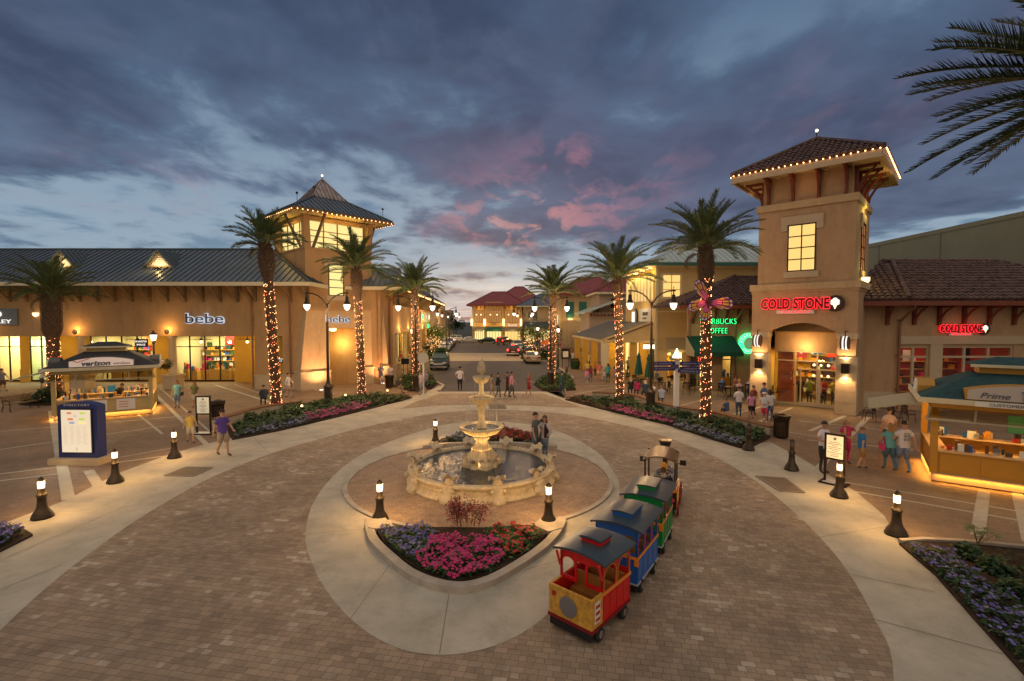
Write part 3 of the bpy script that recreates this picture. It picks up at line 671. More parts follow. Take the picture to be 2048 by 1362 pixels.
def shrubmesh(seed, r=.5, n=420, ls=.07, mats=('leafg', 'leafy')):
    rnd = random.Random(seed); mb = MB()
    for _ in range(n):
        a, b = rnd.random() * 2 * pi, math.acos(rnd.random()); k = r * (.6 + .4 * rnd.random()) * (1 + .22 * sin(a * 3 + seed) * sin(b * 4))
        leafquad(mb, (k * sin(b) * cos(a), k * sin(b) * sin(a), k * cos(b) * .8), ls * rnd.uniform(.7, 1.3), 0 if rnd.random() < .7 else 1, rnd=rnd)
    return mb.mesh('foliage', list(mats))
def shrub(px, py, r, label, cat='shrub', seed=1, mats=('leafg', 'leafy'), z=.06, xy=None, n=420):
    x, y = xy or G(px, py); t = thing('shrub', label, cat, (x, y, z), group='shrubs in the planting beds')
    link('foliage', shrubmesh(seed, r, n, .07 if r < 1 else .12, mats), t)
    mb = MB()
    for k in range(5): mb.tube([(0, 0, 0), (.3 * r * cos(k * 1.3), .3 * r * sin(k * 1.3), .5 * r)], [.02, .008], 5)
    mb.build('stem', 'barkb', t)
for k, (a, b, r, lb) in enumerate([(500, 838, .42, 'left most shrub of the left bed, beside the seat wall end'), (588, 828, .45, 'low green shrub just right of the palm with lights nearest the shop corner'), (632, 815, .45, 'low green shrub left of the twin lamp post in the left bed'), (690, 803, .4, 'low green shrub right of the twin lamp post in the left bed'), (752, 795, .35, 'low green shrub by the kneeling man at the left bed tip')]):
    shrub(a, b, r, lb, seed=k)
for k, (a, b, r, lb) in enumerate([(1205, 797, .4, 'round green shrub left of the slim right palm'), (1262, 803, .45, 'round green shrub right of the slim right palm'), (1325, 822, .45, 'green shrub between the lamp post and the white signpost'), (1375, 838, .42, 'green shrub just left of the thick lit palm'), (1445, 850, .45, 'green shrub just right of the thick lit palm'), (1475, 862, .38, 'green shrub near the garden light in the right bed'), (1515, 868, .3, 'small shrub at the right end of the right bed')]):
    shrub(a, b, r, lb, seed=k + 10, mats=('leafg', 'leafd' if k % 2 else 'leafy'))
for k, (a, b, r, lb) in enumerate([(1935, 1115, .3, 'dark low shrub below the small fan palm'), (1985, 1145, .32, 'dark low shrub in the middle of the near right bed'), (2030, 1195, .3, 'dark low shrub at the right frame edge')]):
    shrub(a, b, r, lb, seed=k + 30, mats=('leafd', 'leafg'), n=300)
def fanpalm(px, py, label, s=1., n=9, z=.05, seed=3, mats='palml', grp='small fan palms'):
    x, y = G(px, py); t = thing('fan_palm', label, 'palm plant', (x, y, z), group=grp); rnd = random.Random(seed); mb = MB(); st = MB()
    for k in range(n):
        a = 2 * pi * k / n + rnd.random(); e = rnd.uniform(.5, 1.2); L_ = s * rnd.uniform(.35, .5); tip = Vector((cos(a) * L_ * cos(e), sin(a) * L_ * cos(e), .12 * s + L_ * sin(e)))
        st.tube([(0, 0, 0), tuple(tip)], [.012, .007], 4)
        u = Vector((cos(a), sin(a), .1)); w = Vector((-sin(a), cos(a), 0)); up = Vector((0, 0, 1))
        for j in range(13):
            g = (j - 6) / 6 * 1.9; d = (u * cos(g) + w * sin(g) + up * .15 * cos(g * 2)).normalized(); q = tip + d * s * .3; q.z -= .05 * s
            sd = d.cross(up).normalized() * .018 * s
            mb.add([tip, tip + d * s * .12 + sd, q, tip + d * s * .12 - sd], [(0, 1, 2, 3)])
    mb.build('frond', mats, t); st.build('stem', 'palms', t)
fanpalm(1955, 1092, 'small green fan palm at the back of the near right bed', .75)
M['leafdry'] = mat('dry_frond', (.13, .085, .04), .8, noise=.3)
def frond(mb, base, az, el, L_, droop, wid, nl=58, rnd=R, curve=1.):
    """a feather frond: rachis with two rows of narrow leaflets"""
    pts = []; K = 9
    for k in range(K + 1):
        t = k / K; e = el - droop * t ** 1.5
        if k == 0: p = Vector(base)
        else: p = pts[-1] + Vector((cos(az) * cos(e), sin(az) * cos(e), sin(e))) * L_ / K
        pts.append(p)
    mb.tube([tuple(p) for p in pts], [.028 * (1 - .85 * k / K) * L_ / 2.6 for k in range(K + 1)], 4, mi=1, cap=False)
    side = Vector((-sin(az), cos(az), 0)); roll = rnd.uniform(-.5, .5)
    for k in range(nl):
        t = .17 + .83 * (k + .5) / nl; f = t * K; i = min(K - 1, int(f)); p = pts[i].lerp(pts[i + 1], f - i); d = (pts[i + 1] - pts[i]).normalized()
        up = side.cross(d).normalized(); 
        if up.z < 0: up = -up
        ln = wid * (sin(pi * min(1, .16 + t * .76)) ** .7) * rnd.uniform(.8, 1.15)
        for s in (-1, 1):
            lat = (side * s * cos(.62 + roll * s * .3) + up * sin(.62 + roll * s * .3))
            q = (lat * .78 + d * (.5 + .5 * t + rnd.uniform(-.14, .18)) + up * rnd.uniform(-.1, .14)).normalized() * ln; q.z -= (.10 + rnd.uniform(-.04, .1)) * ln
            w = d * .019 * (L_ / 2.6)
            mb.add([p - w, p + w, p + q * .6 + w * .8 + Vector((0, 0, .02)), p + q, p + q * .6 - w * .6], [(0, 1, 2, 3, 4)], 0)
def palm(xy, h, r, L_, label, lights=None, seed=1, nf=44, lean=(0, 0), top_r=None, lm='bulbr', z=.05, el0=1.45, el1=.18, wid=.50, bb=.55, nb=None, leafm='palml', dr=1.):
    rnd = random.Random(seed); t = thing('palm_tree', label, 'palm tree', (xy[0], xy[1], z), group='palm trees of the plaza')
    mb = MB(); K = 26; top_r = top_r or r
    def cpt(q): return Vector((lean[0] * q ** 1.4, lean[1] * q ** 1.4, h * q))
    def rad(q):
        k = min(1, max(0, (q - bb) / .08)); return (r * (1 + .3 * max(0, 1 - q * 14)) * (1 - k) + top_r * k) * (1 - .3 * max(0, (q - .93) / .07))
    mb.tube([tuple(cpt(k / K)) for k in range(K + 1)], [rad(k / K) * .93 for k in range(K + 1)], 14, mi=0)
    step = .15; z_ = .1; row = 0
    while z_ < h:     # diamond boot pattern of cut leaf bases
        q = z_ / h; rr = rad(q); c = cpt(q); n = 13; rough = .8 if q < bb else 2.2
        for j in range(n):
            a = 2 * pi * (j + .5 * (row % 2)) / n; o = Vector((cos(a), sin(a), 0)); s_ = Vector((-sin(a), cos(a), 0)) * rr * 2.6 / n
            out = .03 * rough * rnd.uniform(.6, 1.3)
            mb.add([c + o * rr * .92 - s_, c + o * rr * .92 + s_, c + o * (rr + out) + Vector((0, 0, step * 1.1)), c + o * (rr + out * .4) + Vector((0, 0, -step * .2))], [(0, 3, 2), (3, 1, 2)], 0)
        z_ += step; row += 1
    mb.build('trunk', ['bark'], t)
    cr = MB(); top = cpt(1.)
    for k in range(nf):
        q = (k + .5) / nf; az = k * 2.39996 + rnd.uniform(-.15, .15); el = el0 + (el1 - el0) * q ** .9 + rnd.uniform(-.1, .1)
        frond(cr, top + Vector((cos(az) * .12, sin(az) * .12, .2 - .5 * q)), az, el, L_ * rnd.uniform(.85, 1.08) * (.85 + .3 * q * (1 - q) * 2), rnd.uniform(.45, 1.05) * (1.0 + .1 * q) * dr, wid, rnd=rnd)
    cr.build('crown', [leafm, 'palms'], t)
    dd = MB()
    for k in range(5): az = rnd.random() * 6.28; frond(dd, top + Vector((cos(az) * .2, sin(az) * .2, -.35)), az, -.1, L_ * .42, 1.6, wid * .55, nl=26, rnd=rnd)
    dd.build('dead_frond', ['leafdry', 'palms'], t)
    if lights:
        lb = MB(); z0, z1 = lights; n = nb or int((z1 - z0) * 52)
        turns = (z1 - z0) / .21
        for k in range(n):
            q = (k + rnd.random() * .6) / n; zz = z0 + (z1 - z0) * q; a = q * turns * 2 * pi * .5 + rnd.random() * 2.5; rr = rad(zz / h) + .035; c = cpt(zz / h)
            lb.ball((c.x + cos(a) * rr, c.y + sin(a) * rr, zz + rnd.uniform(-.08, .08)), (.0155), 5, mi=0 if rnd.random() < .6 else 1)
        K2 = int(turns * 12); wire = [(cpt((z0 + (z1 - z0) * k / K2) / h) + Vector((cos(k / K2 * turns * pi) * (rad((z0 + (z1 - z0) * k / K2) / h) + .04), sin(k / K2 * turns * pi) * (rad((z0 + (z1 - z0) * k / K2) / h) + .04), 0))) for k in range(K2)]
        lb.tube([tuple(p) for p in wire], .006, 3, mi=2)
        lb.build('string_lights', ['bulb', 'bulbr', 'dark'], t)
        for k in range(3):   # warm light the strings cast on the bark
            zz = z0 + (z1 - z0) * (k + .5) / 3
            for s in (-1, 1):
                light('POINT', tuple(cpt(zz / h) + Vector((s * (r + .55) * .6, -(r + .55), zz - cpt(zz / h).z))), 3.6, (1, .30, .08), .2, t)
    return t
palm(G(553, 822), 9.55, .25, 2.15, 'tallest left palm wrapped in lights, between the shop front and the corner tower', (.2, 7.3), 1, bb=.78, lean=(-.45, 0), nf=36, top_r=.42, el1=.3)
palm(G(724, 797), 8.7, .22, 2.7, 'palm wrapped in lights standing before the corner tower arch', (.2, 6.7), 2, bb=.78, lean=(-.3, 0), nf=40, top_r=.36)
palm(G(833, 777), 7.5, .24, 2.6, 'palm wrapped in lights at the left street corner behind a lamp post', (.2, 6.6), 3, bb=.8, lean=(-.1, 0), nf=42, z=.15)
palm(G(1103, 770), 7.45, .25, 2.7, 'palm wrapped in red lights at the right street corner', (.2, 6.2), 4, bb=.8, lean=(.1, 0), nf=42, z=.15)
palm(G(1240, 803), 8.0, .215, 3.0, 'slim palm wrapped in red lights beside the people seated on the wall', (.3, 6.9), 5, bb=.82, nf=42, lean=(-.25, 0), top_r=.30)
palm(G(1411, 846), 8.9, .225, 2.8, 'thick palm wrapped in lights before the coffee shop sign with the butterfly on it', (.2, 7.3), 6, nf=46, lean=(-.15, 0), top_r=.37, bb=.76)
palm(G(110, 800), 6.7, .34, 2.8, 'stout palm behind the phone kiosk with lights on its lower trunk', (.5, 3.7), 7, nf=44, top_r=.50, z=.3, bb=.56, leafm='palml')
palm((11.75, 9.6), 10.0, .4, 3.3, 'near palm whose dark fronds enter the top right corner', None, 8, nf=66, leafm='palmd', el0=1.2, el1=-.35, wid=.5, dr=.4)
# planter bush round the stout palm
x, y = G(105, 806); sheet('planting_bed_palm', [(x + 1.9 * cos(a * pi / 8), y + 1.0 * sin(a * pi / 8)) for a in range(16)], .12, 'soil', 0.)
bed('ground_cover_palm', [(x + 1.8 * cos(a * pi / 8), y + .95 * sin(a * pi / 8)) for a in range(16)], 'tall dark grass round the foot of the stout palm by the phone kiosk', ['leafd', 'leafg'], 260, 1.0, .13, z0=.1, seed=21, clump=2)
# trees along the street, strung with lights
def tree(x, y, h, r, label, seed, mats=('leafy', 'leafg'), cat='tree', n=1500, lit=True, grp='small street trees', trunks=3, ls=.16):
    rnd = random.Random(seed); t = thing('street_tree', label, cat, (x, y, 0), group=grp); mb = MB()
    tips = []
    for k in range(trunks):
        a = 2 * pi * k / trunks + rnd.random(); q = Vector((cos(a) * r * .35, sin(a) * r * .35, h * .5)); mb.tube([(0.1 * cos(a), .1 * sin(a), 0), tuple(q * .5 + Vector((0, 0, .1))), tuple(q)], [.07 * h / 4, .05 * h / 4, .035 * h / 4], 6)
        for j in range(3):
            b = a + rnd.uniform(-1, 1); e = q + Vector((cos(b) * r * .5, sin(b) * r * .5, h * .25 * rnd.uniform(.6, 1.3))); mb.tube([tuple(q), tuple(e)], [.03 * h / 4, .012 * h / 4], 5); tips.append(e)
    mb.build('trunk', 'barkb', t); cr = MB()
    cl = [(Vector((rnd.gauss(0, .42) * r, rnd.gauss(0, .42) * r, h * rnd.uniform(.42, .95))), rnd.uniform(.3, .55) * r) for _ in range(16)] + [(p, .4 * r) for p in tips]
    for _ in range(n):
        c, rr = rnd.choice(cl); d = Vector((rnd.gauss(0, 1), rnd.gauss(0, 1), rnd.gauss(0, 1))).normalized() * rr * rnd.random() ** .4
        leafquad(cr, c + d, ls * rnd.uniform(.6, 1.2), 0 if rnd.random() < .5 else 1, rnd=rnd)
    cr.build('crown', list(mats), t)
    if lit:
        lb = MB()
        for _ in range(90):
            c, rr = rnd.choice(cl); d = Vector((rnd.gauss(0, 1), rnd.gauss(0, 1), rnd.gauss(0, 1))).normalized() * rr
            lb.ball(c * rnd.uniform(.5, 1) + d, .022, 4)
        lb.build('string_lights', ['bulb'], t); light('POINT', (0, -.8, h * .55), 50, (1, .6, .16), .5, t)
    return t
for k, (x, y, h, r, lb) in enumerate([(-10.5, 66, 4.6, 1.6, 'lit airy tree at the left crossing'), (-11.6, 72, 4.2, 1.4, 'smaller lit tree behind the left crossing'), (-13.2, 86, 4.4, 1.5, 'lit tree further up the left kerb'),
                                      (2.5, 66, 4.4, 1.6, 'lit bushy tree left of the right street lamp'), (3.9, 70, 5.2, 1.8, 'tall light green tree by the right street lamp'), (3.4, 84, 4.6, 1.6, 'lit tree further up the right kerb'), (6.2, 74, 4.8, 1.5, 'green tree beside the orange umbrella')]):
    tree(x, y, h, r, lb, 40 + k, n=1100)
for k, (x, y, h, r, lb) in enumerate([(-22, 150, 8, 4, 'dark tree at the far end of the street left of the red roofed block'), (-29, 160, 7, 4, 'dark tree behind the far left shops'), (-17, 146, 6, 2.6, 'dark tree at the far street corner')]):
    tree(x, y, h, r, lb, 60 + k, ('leafd', 'leafg'), n=900, lit=False, trunks=1, ls=.4)
for nm, pl, lb in (('crossing_left', [(-12.6, 62.5), (-9.9, 63.8), (-11.2, 75.8), (-14, 76), (-14, 62)], 'green clipped ground cover by the left crossing'), ('crossing_right', [(4.6, 62.3), (1.9, 64), (1.0, 76), (5, 77.5), (5.5, 63)], 'green clipped ground cover by the right crossing')):
    bed('ground_cover_' + nm, pl, lb, ['grassm', 'leafg'], 40, .8, .2, z0=.05, seed=24, clump=3)
# ------------------------------------------------------------------ fountain
ft = thing('fountain', 'three tiered carved stone fountain in a round basin with scallop spouts', 'fountain', (FC[0], FC[1], .035))
mb = MB(); mb.sm = True
mb.lathe([(2.42, 0), (2.42, .06), (2.35, .09), (2.31, .12), (2.28, .25), (2.29, .34), (2.35, .38), (2.38, .42), (2.38, .46), (2.33, .49), (2.17, .49), (2.13, .46), (2.12, .1), (1.9, .06), (0.0001, .06)], 72)
mb.build('basin', 'stonef', ft)
mb = MB(); mb.lathe([(2.27, .14), (2.295, .15), (2.295, .27), (2.27, .29)], 72)
mb.build('basin_moulding', 'stonef', ft)
def shell():
    m_ = MB(); n = 7; vs = []; rings = [(0, 0), (.10, .02), (.19, .055), (.23, .04)]
    # fluted open flower shell tilted to the basin, on a carved bracket
    for ri, (rr, zz) in enumerate(rings[1:]):
        for k in range(28):
            a = 2 * pi * k / 28; w = 1 + .16 * abs(sin(a * 2.5)) * ri / 2
            vs.append((rr * w * cos(a), rr * w * sin(a), zz + .03 * sin(a * 5) * ri))
    vs.append((0, 0, -.03))
    fs = [(84, (k + 1) % 28, k) for k in range(28)]
    for ri in range(2): fs += [(ri * 28 + k, ri * 28 + (k + 1) % 28, (ri + 1) * 28 + (k + 1) % 28, (ri + 1) * 28 + k) for k in range(28)]
    m_.T = Matrix.Translation((0, 0, .76)) @ Matrix.Rotation(-.35, 4, 'Y')
    m_.add(vs, fs); o_ = len(m_.v); m_.add([(x, y, z - .035) for x, y, z in vs], [f[::-1] for f in fs]); m_.T = Matrix()
    m_.sm = True
    # bracket: scroll body growing out to a foot
    prof = [(.0, .73, .10), (.03, .66, .13), (.02, .56, .16), (.10, .48, .17), (.17, .38, .17), (.16, .28, .19), (.22, .2, .22), (.30, .12, .24), (.32, .04, .25), (.30, .0, .25)]
    vs = []; N = 12
    for x, z, hw in prof:
        for k in range(N):
            a = 2 * pi * k / N; vs.append((-.06 + (x + .10) * (cos(a) * .5 + .5) , sin(a) * hw * (1 + .1 * cos(3 * a)), z))
    m_.add(vs, [(i * N + k, (i + 1) * N + k, (i + 1) * N + (k + 1) % N, i * N + (k + 1) % N) for i in range(len(prof) - 1) for k in range(N)])
    for s in (-1, 1): m_.ball((.1, s * .17, .36), .075, 8); m_.ball((.2, s * .2, .12), .08, 8)
    return m_.mesh('scallop_spout', ['stonef'])
sh = shell(); NS = 10
for k in range(NS):
    a = -pi / 2 + 2 * pi * (k + .42) / NS; part(ft, sh, (cos(a) * 2.24, sin(a) * 2.24, 0), (0, 0, a), scale=(1.0, 1.0, .88))
def bowl(rim, zt, dep, name):
    m_ = MB(); m_.sm = True; n = 64
    prof = [(rim * .22, zt - dep), (rim * .42, zt - dep * .92), (rim * .70, zt - dep * .68), (rim * .86, zt - dep * .36), (rim * .90, zt - dep * .26), (rim * 1.0, zt - dep * .2), (rim * 1.02, zt - dep * .06), (rim * .99, zt), (rim * .92, zt), (rim * .86, zt - dep * .12), (rim * .5, zt - dep * .42), (rim * .1, zt - dep * .5)]
    vs = []
    for i, (r_, z_) in enumerate(prof):
        for j in range(n):
            a = 2 * pi * j / n; f = .055 * cos(a * 16) if i in (1, 2, 3) else 0; vs.append((r_ * (1 + f) * cos(a), r_ * (1 + f) * sin(a), z_))
    m_.add(vs, [(i * n + j, i * n + (j + 1) % n, (i + 1) * n + (j + 1) % n, (i + 1) * n + j) for i in range(len(prof) - 1) for j in range(n)])
    return m_.build(name, 'stonef', ft)
bowl(.73, 1.72, .34, 'bowl'); bowl(.43, 2.68, .28, 'bowl'); bowl(.29, 3.34, .24, 'bowl')
mb = MB(); mb.sm = True
mb.lathe([(.34, .95), (.33, 1.0), (.27, 1.05), (.20, 1.14), (.19, 1.22), (.26, 1.3), (.24, 1.42)], 32)
mb.lathe([(.14, 1.55), (.17, 1.6), (.17, 1.66), (.14, 1.70), (.15, 1.78), (.11, 1.84), (.105, 2.0), (.115, 2.3), (.14, 2.38), (.12, 2.44)], 32, flute=.05, nf=10)
mb.lathe([(.11, 2.5), (.14, 2.56), (.12, 2.66), (.13, 2.72), (.085, 2.80), (.07, 2.95), (.075, 3.08), (.09, 3.16)], 28, flute=.04, nf=8)
mb.build('column', 'stonef', ft)
mb = MB(); mb.sm = True
mb.lathe([(.07, 3.2), (.10, 3.3), (.055, 3.36), (.06, 3.4), (.115, 3.48), (.135, 3.58), (.12, 3.7), (.07, 3.82), (.025, 3.9), (.02, 3.93), (.0001, 3.97)], 24, flute=.06, nf=8)
mb.build('finial', 'stonef', ft)
mb = MB()
for (h0, h1, w0, w1) in ((0.05, .52, .50, .50), (.52, .58, .54, .52), (.58, .64, .48, .45), (.64, .95, .43, .24), (.95, 1.0, .25, .25)):
    vs = [(s * w, t * w, z) for z, w in ((h0, w0), (h1, w1)) for s, t in ((-1, -1), (1, -1), (1, 1), (-1, 1))]
    mb.T = Matrix.Rotation(pi / 4 + .35, 4, 'Z'); mb.add(vs, [(0, 3, 2, 1), (4, 5, 6, 7), (0, 1, 5, 4), (1, 2, 6, 5), (2, 3, 7, 6), (3, 0, 4, 7)])
mb.T = Matrix(); mb.build('pedestal', 'stonef', ft)
for k in range(8):
    a = k * pi / 4 + .35; s_ = .85 if k % 2 else .72
    part(ft, sh, (cos(a) * (.42 if k % 2 == 0 else .5), sin(a) * (.42 if k % 2 == 0 else .5), .0), (0, 0, a), scale=(s_, s_, .80))
wm = bpy.data.materials.new('fountain_water'); wm.use_nodes = True; n = wm.node_tree; b = n.nodes['Principled BSDF']
b.inputs['Base Color'].default_value = (.01, .035, .055, 1); b.inputs['Roughness'].default_value = .09; b.inputs['Specular IOR Level'].default_value = 1.; b.inputs['IOR'].default_value = 1.4
g = n.nodes.new('ShaderNodeNewGeometry'); t1 = n.nodes.new('ShaderNodeTexNoise'); t1.inputs['Scale'].default_value = 9; t1.inputs['Detail'].default_value = 4; t1.inputs['Distortion'].default_value = 1.2
n.links.new(g.outputs['Position'], t1.inputs['Vector']); bp = n.nodes.new('ShaderNodeBump'); bp.inputs['Strength'].default_value = 1.; bp.inputs['Distance'].default_value = .035
n.links.new(t1.outputs['Fac'], bp.inputs['Height']); n.links.new(bp.outputs[0], b.inputs['Normal']); M['water'] = wm
mb = MB(); mb.face([(2.13 * cos(pi * k / 32), 2.13 * sin(pi * k / 32), .41) for k in range(64)]); mb.build('water', 'water', ft)
for r_, z_ in ((.64, 1.66), (.38, 2.63)):
    mb = MB(); mb.face([(r_ * cos(pi * k / 20), r_ * sin(pi * k / 20), z_) for k in range(40)]); mb.build('water', 'water', ft)
jm = bpy.data.materials.new('water_jet'); jm.use_nodes = True; n = jm.node_tree; n.nodes.clear()
o_ = n.nodes.new('ShaderNodeOutputMaterial'); mx = n.nodes.new('ShaderNodeMixShader'); mx.inputs[0].default_value = .3; tr = n.nodes.new('ShaderNodeBsdfTransparent'); gl = n.nodes.new('ShaderNodeBsdfDiffuse'); gl.inputs[0].default_value = (.5, .52, .52, 1)
n.links.new(tr.outputs[0], mx.inputs[1]); n.links.new(gl.outputs[0], mx.inputs[2]); n.links.new(mx.outputs[0], o_.inputs[0]); M['jet'] = jm
rj = random.Random(5)
for k in range(NS):   # arcs from the scallops
    a = -pi / 2 + 2 * pi * (k + .42) / NS; p = []
    for j in range(13):
        t = j / 12; rr = 2.2 - 1.0 * t; zz = .72 + .95 * t * (1.0 - t) * 1.7 - .3 * t; p.append((cos(a) * rr, sin(a) * rr, zz))
    mb = MB(); mb.tube(p, [.006 + .006 * (j / 12) for j in range(13)], 6); mb.build('water_jet', 'jet', ft)
mb = MB()
for (rim, zt, zb, n_) in ((.74, 1.68, .42, 26), (.44, 2.64, 1.66, 10), (.30, 3.3, 2.63, 5)):
    for k in range(n_):
        a = rj.random() * 2 * pi; out = rj.uniform(.02, .10); zz = zb + rj.uniform(0, .5) * (zt - zb) * (rj.random() < .4)
        mb.tube([(cos(a) * rim, sin(a) * rim, zt), (cos(a) * (rim + out * .7), sin(a) * (rim + out * .7), (zt * .7 + zz * .3)), (cos(a) * (rim + out), sin(a) * (rim + out), zz)], [.003, .005, .007], 4)
mb.build('water_curtain', 'jet', ft)
for k in range(6):   # lamps under the water wash the carved tiers
    a = k * pi / 3 + .5
    light('SPOT', (cos(a) * 1.0, sin(a) * 1.0, .46), 70, (1, .58, .17), .05, ft, rot=(Vector((-cos(a) * 1.0, -sin(a) * 1.0, 1.35))).to_track_quat('-Z', 'Y').to_euler(), spot=1.0, blend=.9)
    if k % 2: light('POINT', (cos(a) * .55, sin(a) * .55, 1.95), 5, (1, .6, .2), .1, ft); light('POINT', (cos(a) * .34, sin(a) * .34, 2.95), 3, (1, .6, .2), .1, ft)
for k in range(5):
    a = -pi / 2 + (k - 2) * .62
    light('POINT', (cos(a) * 3.0, sin(a) * 3.0, .8), 7, (1, .58, .2), .3, ft)
# crimson shrub with canes before the basin
t = thing('crimson_shrub', 'airy crimson leaved shrub on thin canes before the fountain basin', 'shrub', (*G(932, 1062), .13)); rnd = random.Random(4); mb = MB(); cn = MB()
for k in range(16):
    bx, by = rnd.uniform(-.42, .42), rnd.uniform(-.15, .2); hh_ = rnd.uniform(.45, .8) if abs(bx) > .12 else rnd.uniform(.35, .62); tx = bx * 1.15 + rnd.uniform(-.06, .06)
    cn.tube([(bx * .8, by, 0), (bx, by, hh_ * .5), (tx, by, hh_)], [.007, .005, .003], 4)
    for _ in range(95):
        q = rnd.random() ** .6; c = Vector((bx + (tx - bx) * q, by, hh_ * q)) + Vector((rnd.gauss(0, .085), rnd.gauss(0, .085), rnd.gauss(0, .05)))
        if c.z > .12: leafquad(mb, c, .036, 0 if rnd.random() < .85 else 1, rnd=rnd)
mb.build('foliage', ['crimson', 'leafg'], t); cn.build('stem', 'leafo', t)
# ------------------------------------------------------------------ building helpers
goods = ['redf', 'white', 'blue', 'yellow', 'teal', 'paper', 'pink', 'dark', 'leafg', 'orange']
def shopfront(par, u0, u1, z0, z1, v, cols, trans=None, fm='dark', door=None, fw=.07):
    """one glazed shopfront: frame + glass"""
    mb = MB()
    mb.box(u0, u1, v - .05, v + .05, z1 - fw, z1); mb.box(u0, u1, v - .05, v + .05, z0, z0 + fw * 2.2)
    for k in range(cols + 1):
        u = u0 + (u1 - u0) * k / cols; mb.box(max(u0, u - fw / 2), min(u1, u + fw / 2), v - .048, v + .048, z0 + fw * 2.2, z1 - fw)
    if trans: mb.box(u0 + .04, u1 - .04, v - .044, v + .044, trans - fw / 2, trans + fw / 2)
    f = mb.build('shop_window', fm, par)
    g = MB(); g.box(u0 + .02, u1 - .02, v - .006, v + .006, z0 + .1, z1 - .02); g.build('pane', 'glass', f)
    if door is not None:
        d = MB(); w = 1.0
        for s in (0, 1):
            a = door + s * w
            d.box(a, a + .07, v - .09, v - .051, .05, 2.3); d.box(a + w - .07, a + w, v - .09, v - .051, .05, 2.3); d.box(a + .07, a + w - .07, v - .09, v - .051, 2.22, 2.3); d.box(a + .07, a + w - .07, v - .09, v - .051, .05, .28)
        dd = d.build('door', fm, par)
        h = MB(); h.bar((door + w - .12, v - .13, .9), (door + w - .12, v - .13, 1.4), .03); h.bar((door + w + .12, v - .13, .9), (door + w + .12, v - .13, 1.4), .03); h.build('handle', 'silver', dd)
    return f
def room(par, u0, u1, v0, v1, z1, wm_='roomw', seed=1, power=120, col=(1, .78, .4), shelves=True, floor='roomf', z0=.02, dens=1.):
    rnd = random.Random(seed); mb = MB(); t = .08
    mb.box(u0 - t, u0, v0, v1, z0, z1); mb.box(u1, u1 + t, v0, v1, z0, z1); mb.box(u0 - t, u1 + t, v1, v1 + t, z0, z1); mb.box(u0 - t, u1 + t, v0, v1 + t, z1, z1 + t)
    mb.build('room', wm_, par); mb = MB(); mb.box(u0 - t, u1 + t, v0, v1 + t, z0 - .01, z0 + .01); mb.build('room_floor', floor, par)
    if shelves:
        sh_ = MB(); gd = MB()
        for z in (.5, 1.0, 1.5, 2.0, 2.5):
            if z > z1 - .4: break
            sh_.box(u0 + .2, u1 - .2, v1 - .45, v1 - .02, z, z + .04)
            u = u0 + .25
            while u < u1 - .4:
                w = rnd.uniform(.1, .35); h = rnd.uniform(.12, .38)
                if rnd.random() < .75 * dens: gd.box(u, u + w, v1 - .4 + rnd.uniform(0, .1), v1 - .1, z + .041, z + .04 + h, rnd.randrange(len(goods)))
                u += w + rnd.uniform(.01, .12)
        for _ in range(int((u1 - u0) * 1.3 * dens)):   # display tables and racks nearer the glass
            u = rnd.uniform(u0 + .3, u1 - .9); v = rnd.uniform(v0 + .5, (v0 + v1) / 2); h = rnd.uniform(.7, 1.1); w = rnd.uniform(.4, .9)
            sh_.box(u, u + w, v, v + .5, z0 + .02, h)
            for _ in range(5):
                a = u + rnd.uniform(0, w - .15); b = rnd.uniform(.1, .6); gd.box(a, a + rnd.uniform(.06, .15), v + rnd.uniform(0, .2), v + .35, h + .001, h + b, rnd.randrange(len(goods)))
        for _ in range(int((u1 - u0) * .9)):
            u = rnd.uniform(u0 + .2, u1 - .8); w = rnd.uniform(.35, .9); h = rnd.uniform(.4, .9); z = rnd.uniform(2.55, 3.1); v = rnd.choice([v1 - .06, (v0 + v1) / 2]); gd.box(u, u + w, v, v + .03, z, min(z + h, z1 - .15), rnd.randrange(len(goods)))
        sh_.build('shelf', 'oak', par); gd.build('merchandise', goods, par)
    light('AREA', ((u0 + u1) / 2, (v0 + v1) / 2, z1 - .12), power, col, max(.5, (u1 - u0) * .7), par, (0, 0, 0), size2=max(.5, (v1 - v0) * .6))
def window(par, u0, u1, z0, z1, v, nx, nz, m='win', fm='dark', head=True, trim='trim', T=None, sill=True, fw=.06):
    mb = MB(T)
    for k in range(nx + 1):
        u = u0 + (u1 - u0) * k / nx; mb.box(u - fw / 2, u + fw / 2, v - .05, v + .0, z0, z1)
    for k in range(nz + 1):
        z = z0 + (z1 - z0) * k / nz; mb.box(u0 - fw / 2, u1 + fw / 2, v - .046, v + .004, z - fw / 2, z + fw / 2)
    w = mb.build('window', fm, par)
    g = MB(T); g.box(u0, u1, v - .02, v - .008, z0, z1); g.build('pane', m, w)
    if head:
        h = MB(T); h.box(u0 - .38, u1 + .38, v - .1, v + .01, z1 + .04, z1 + .52); h.box(u0 - .38, u0 - .05, v - .09, v + .01, z1 - .3, z1 + .04); h.box(u1 + .05, u1 + .38, v - .09, v + .01, z1 - .3, z1 + .04); h.build('window_head', trim, par)
    if sill:
        h = MB(T); h.box(u0 - .2, u1 + .2, v - .1, v + .01, z0 - .4, z0 - .04); h.build('window_sill', trim, par)
    return w
def downspout(par, u, v, z1, m='pipe', bend=1.):
    mb = MB(); mb.tube([(u - .0, v - bend * 1.3, z1), (u, v - bend * 1.25, z1 - .15), (u, v - .14, z1 - .95), (u, v - .12, z1 - 1.3), (u, v - .12, .1)], .065, 8)
    for z in (1.2, 3.2, 5.2): mb.box(u - .11, u + .11, v - .15, v - .02, z, z + .06)
    mb.build('downspout', m, par)
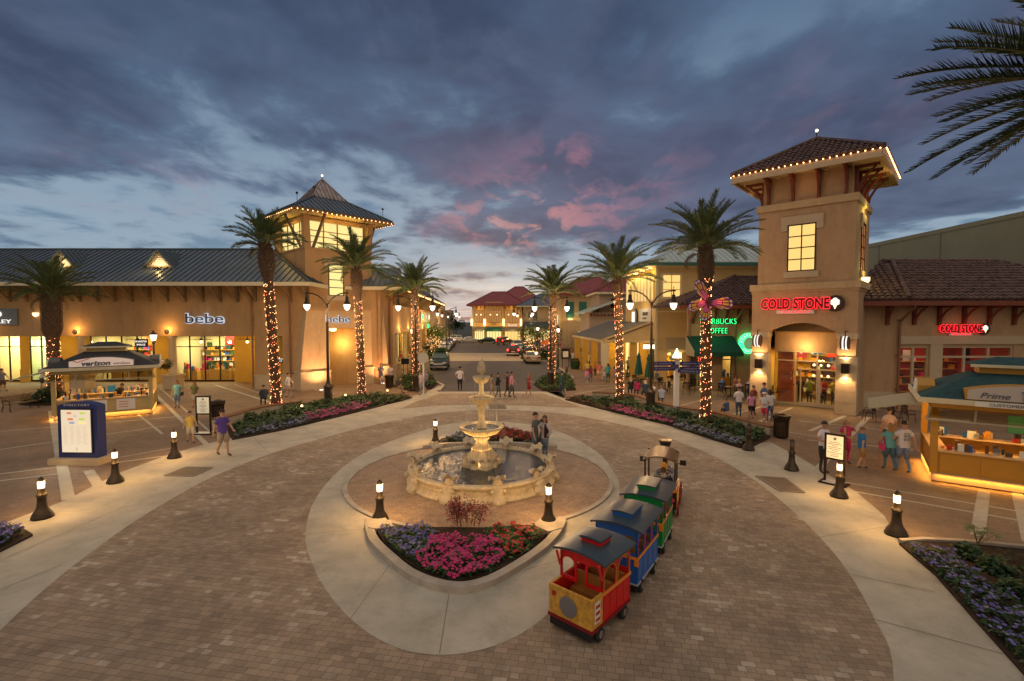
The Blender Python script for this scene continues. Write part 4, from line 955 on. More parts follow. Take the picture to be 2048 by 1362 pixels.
def sconce_disc(par, u, v, z):
    t = MB(); t.T = Matrix.Translation((u, v - .1, z)) @ Matrix.Rotation(pi / 2, 4, 'X'); t.lathe([(.19, .0), (.2, .03), (.14, .07), (.0001, .08)], 20)
    s = t.build('wall_lamp', 'iron', par); g = MB(); g.bar((u, v + .1, z), (u, v, z), .03); g.build('bracket_arm', 'iron', s)
    light('POINT', (u, v - .03, z + .05), 34, (1, .5, .12), .03, par); light('POINT', (u, v - .5, z + .2), 55, (1, .55, .18), .3, par)
def bracket_mesh(out=1.45, drop=1.25, w=.14, curved=False):
    mb = MB(); mb.box(-w / 2, w / 2, -.16, 0, -drop, 0); mb.box(-w / 2, w / 2, -out, -.16, -.16, 0)
    if not curved: mb.bar((0, -.12, -drop + .15), (0, -out + .15, -.14), w * .8, .14)
    else: mb.tube([(0, -.1, -drop + .1), (0, -.22, -drop * .62), (0, -.45 * out, -drop * .34), (0, -.85 * out, -.13)], [.09, .075, .065, .06], 6)
    return mb.mesh('eave_bracket', 'wood' if not curved else 'redwood')
BRK = bracket_mesh(); BRC = bracket_mesh(1.1, 1.15, .17, True); BRS = bracket_mesh(1.1, 1.7, .15, True)
def fan(par, u, v, z):
    mb = MB(); mb.tube([(u, v, z), (u, v, z - .35)], .02, 6); mb.lathe([(.1, -.1), (.12, 0), (.08, .08)], 12, (u, v, z - .35))
    for k in range(5): mb.T = Matrix.Translation((u, v, z - .36)) @ Matrix.Rotation(k * 2 * pi / 5 + .3, 4, 'Z') @ Matrix.Rotation(.15, 4, 'X'); mb.box(.14, .75, -.06, .06, -.01, .01)
    f = mb.build('ceiling_fan', 'dark', par); mb = MB(); mb.ball((u, v, z - .55), .12, 10); mb.build('bulb', 'lampw', f)
    light('POINT', (u, v - .1, z - .75), 105, (1, .66, .2), .15, par)
def arcade(par, u0, u1, depth, zt, cols, piers, holes, name_wall='stucco', back='stucco_y', eave=8.0, seedb=0):
    """shop block with an arcade: upper wall band, columns on pedestals, set back shop wall with openings"""
    mb = MB(); mb.box(u0, u1, 0, .35, zt, eave - .05); mb.build('wall', name_wall, par)
    mb = MB(); mb.box(u0, u1, -.05, 0, zt, zt + .42); mb.build('band', 'stucco', par)
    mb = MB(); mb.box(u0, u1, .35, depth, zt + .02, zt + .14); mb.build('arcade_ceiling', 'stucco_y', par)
    for a, b in piers:
        p = MB(); p.box(a, b, 0.002, .7, 0, zt); p.build('pier', name_wall, par); q = MB(); q.box(a - .08, b + .08, -.09, .78, 0, 1.02); q.box(a - .12, b + .12, -.13, .82, 1.02, 1.12); q.build('plinth', 'stone', par)
    for u in cols:
        c = MB(); c.lathe([(.31, 1.1), (.34, 1.16), (.28, 1.24), (.27, 2), (.24, zt - .42), (.28, zt - .34), (.27, zt - .24), (.36, zt - .14), (.36, zt)], 24, (u, .35, 0)); c.smf = [True] * len(c.f)
        c.build('column', 'stone', par); q = MB(); q.box(u - .5, u + .5, -.15, .85, 0, .95); q.box(u - .56, u + .56, -.21, .91, .95, 1.1); q.build('pedestal', 'stone', par)
        sconce_disc(par, u, -.1, zt + .32)
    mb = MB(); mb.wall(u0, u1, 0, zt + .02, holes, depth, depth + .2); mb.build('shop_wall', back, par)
    a = u0
    for h in sorted(holes) + [(u1, u1, 0, 0)]:
        if h[0] - a > .1: mb = MB(); mb.box(a + .002, h[0] - .002, depth - .06, depth, 0, 1.1); mb.build('wainscot', back, par)
        a = h[1]
def metal_hip(par, u0, u1, vf, vr, vb, z0, z1, left=False, right=True, m='steel_roof', ribs=.46, fascia='cream', th=.14, name='roof'):
    """hip roof: eave at vf, ridge at vr, back eave vb"""
    dl = (vr - vf) if left else 0; dr = (vr - vf) if right else 0
    mb = MB(); mb.slope((u0, vf, z0), (u1, vf, z0), (u1 - dr, vr, z1), (u0 + dl, vr, z1), th, ribs)
    mb.slope((u1, vb, z0), (u0, vb, z0), (u0 + dl, vr, z1), (u1 - dr, vr, z1), th, ribs * 2)
    if right: mb.slope((u1, vf, z0), (u1, vb, z0), (u1 - dr, vr, z1), (u1 - dr, vr, z1), th, ribs)
    if left: mb.slope((u0, vb, z0), (u0, vf, z0), (u0 + dl, vr, z1), (u0 + dl, vr, z1), th, ribs)
    mb.bar((u0 + dl, vr, z1 + .04), (u1 - dr, vr, z1 + .04), .22, .1, mi=1)
    if right: mb.bar((u1, vf, z0 + .04), (u1 - dr, vr, z1 + .04), .2, .09, mi=1)
    if left: mb.bar((u0, vf, z0 + .04), (u0 + dl, vr, z1 + .04), .2, .09, mi=1)
    r = mb.build(name, [m, 'seam' if m == 'steel_roof' else m], par)
    g = MB(); g.box(u0, u1, vf - .12, vf, z0 - .3, z0 - .03); 
    if right: g.box(u1, u1 + .12, vf - .12, vb, z0 - .3, z0 - .03)
    if left: g.box(u0 - .12, u0, vf - .12, vb, z0 - .3, z0 - .03)
    g.build('gutter', fascia, r)
    return r
def dormer(par, u, v, z, w=1.35, h=1.35, dep=3.2, rot=0):
    T = Matrix.Translation((u, v, z)) @ Matrix.Rotation(rot, 4, 'Z')
    mb = MB(T); e = .28
    mb.slope((-w - e, -.35, -e * h / w), (-w - e, dep, -e * h / w), (0, dep, h), (0, -.35, h), .07, .45, mi=0, rmi=1)
    mb.slope((w + e, dep, -e * h / w), (w + e, -.35, -e * h / w), (0, -.35, h), (0, dep, h), .07, .45, mi=0, rmi=1)
    d = mb.build('dormer', ['steel_roof', 'seam'], par)
    mb = MB(T); mb.slabxz([(-w, -.02), (w, -.02), (0, h - .1)], .0, .06); mb.build('gable', 'trim', d)
    mb = MB(T); mb.slabxz([(-w * .62, .08), (w * .62, .08), (0, h * .66)], -.05, -.001); 
    for k in range(6): mb.box(-w * .6 * (1 - k / 6.3), w * .6 * (1 - k / 6.3), -.08, -.05, .12 + k * .13, .16 + k * .13)
    mb.build('louvre', 'white', d)
    mb = MB(T); mb.box(-.16, .16, -.5, -.34, -.18, -.06); mb.build('floodlight', 'dark', d)
    p = T @ Vector((0, -.55, .12)); light('POINT', tuple(p), 34, (1, .62, .22), .08, par)
def ubase(name, label, cat, loc, deg, group=None): return thing(name, label, cat, loc, radians(deg), group)
M['winc'] = emat('clerestory_glow', (1., .80, .30), 1.05)
# ------------------------------------------------------------------ left shop block
L1 = ubase('shop_building', 'long stucco shop block with arcade, blue grey metal roof and lit gable dormers at left', 'building', (-16, 36.5, 0), 0)
holes1 = [(-12.35, -7.3, .05, 3.95), (-19.4, -14.2, .05, 3.95), (-24.5, -22.6, .05, 3.95), (-27.2, -25.3, .05, 3.95), (-33.5, -29.5, .05, 3.95)]
arcade(L1, -34, .6, 4., 4.03, [-9.9, -16.8, -23.9, -30.8], [(-3.45, -2.2), (-1.35, .6)], holes1)
mb = MB(); mb.box(-2.2, -1.35, .5, .7, 0, 4.03); mb.box(-3.45, .6, 4.2, 4.4, 0, 4.03); mb.box(-3.45, -3.2, .7, 4, 0, 4.03); mb.build('niche_wall', 'stucco_y', L1)
mb = MB(); mb.box(.3, .6, .35, 8.6, 0, 7.95); mb.box(-34, .3, 8.4, 8.7, 0, 7.95); mb.build('end_wall', 'stucco', L1)
for i, h in enumerate(holes1):
    shopfront(L1, h[0], h[1], .05, 3.95, 4.1, max(2, round((h[1] - h[0]) / 1.2)), 3.0)
    room(L1, h[0] - .3, h[1] + .3, 4.25, 8.2, 4.02, seed=i + 1, power=430, col=((1, .86, .55) if i != 2 else (.75, 1, .75)), dens=1.2)
for u, v in ((-8.9, 2.2), (-14.0, 2.2), (-21.2, 2.2), (-26.4, 2.2), (-5.2, 2.2)): fan(L1, u, v, 4.05)
light('POINT', (-1.8, 2.5, 3.4), 45, (1, .7, .2), .2, L1)
metal_hip(L1, -36, 1.4, -1.6, 3.7, 9., 8.0, 11.06)
mb = MB(); mb.box(-36, 1.3, -1.6, 0, 7.86, 7.93); mb.build('soffit', 'soffit', L1)
for k in range(26): part(L1, BRK, (.7 - k * 1.32, 0, 7.86))
for u in (-10.8, -18.2, -25.6, -32.8): dormer(L1, u, .55, 9.28, 1.15, 1.3, 3.)
mb = MB(); [mb.box(u - .012, u + .012, -.006, .0, 4.46, 7.8) for u in (-13.4, -6.6, -20.2, -27)]; mb.build('control_joint', 'joint', L1)
downspout(L1, -3.55, 0, 7.9); downspout(L1, -.72, 0, 7.9)
def haloed(par, s, loc, size, rz, sx, off=.035, m='signd', hm='halo', sp=1.):
    p = text(par, s, loc, size, m, rz, .03, sx, 'sign', 0, sp=sp)
    d = (sin(rz) * .06, -cos(rz) * .06)
    text(p, s, (0, 0, -.07), size, hm, 0, .015, 1, 'halo', off, rot=(0, 0, 0), sp=sp)
    return p
haloed(L1, 'bebe', (-7.15, -.12, 5.32), 1.05, 0, 1.45, .045); light('POINT', (-7.15, -.5, 5.3), 7, (.8, .85, 1), .5, L1)
mb = MB(); mb.box(-24.9, -21.2, -.12, -.051, 4.85, 6.1); s_ = mb.build('sign_panel', mat('panel_blue', (.13, .16, .20), .5), L1)
mb = MB(); mb.T = Matrix.Translation((-22.9, -.14, 5.68)); 
n = 40; vs = []; [vs.extend([(.62 * cos(2 * pi * k / n), -.03, .30 * sin(2 * pi * k / n)), (.42 * cos(2 * pi * k / n), -.03, .20 * sin(2 * pi * k / n))]) for k in range(n)]
mb.add(vs, [(2 * k, 2 * ((k + 1) % n), 2 * ((k + 1) % n) + 1, 2 * k + 1) for k in range(n)]); mb.build('oval_ring', 'neonw', s_)
text(s_, 'OAKLEY', (-22.9, -.15, 5.12), .40, 'neonw', 0, .02, 1.7)
def bladesign(par, u, v, z, l1, l2, w=.95):
    mb = MB(); mb.box(u - w / 2, u + w / 2, v - .06, v + .06, z - .28, z + .28); mb.tube([(u, v, z + .28), (u, v, z + .7)], .02, 5); b = mb.build('hanging_sign', 'black', par)
    text(b, l1, (u, v - .075, z + .12), .21, 'neonw', 0, .008, 1.1); text(b, l2, (u, v - .075, z - .13), .21, 'neonw', 0, .008, 1.1)
bladesign(L1, -12.75, 1.0, 3.45, 'SHARPER', 'IMAGE'); 
mb = MB(); mb.box(-2.2, -1.38, .38, .46, 2.0, 2.35); b = mb.build('wall_sign', 'black', L1); text(b, 'SHARPER', (-1.79, .37, 2.25), .13, 'neonw', 0, .006, 1.1); text(b, 'IMAGE', (-1.79, .37, 2.10), .13, 'neonw', 0, .006, 1.1)
mb = MB(); mb.T = Matrix.Translation((-19.7, -.22, 5.62)); mb.lathe([(.0001, -.16), (.16, -.05), (.2, .12), (.16, .16)], 12); mb.build('wall_lamp', 'lampw', L1)
# ------------------------------------------------------------------ left corner tower
T1 = ubase('corner_tower', 'stucco corner tower with copper spire roof, lit clerestory and flared entrance arch', 'building', (-15.85, 40.9, 0), 47)
b = 2.8
mb = MB(); mb.box(-b, b, -b, b, 4.75, 10.75); mb.box(-b, b, -1.0, b, 0, 4.75); mb.box(-b - .5, -b + .1, -b, -1, 0, 4.75); mb.box(b - .9, b, -b, -1, 0, 4.75); mb.build('tower_wall', 'stucco', T1)
mb = MB()
for s, t_ in ((-1, -1), (1, -1), (1, 1), (-1, 1)):
    x, y = s * (b - .22), t_ * (b - .22); q = .26
    lo = [(x + i * q, y + j * q, 10.75) for i, j in ((-1, -1), (1, -1), (1, 1), (-1, 1))]; hi = [(x * 1.06 + i * q * .85, y * 1.06 + j * q * .85, 13.35) for i, j in ((-1, -1), (1, -1), (1, 1), (-1, 1))]
    mb.add(lo + hi, [(0, 1, 5, 4), (1, 2, 6, 5), (2, 3, 7, 6), (3, 0, 4, 7)])
mb.box(-b, b, -b, b, 12.9, 13.2); mb.build('clerestory_post', 'stucco', T1)
mb = MB(); mb.box(-b - .06, b + .06, -b - .06, b + .06, 10.70, 10.82); mb.build('sill_band', 'stucco', T1)
for r_ in range(4):
    Tm = Matrix.Rotation(r_ * pi / 2, 4, 'Z')
    mb = MB(Tm); W = b - .5
    for k in range(5): u = -W + 2 * W * k / 4; mb.box(u - .04, u + .04, -b + .32, -b + .42, 10.82, 12.9)
    for z in (11.3, 11.75, 12.2): mb.box(-W, W, -b + .325, -b + .415, z - .03, z + .03)
    w_ = mb.build('clerestory_window', 'redwood', T1); g = MB(Tm); g.box(-W, W, -b + .38, -b + .40, 10.82, 12.9); g.build('pane', 'winc', w_)
    # slanting struts
    for s in (-1, 1): mb = MB(Tm); mb.bar((s * (b - .62), -b - .02, 10.8), (s * (b - 1.15), -b - 1.0, 13.3), .13, .2); mb.build('strut', 'wood', T1)
    for s in (-.9, .9): light('POINT', tuple(Tm @ Vector((s, -b - .5, 12.3))), 34, (1, .62, .12), .2, T1)
mb = MB(); mb.box(-1.2, 1.2, -1.2, 1.2, 10.8, 13.2); mb.build('lantern_core', 'winy', T1)
e = 4.1; rb = 1.4
mb = MB(); mb.box(-e, e, -e, e, 13.28, 13.34); mb.build('soffit', 'soffit', T1)
mb = MB(); mb2 = MB()
for r_ in range(4):
    mb.T = Matrix.Rotation(r_ * pi / 2, 4, 'Z'); mb.slope((-e, -e, 13.5), (e, -e, 13.5), (rb, -rb, 15.1), (-rb, -rb, 15.1), .1, .42); mb.bar((-e, -e, 13.52), (-rb, -rb, 15.13), .16, .08, mi=1)
    mb2.T = mb.T; mb2.slope((-rb - .1, -rb - .1, 15.08), (rb + .1, -rb - .1, 15.08), (0, 0, 17.0), (0, 0, 17.0), .06, .34); mb2.bar((-rb - .1, -rb - .1, 15.08), (0, 0, 17.02), .1, .06, mi=1)
mb.build('roof', ['steel_roof', 'seam'], T1); mb2.build('spire', ['copper', 'copper'], T1)
mb = MB()
for r_ in range(4): mb.T = Matrix.Rotation(r_ * pi / 2, 4, 'Z'); mb.box(-e - .06, e + .06, -e - .1, -e + .001, 13.26, 13.44)
mb.build('gutter', 'wood', T1)
mb = MB(); mb.tube([(0, 0, 16.9), (0, 0, 17.2)], .03, 6); mb.ball((0, 0, 17.28), .09, 8, mi=1); mb.build('finial', ['dark', 'lamp'], T1)
for x_, y_ in ((-3.5, -3.2), (3.6, -3.4), (-1.6, -1.9)):
    mb = MB(); mb.tube([(x_, y_, 13.5 + (4.1 - max(abs(x_), abs(y_))) * .65), (x_, y_, 14.15 + (4.1 - max(abs(x_), abs(y_))) * .65)], .02, 5); mb.ball((x_, y_, 14.25 + (4.1 - max(abs(x_), abs(y_))) * .65), .1, 7); mb.build('floodlight', 'dark', T1)
bm_ = MB(); bm_.ball((0, 0, 0), .036, 6); BULB = bm_.mesh('eave_bulb', 'bulbw')
for r_ in (0, 3, 1):
    Tm = Matrix.Rotation(r_ * pi / 2, 4, 'Z')
    for k in range(22): part(T1, BULB, tuple(Tm @ Vector((-e + 2 * e * (k + .5) / 22, -e - .12, 13.28))))
    light('POINT', tuple(Tm @ Vector((0, -e + .3, 12.9))), 10, (1, .55, .2), .4, T1)
window(T1, -.95, .25, 7.2, 9.65, -b, 1, 4, 'winy'); window(T1, .6, 1.4, 7.2, 9.6, -b, 1, 4, 'winy') if False else None
# flared entrance arch
mb = MB(); y0, y1 = -3.75, -2.79
mb.box(-3.2, 3.3, y0, y1, 4.6, 5.95)
for s, i0, o0 in ((-1, -1.45, -3.2), (1, 1.55, 3.3)):
    o1 = o0 + s * .5; p = [(o0, 5.94), (o1, 1.32), (i0, 1.32), (i0, 4.6), (o0, 4.6)]
    mb.slabxz(p if s < 0 else p[::-1], y0 + .001, y1)
mb.build('arch', 'stucco_pale', T1)
for s, i0, o0 in ((-1, -1.4, -3.75), (1, 1.5, 3.85)): mb = MB(); a_, b_ = sorted((i0, o0)); mb.box(a_, b_, y0 - .12, y1, 0, 1.25); mb.box(a_ - .05, b_ + .05, y0 - .17, y1 + .01, 1.25, 1.36); mb.build('plinth', 'stone', T1)
mb = MB(); mb.box(-3.2, 3.3, y0 - .06, y1, 5.95, 6.1); mb.build('cornice', 'stucco', T1)
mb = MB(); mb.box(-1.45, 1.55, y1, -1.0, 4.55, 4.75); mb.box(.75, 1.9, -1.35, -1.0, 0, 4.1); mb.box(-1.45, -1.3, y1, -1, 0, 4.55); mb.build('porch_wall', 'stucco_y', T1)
shopfront(T1, -1.3, -.2, .1, 3.9, -1.08, 1, 2.6); mb = MB(); mb.box(-1.28, -.22, -1.04, -1.02, .2, 3.85); mb.build('lit_glass', 'winy', T1)
haloed(T1, 'bebe', (-.75, y0 - .1, 5.28), .80, 0, 1.3, .035)
mb = MB(); mb.ball((-1.0, y0 + .3, 4.5), .28, 12, sz=.6); mb.build('ceiling_lamp', 'lampw', T1); light('POINT', (0, -2.6, 3.3), 120, (1, .72, .22), .2, T1)
for u in (-2.5, 2.75):
    mb = MB(); mb.lathe([(.13, 0), (.13, .03), (.0001, .035)], 12, (u, y0 - .75, .005)); mb.build('ground_light', 'lamp', T1)
    light('SPOT', (u, y0 - 1.3, .1), 900, (1, .47, .20), .08, T1, rot=Vector((0, .36, 1)).to_track_quat('-Z', 'Y').to_euler(), spot=2.0, blend=1)
light('SPOT', (0.2, y0 - 1.4, .1), 100, (1, .6, .3), .1, T1, rot=Vector((0, .36, 1)).to_track_quat('-Z', 'Y').to_euler(), spot=1.2, blend=1)
# ------------------------------------------------------------------ left street block
L2 = ubase('street_shop_building', 'shop row with arcade and metal roof running back along the left of the street', 'building', (-10.7, 42.2, 0), 93.3)
holes2 = [(3.6, 9.5, .05, 3.6), (11.5, 16.5, .05, 3.6), (18.5, 23.5, .05, 3.6), (25.5, 31, .05, 3.6), (33, 37, .05, 3.6)]
arcade(L2, 1.6, 38, 3.2, 4.03, [4.6, 10.5, 16.5, 22.5], [(1.6, 2.6), (26, 28), (33, 34.5), (36.5, 38)], holes2)
for i, h in enumerate(holes2):
    mb = MB(); mb.box(h[0], h[1], 3.3, 3.34, .1, 3.55); mb.build('lit_glass', 'win', L2); shopfront(L2, h[0], h[1], .05, 3.6, 3.25, 4, 2.8)
mb = MB(); mb.box(-2.2, 1.7, .3, .6, 0, 7.9); mb.box(-2.2, -1.9, .5, 8, 0, 7.9); mb.box(38, 38.3, 0, 8, 0, 7.9); mb.build('end_wall', 'stucco', L2)
metal_hip(L2, -2.6, 38, -1.6, 3.7, 9., 8.0, 11.0, left=True, right=True)
mb = MB(); mb.box(-2.6, 38, -1.6, 0, 7.86, 7.93); mb.build('soffit', 'soffit', L2)
for k in range(28): part(L2, BRK, (1.8 + k * 1.32, 0, 7.86))
for u in (7.5, 17, 26, 34): dormer(L2, u, .6, 9.28, 1.1, 1.3, 2.8); fan(L2, u, 1.6, 4.0); light('POINT', (u, -1.6, 3.4), 110, (1, .6, .15), .2, L2)
downspout(L2, 1.2, .3, 7.9)
mb = MB(); mb.tube([(-2, -1.74, 7.72), (38, -1.74, 7.72)], .035, 5); mb.build('rope_light', 'bulbw', L2)
for u in (3, 9, 15, 22, 30): light('POINT', (u, -.9, 6.6), 24, (1, .6, .2), .3, L2)
for u, s, m_ in ((21.5, 'CASE', 'neong'), (25.4, 'G', 'neonw'), (29, 'SALE', 'neonw')):
    mb = MB(); mb.box(u - 1.3, u + 1.3, -.16, -.06, 5.0, 6.3); q = mb.build('sign_panel', 'cream', L2); text(q, s, (u, -.2, 5.65), .8, m_, 0, .02)
mb = MB(); mb.box(27.4, 27.9, -.3, -.1, 4.1, 4.7); mb.build('green_lamp', 'neong', L2); light('POINT', (27.6, -.5, 4.7), 40, (.2, 1, .1), .1, L2)
L3 = ubase('taller_shop_building', 'pale grey parapet shop block at the far left of the street', 'building', (-15.5, 92, 0), 93.3)
mb = MB(); mb.box(2, 46, 0, 9, 0, 7.6); mb.box(14, 30, -.4, 8, 7.6, 9.4); mb.box(2, 46, -.1, .0, 7.2, 7.7); mb.box(0, 2.5, -1.2, 6, 0, 5.6); mb.build('wall', 'stucco_pale', L3)
for k in range(9): window(L3, 4 + k * 4.6, 6.6 + k * 4.6, .6, 3.2, -.001, 3, 2, 'win', head=False, sill=False)
for u in (8, 20, 32): light('POINT', (u, -2.5, 3.4), 130, (1, .65, .25), .2, L3)
L4 = ubase('flat_roof_shop_building', 'plain far shop block closing the street beyond the parked cars', 'building', (-37, 158, 0), 0)
mb = MB(); mb.box(0, 17, 0, 8, 0, 8.6); mb.box(2, 9, -.3, 0, 8.6, 9.3); mb.build('wall', 'stucco_pale', L4)
for k in range(4): window(L4, 1 + k * 4, 4 + k * 4, .6, 3.4, -.001, 2, 1, 'win', head=False, sill=False)
light('POINT', (9, -3, 3.5), 300, (1, .65, .25), .3, L4)
# ------------------------------------------------------------------ far red roofed block
B6 = ubase('red_roof_building', 'two storey far shop block with dark red hip roof and rows of lit windows', 'building', (-9.7, 118, 0), -6)
mb = MB(); mb.box(0, 12.2, 0, 12, 0, 8.8); mb.box(3.3, 7.6, -.5, 0, 3.8, 9.7); mb.build('wall', mat('stucco_gold', (.58, .36, .14), .85), B6)
metal_hip(B6, -1.1, 13.2, -1.3, 4.2, 9.8, 9.0, 12.4, True, True, 'red_roof', .55, 'redwood'); metal_hip(B6, 3.0, 18.5, 1.5, 8.2, 15, 9.0, 13.9, True, True, 'red_roof', .55, 'redwood', name='rear_roof')
for k in range(13): part(B6, BRC, (.1 + k * 1.0, 0, 8.8), scale=(.8, .8, .8))
for u0, u1, nx in ((.6, 3.0, 4), (3.7, 7.2, 6), (8.0, 11.8, 6)): window(B6, u0, u1, 4.7, 7.7, -.52 if u0 == 3.7 else -.001, nx, 1, mat('far_window', (.1, .05, .03), .3, emit=(1, .45, .12), es=.35, noise=.5, nscale=2), head=False, sill=False)
for u in (1.2, 2.3, 4.6, 6.2, 9, 10.6): mb = MB(); mb.ball((u, -.8, 6.6), .16, 6); mb.build('bulb', 'lampw', B6)
for u in (0, 3.15, 7.8, 12): mb = MB(); mb.box(u - .22, u + .22, -.75, -.52, 3.9, 5.6); mb.build('pilaster_lamp', 'lampw', B6); light('POINT', (u, -1.5, 4.8), 30, (1, .55, .15), .2, B6)
for u0, u1, m_ in ((.6, 3, 'winy'), (3.7, 7.2, 'winy'), (8, 11.8, 'win')): window(B6, u0, u1, .5, 2.9, -.52 if u0 == 3.7 else -.001, 5, 1, m_, head=False, sill=False)
for u0, u1, m_ in ((3.3, 7.6, 'awn'), (8, 11.9, 'shingle'), (.3, 3, 'shingle')): mb = MB(); mb.add([(u0, -.53, 3.6), (u1, -.53, 3.6), (u1, -1.9, 2.8), (u0, -1.9, 2.8), (u0, -1.9, 2.6), (u1, -1.9, 2.6)], [(0, 1, 2, 3), (3, 2, 5, 4)]); mb.build('awning', m_, B6)
text(B6, 'OFF', (5.4, -.56, 4.3), .7, 'signd'); text(B6, 'Koret', (9.9, -.05, 4.1), .9, 'neonw')
for u in (2, 6, 10): light('POINT', (u, -2.6, 3.1), 110, (1, .65, .2), .2, B6)
light('POINT', (2, -1.0, 8.0), 35, (1, .6, .15), .2, B6); light('POINT', (9.5, -1.0, 8.0), 35, (1, .6, .15), .2, B6)
B7 = ubase('blue_roof_building', 'far grey stucco shop with blue metal roof next to the red roofed block', 'building', (2.6, 112, 0), -2)
mb = MB(); mb.box(0, 10.5, 0, 10, 0, 8.4); mb.build('wall', 'stucco_pale', B7); metal_hip(B7, -1.5, 11.5, -1, 4.5, 10.5, 8.6, 11.6, True, True, 'steel_roof', .55)
window(B7, 1.2, 3.2, 5.2, 7, -.001, 3, 1, mat('dark_window', (.03, .03, .035), .15), head=False); window(B7, 6.8, 9.4, 5.2, 7.2, -.001, 3, 1, MATS['dark_window'], head=False)
mb = MB(); mb.slope((-.6, -2.2, 3.6), (11, -2.2, 3.6), (10, 0, 4.9), (.4, 0, 4.9), .12, .5); mb.build('canopy', ['steel_roof', 'seam'], B7)
for u0, u1 in ((.6, 3.4), (4.2, 6.8), (7.6, 10)): window(B7, u0, u1, .5, 3.0, -.001, 3, 1, 'winy', head=False, sill=False)
for u in (2, 8): light('POINT', (u, -2.8, 3.0), 160, (1, .65, .2), .2, B7)
text(B7, 'Dal', (4.0, -.05, 4.0), .8, 'neonw')
# ------------------------------------------------------------------ right: teal shutter block
B5 = ubase('shutter_building', 'two storey cream block with dark red metal roof and tall teal shutters', 'building', (8.3, 86, 0), 0)
mb = MB(); mb.box(0, 12, 0, 9, 0, 9.8); mb.box(0, 12, -.08, 0, 5.0, 5.4); mb.box(-.1, .5, -.12, 0, 0, 9.7); mb.build('wall', 'stucco_pale', B5)
metal_hip(B5, -.9, 13, -.9, 4.2, 9.9, 9.9, 13.2, True, True, 'red_roof', .5, 'redwood')
for u in (1.35, 3.6):
    mb = MB(); mb.box(u, u + 1.35, -.1, -.001, 5.7, 8.5); s_ = mb.build('shutter', 'teal', B5)
    for k in range(12): pass
    f = MB(); f.box(u + .3, u + 1.05, -.5, -.1, 5.35, 5.5); f.build('floodlight', 'lampw', B5); light('POINT', (u + .67, -.7, 5.75), 30, (1, .7, .25), .1, B5)
mb = MB(); mb.box(2.2, 5.6, -.06, -.001, .2, 3.2); mb.build('poster_board', 'stucco_tan', B5); mb = MB(); mb.box(3.4, 5.3, -.12, -.06, 1.3, 3.3); q = mb.build('poster', 'paper', B5)
mb = MB(); mb.box(4.15, 4.5, -.15, -.12, 2.45, 3.0); mb.box(3.7, 5.0, -.15, -.12, 2.0, 2.1); mb.box(3.8, 4.9, -.15, -.12, 1.8, 1.86); mb.build('print', 'dark', q)
mb = MB(); mb.box(-.3, -.02, -1.6, -.7, 4.6, 6.2); mb.build('blade_sign', 'paper', B5)
light('POINT', (6.5, -1.4, 4.2), 120, (1, .65, .15), .2, B5); light('POINT', (-.8, -.8, 5.5), 120, (1, .6, .15), .2, B5)
B5b = ubase('gabled_shop_building', 'rose clapboard shop with small red and grey roofs between the teal shutters and the porch', 'building', (9.9, 62, 0), 0)
mb = MB(); mb.box(0, 7, 0, 8, 0, 6.2); mb.box(1.8, 9, 3, 10, 6.2, 8.9); mb.build('wall', 'clapp', B5b)
mb = MB(); mb.slope((-.8, -.9, 6.2), (-.8, 9, 6.2), (4.4, 9, 8.1), (4.4, -.9, 8.1), .14, .5); mb.slope((9, -1, 6.4), (-.8, -.9, 6.2), (4.4, -.9, 8.1), (4.4, -.9, 8.1), .1, 0) if False else None; mb.build('roof', ['steel_pale', 'steel_pale'], B5b)
metal_hip(B5b, 1.2, 10, 2.2, 5.5, 10, 9.0, 11.0, True, True, 'red_roof', .5, 'cream', name='upper_roof')
mb = MB(); 
for k in range(8): mb.box(.1 + k * .45, .25 + k * .45, -.45, 0, 5.75, 6.1)
mb.build('eave_bracket', 'redwood', B5b); mb = MB(); mb.box(1.6, 3.4, -.1, -.001, 3.9, 4.6); q = mb.build('sign_panel', 'cream', B5b); text(q, 'OUTLET', (2.5, -.13, 4.25), .4, 'signd')
window(B5b, 3.4, 4.8, 6.9, 8.1, 2.999, 2, 1, MATS['dark_window'], head=False)
# ------------------------------------------------------------------ clapboard block
B3 = ubase('clapboard_building', 'two storey yellow clapboard building with pale metal hip roof and lit upper windows', 'building', (12.4, 41.5, 0), 0)
mb = MB(); mb.wall(0, 13, 0, 10., [(.95, 2.3, .25, 3.2), (.5, 2.0, 7.2, 9.1)], 0, .25); mb.build('wall', 'clap', B3)
mb = MB(); mb.add([(0, 0, 3.6), (0, 0, 10), (-.5, 9, 10), (-.5, 9, 3.6)], [(0, 1, 2, 3)]); mb.build('street_wall', 'clap_lit', B3); mb = MB(); mb.box(-.5, 13, 9, 9.2, 0, 10); mb.build('rear_wall', 'clap', B3)
mb = MB(); mb.box(-.12, .1, -.06, .14, 0, 10); mb.box(0, 13, -.05, 0, 9.7, 10); mb.box(0, 13, -.04, 0, 5.9, 6.05); mb.build('corner_board', 'cream', B3)
window(B3, .5, 2.0, 7.2, 9.1, .05, 2, 3, 'win', 'orange', head=False, sill=False)
mb = MB(); mb.box(.35, 2.15, -.05, 0, 9.1, 9.25); mb.box(.35, .5, -.05, 0, 7.05, 9.1); mb.box(2.0, 2.15, -.05, 0, 7.05, 9.1); mb.box(.5, 2.0, -.05, 0, 7.05, 7.2); mb.build('window_trim', 'cream', B3)
mb = MB(); 
e0, e1, e2, e3 = (-.9, -.9, 10.1), (14, -.9, 10.1), (14, 10, 10.1), (-1.5, 10, 10.1); r0, r1 = (4.5, 4.5, 12.6), (9, 4.5, 12.6)
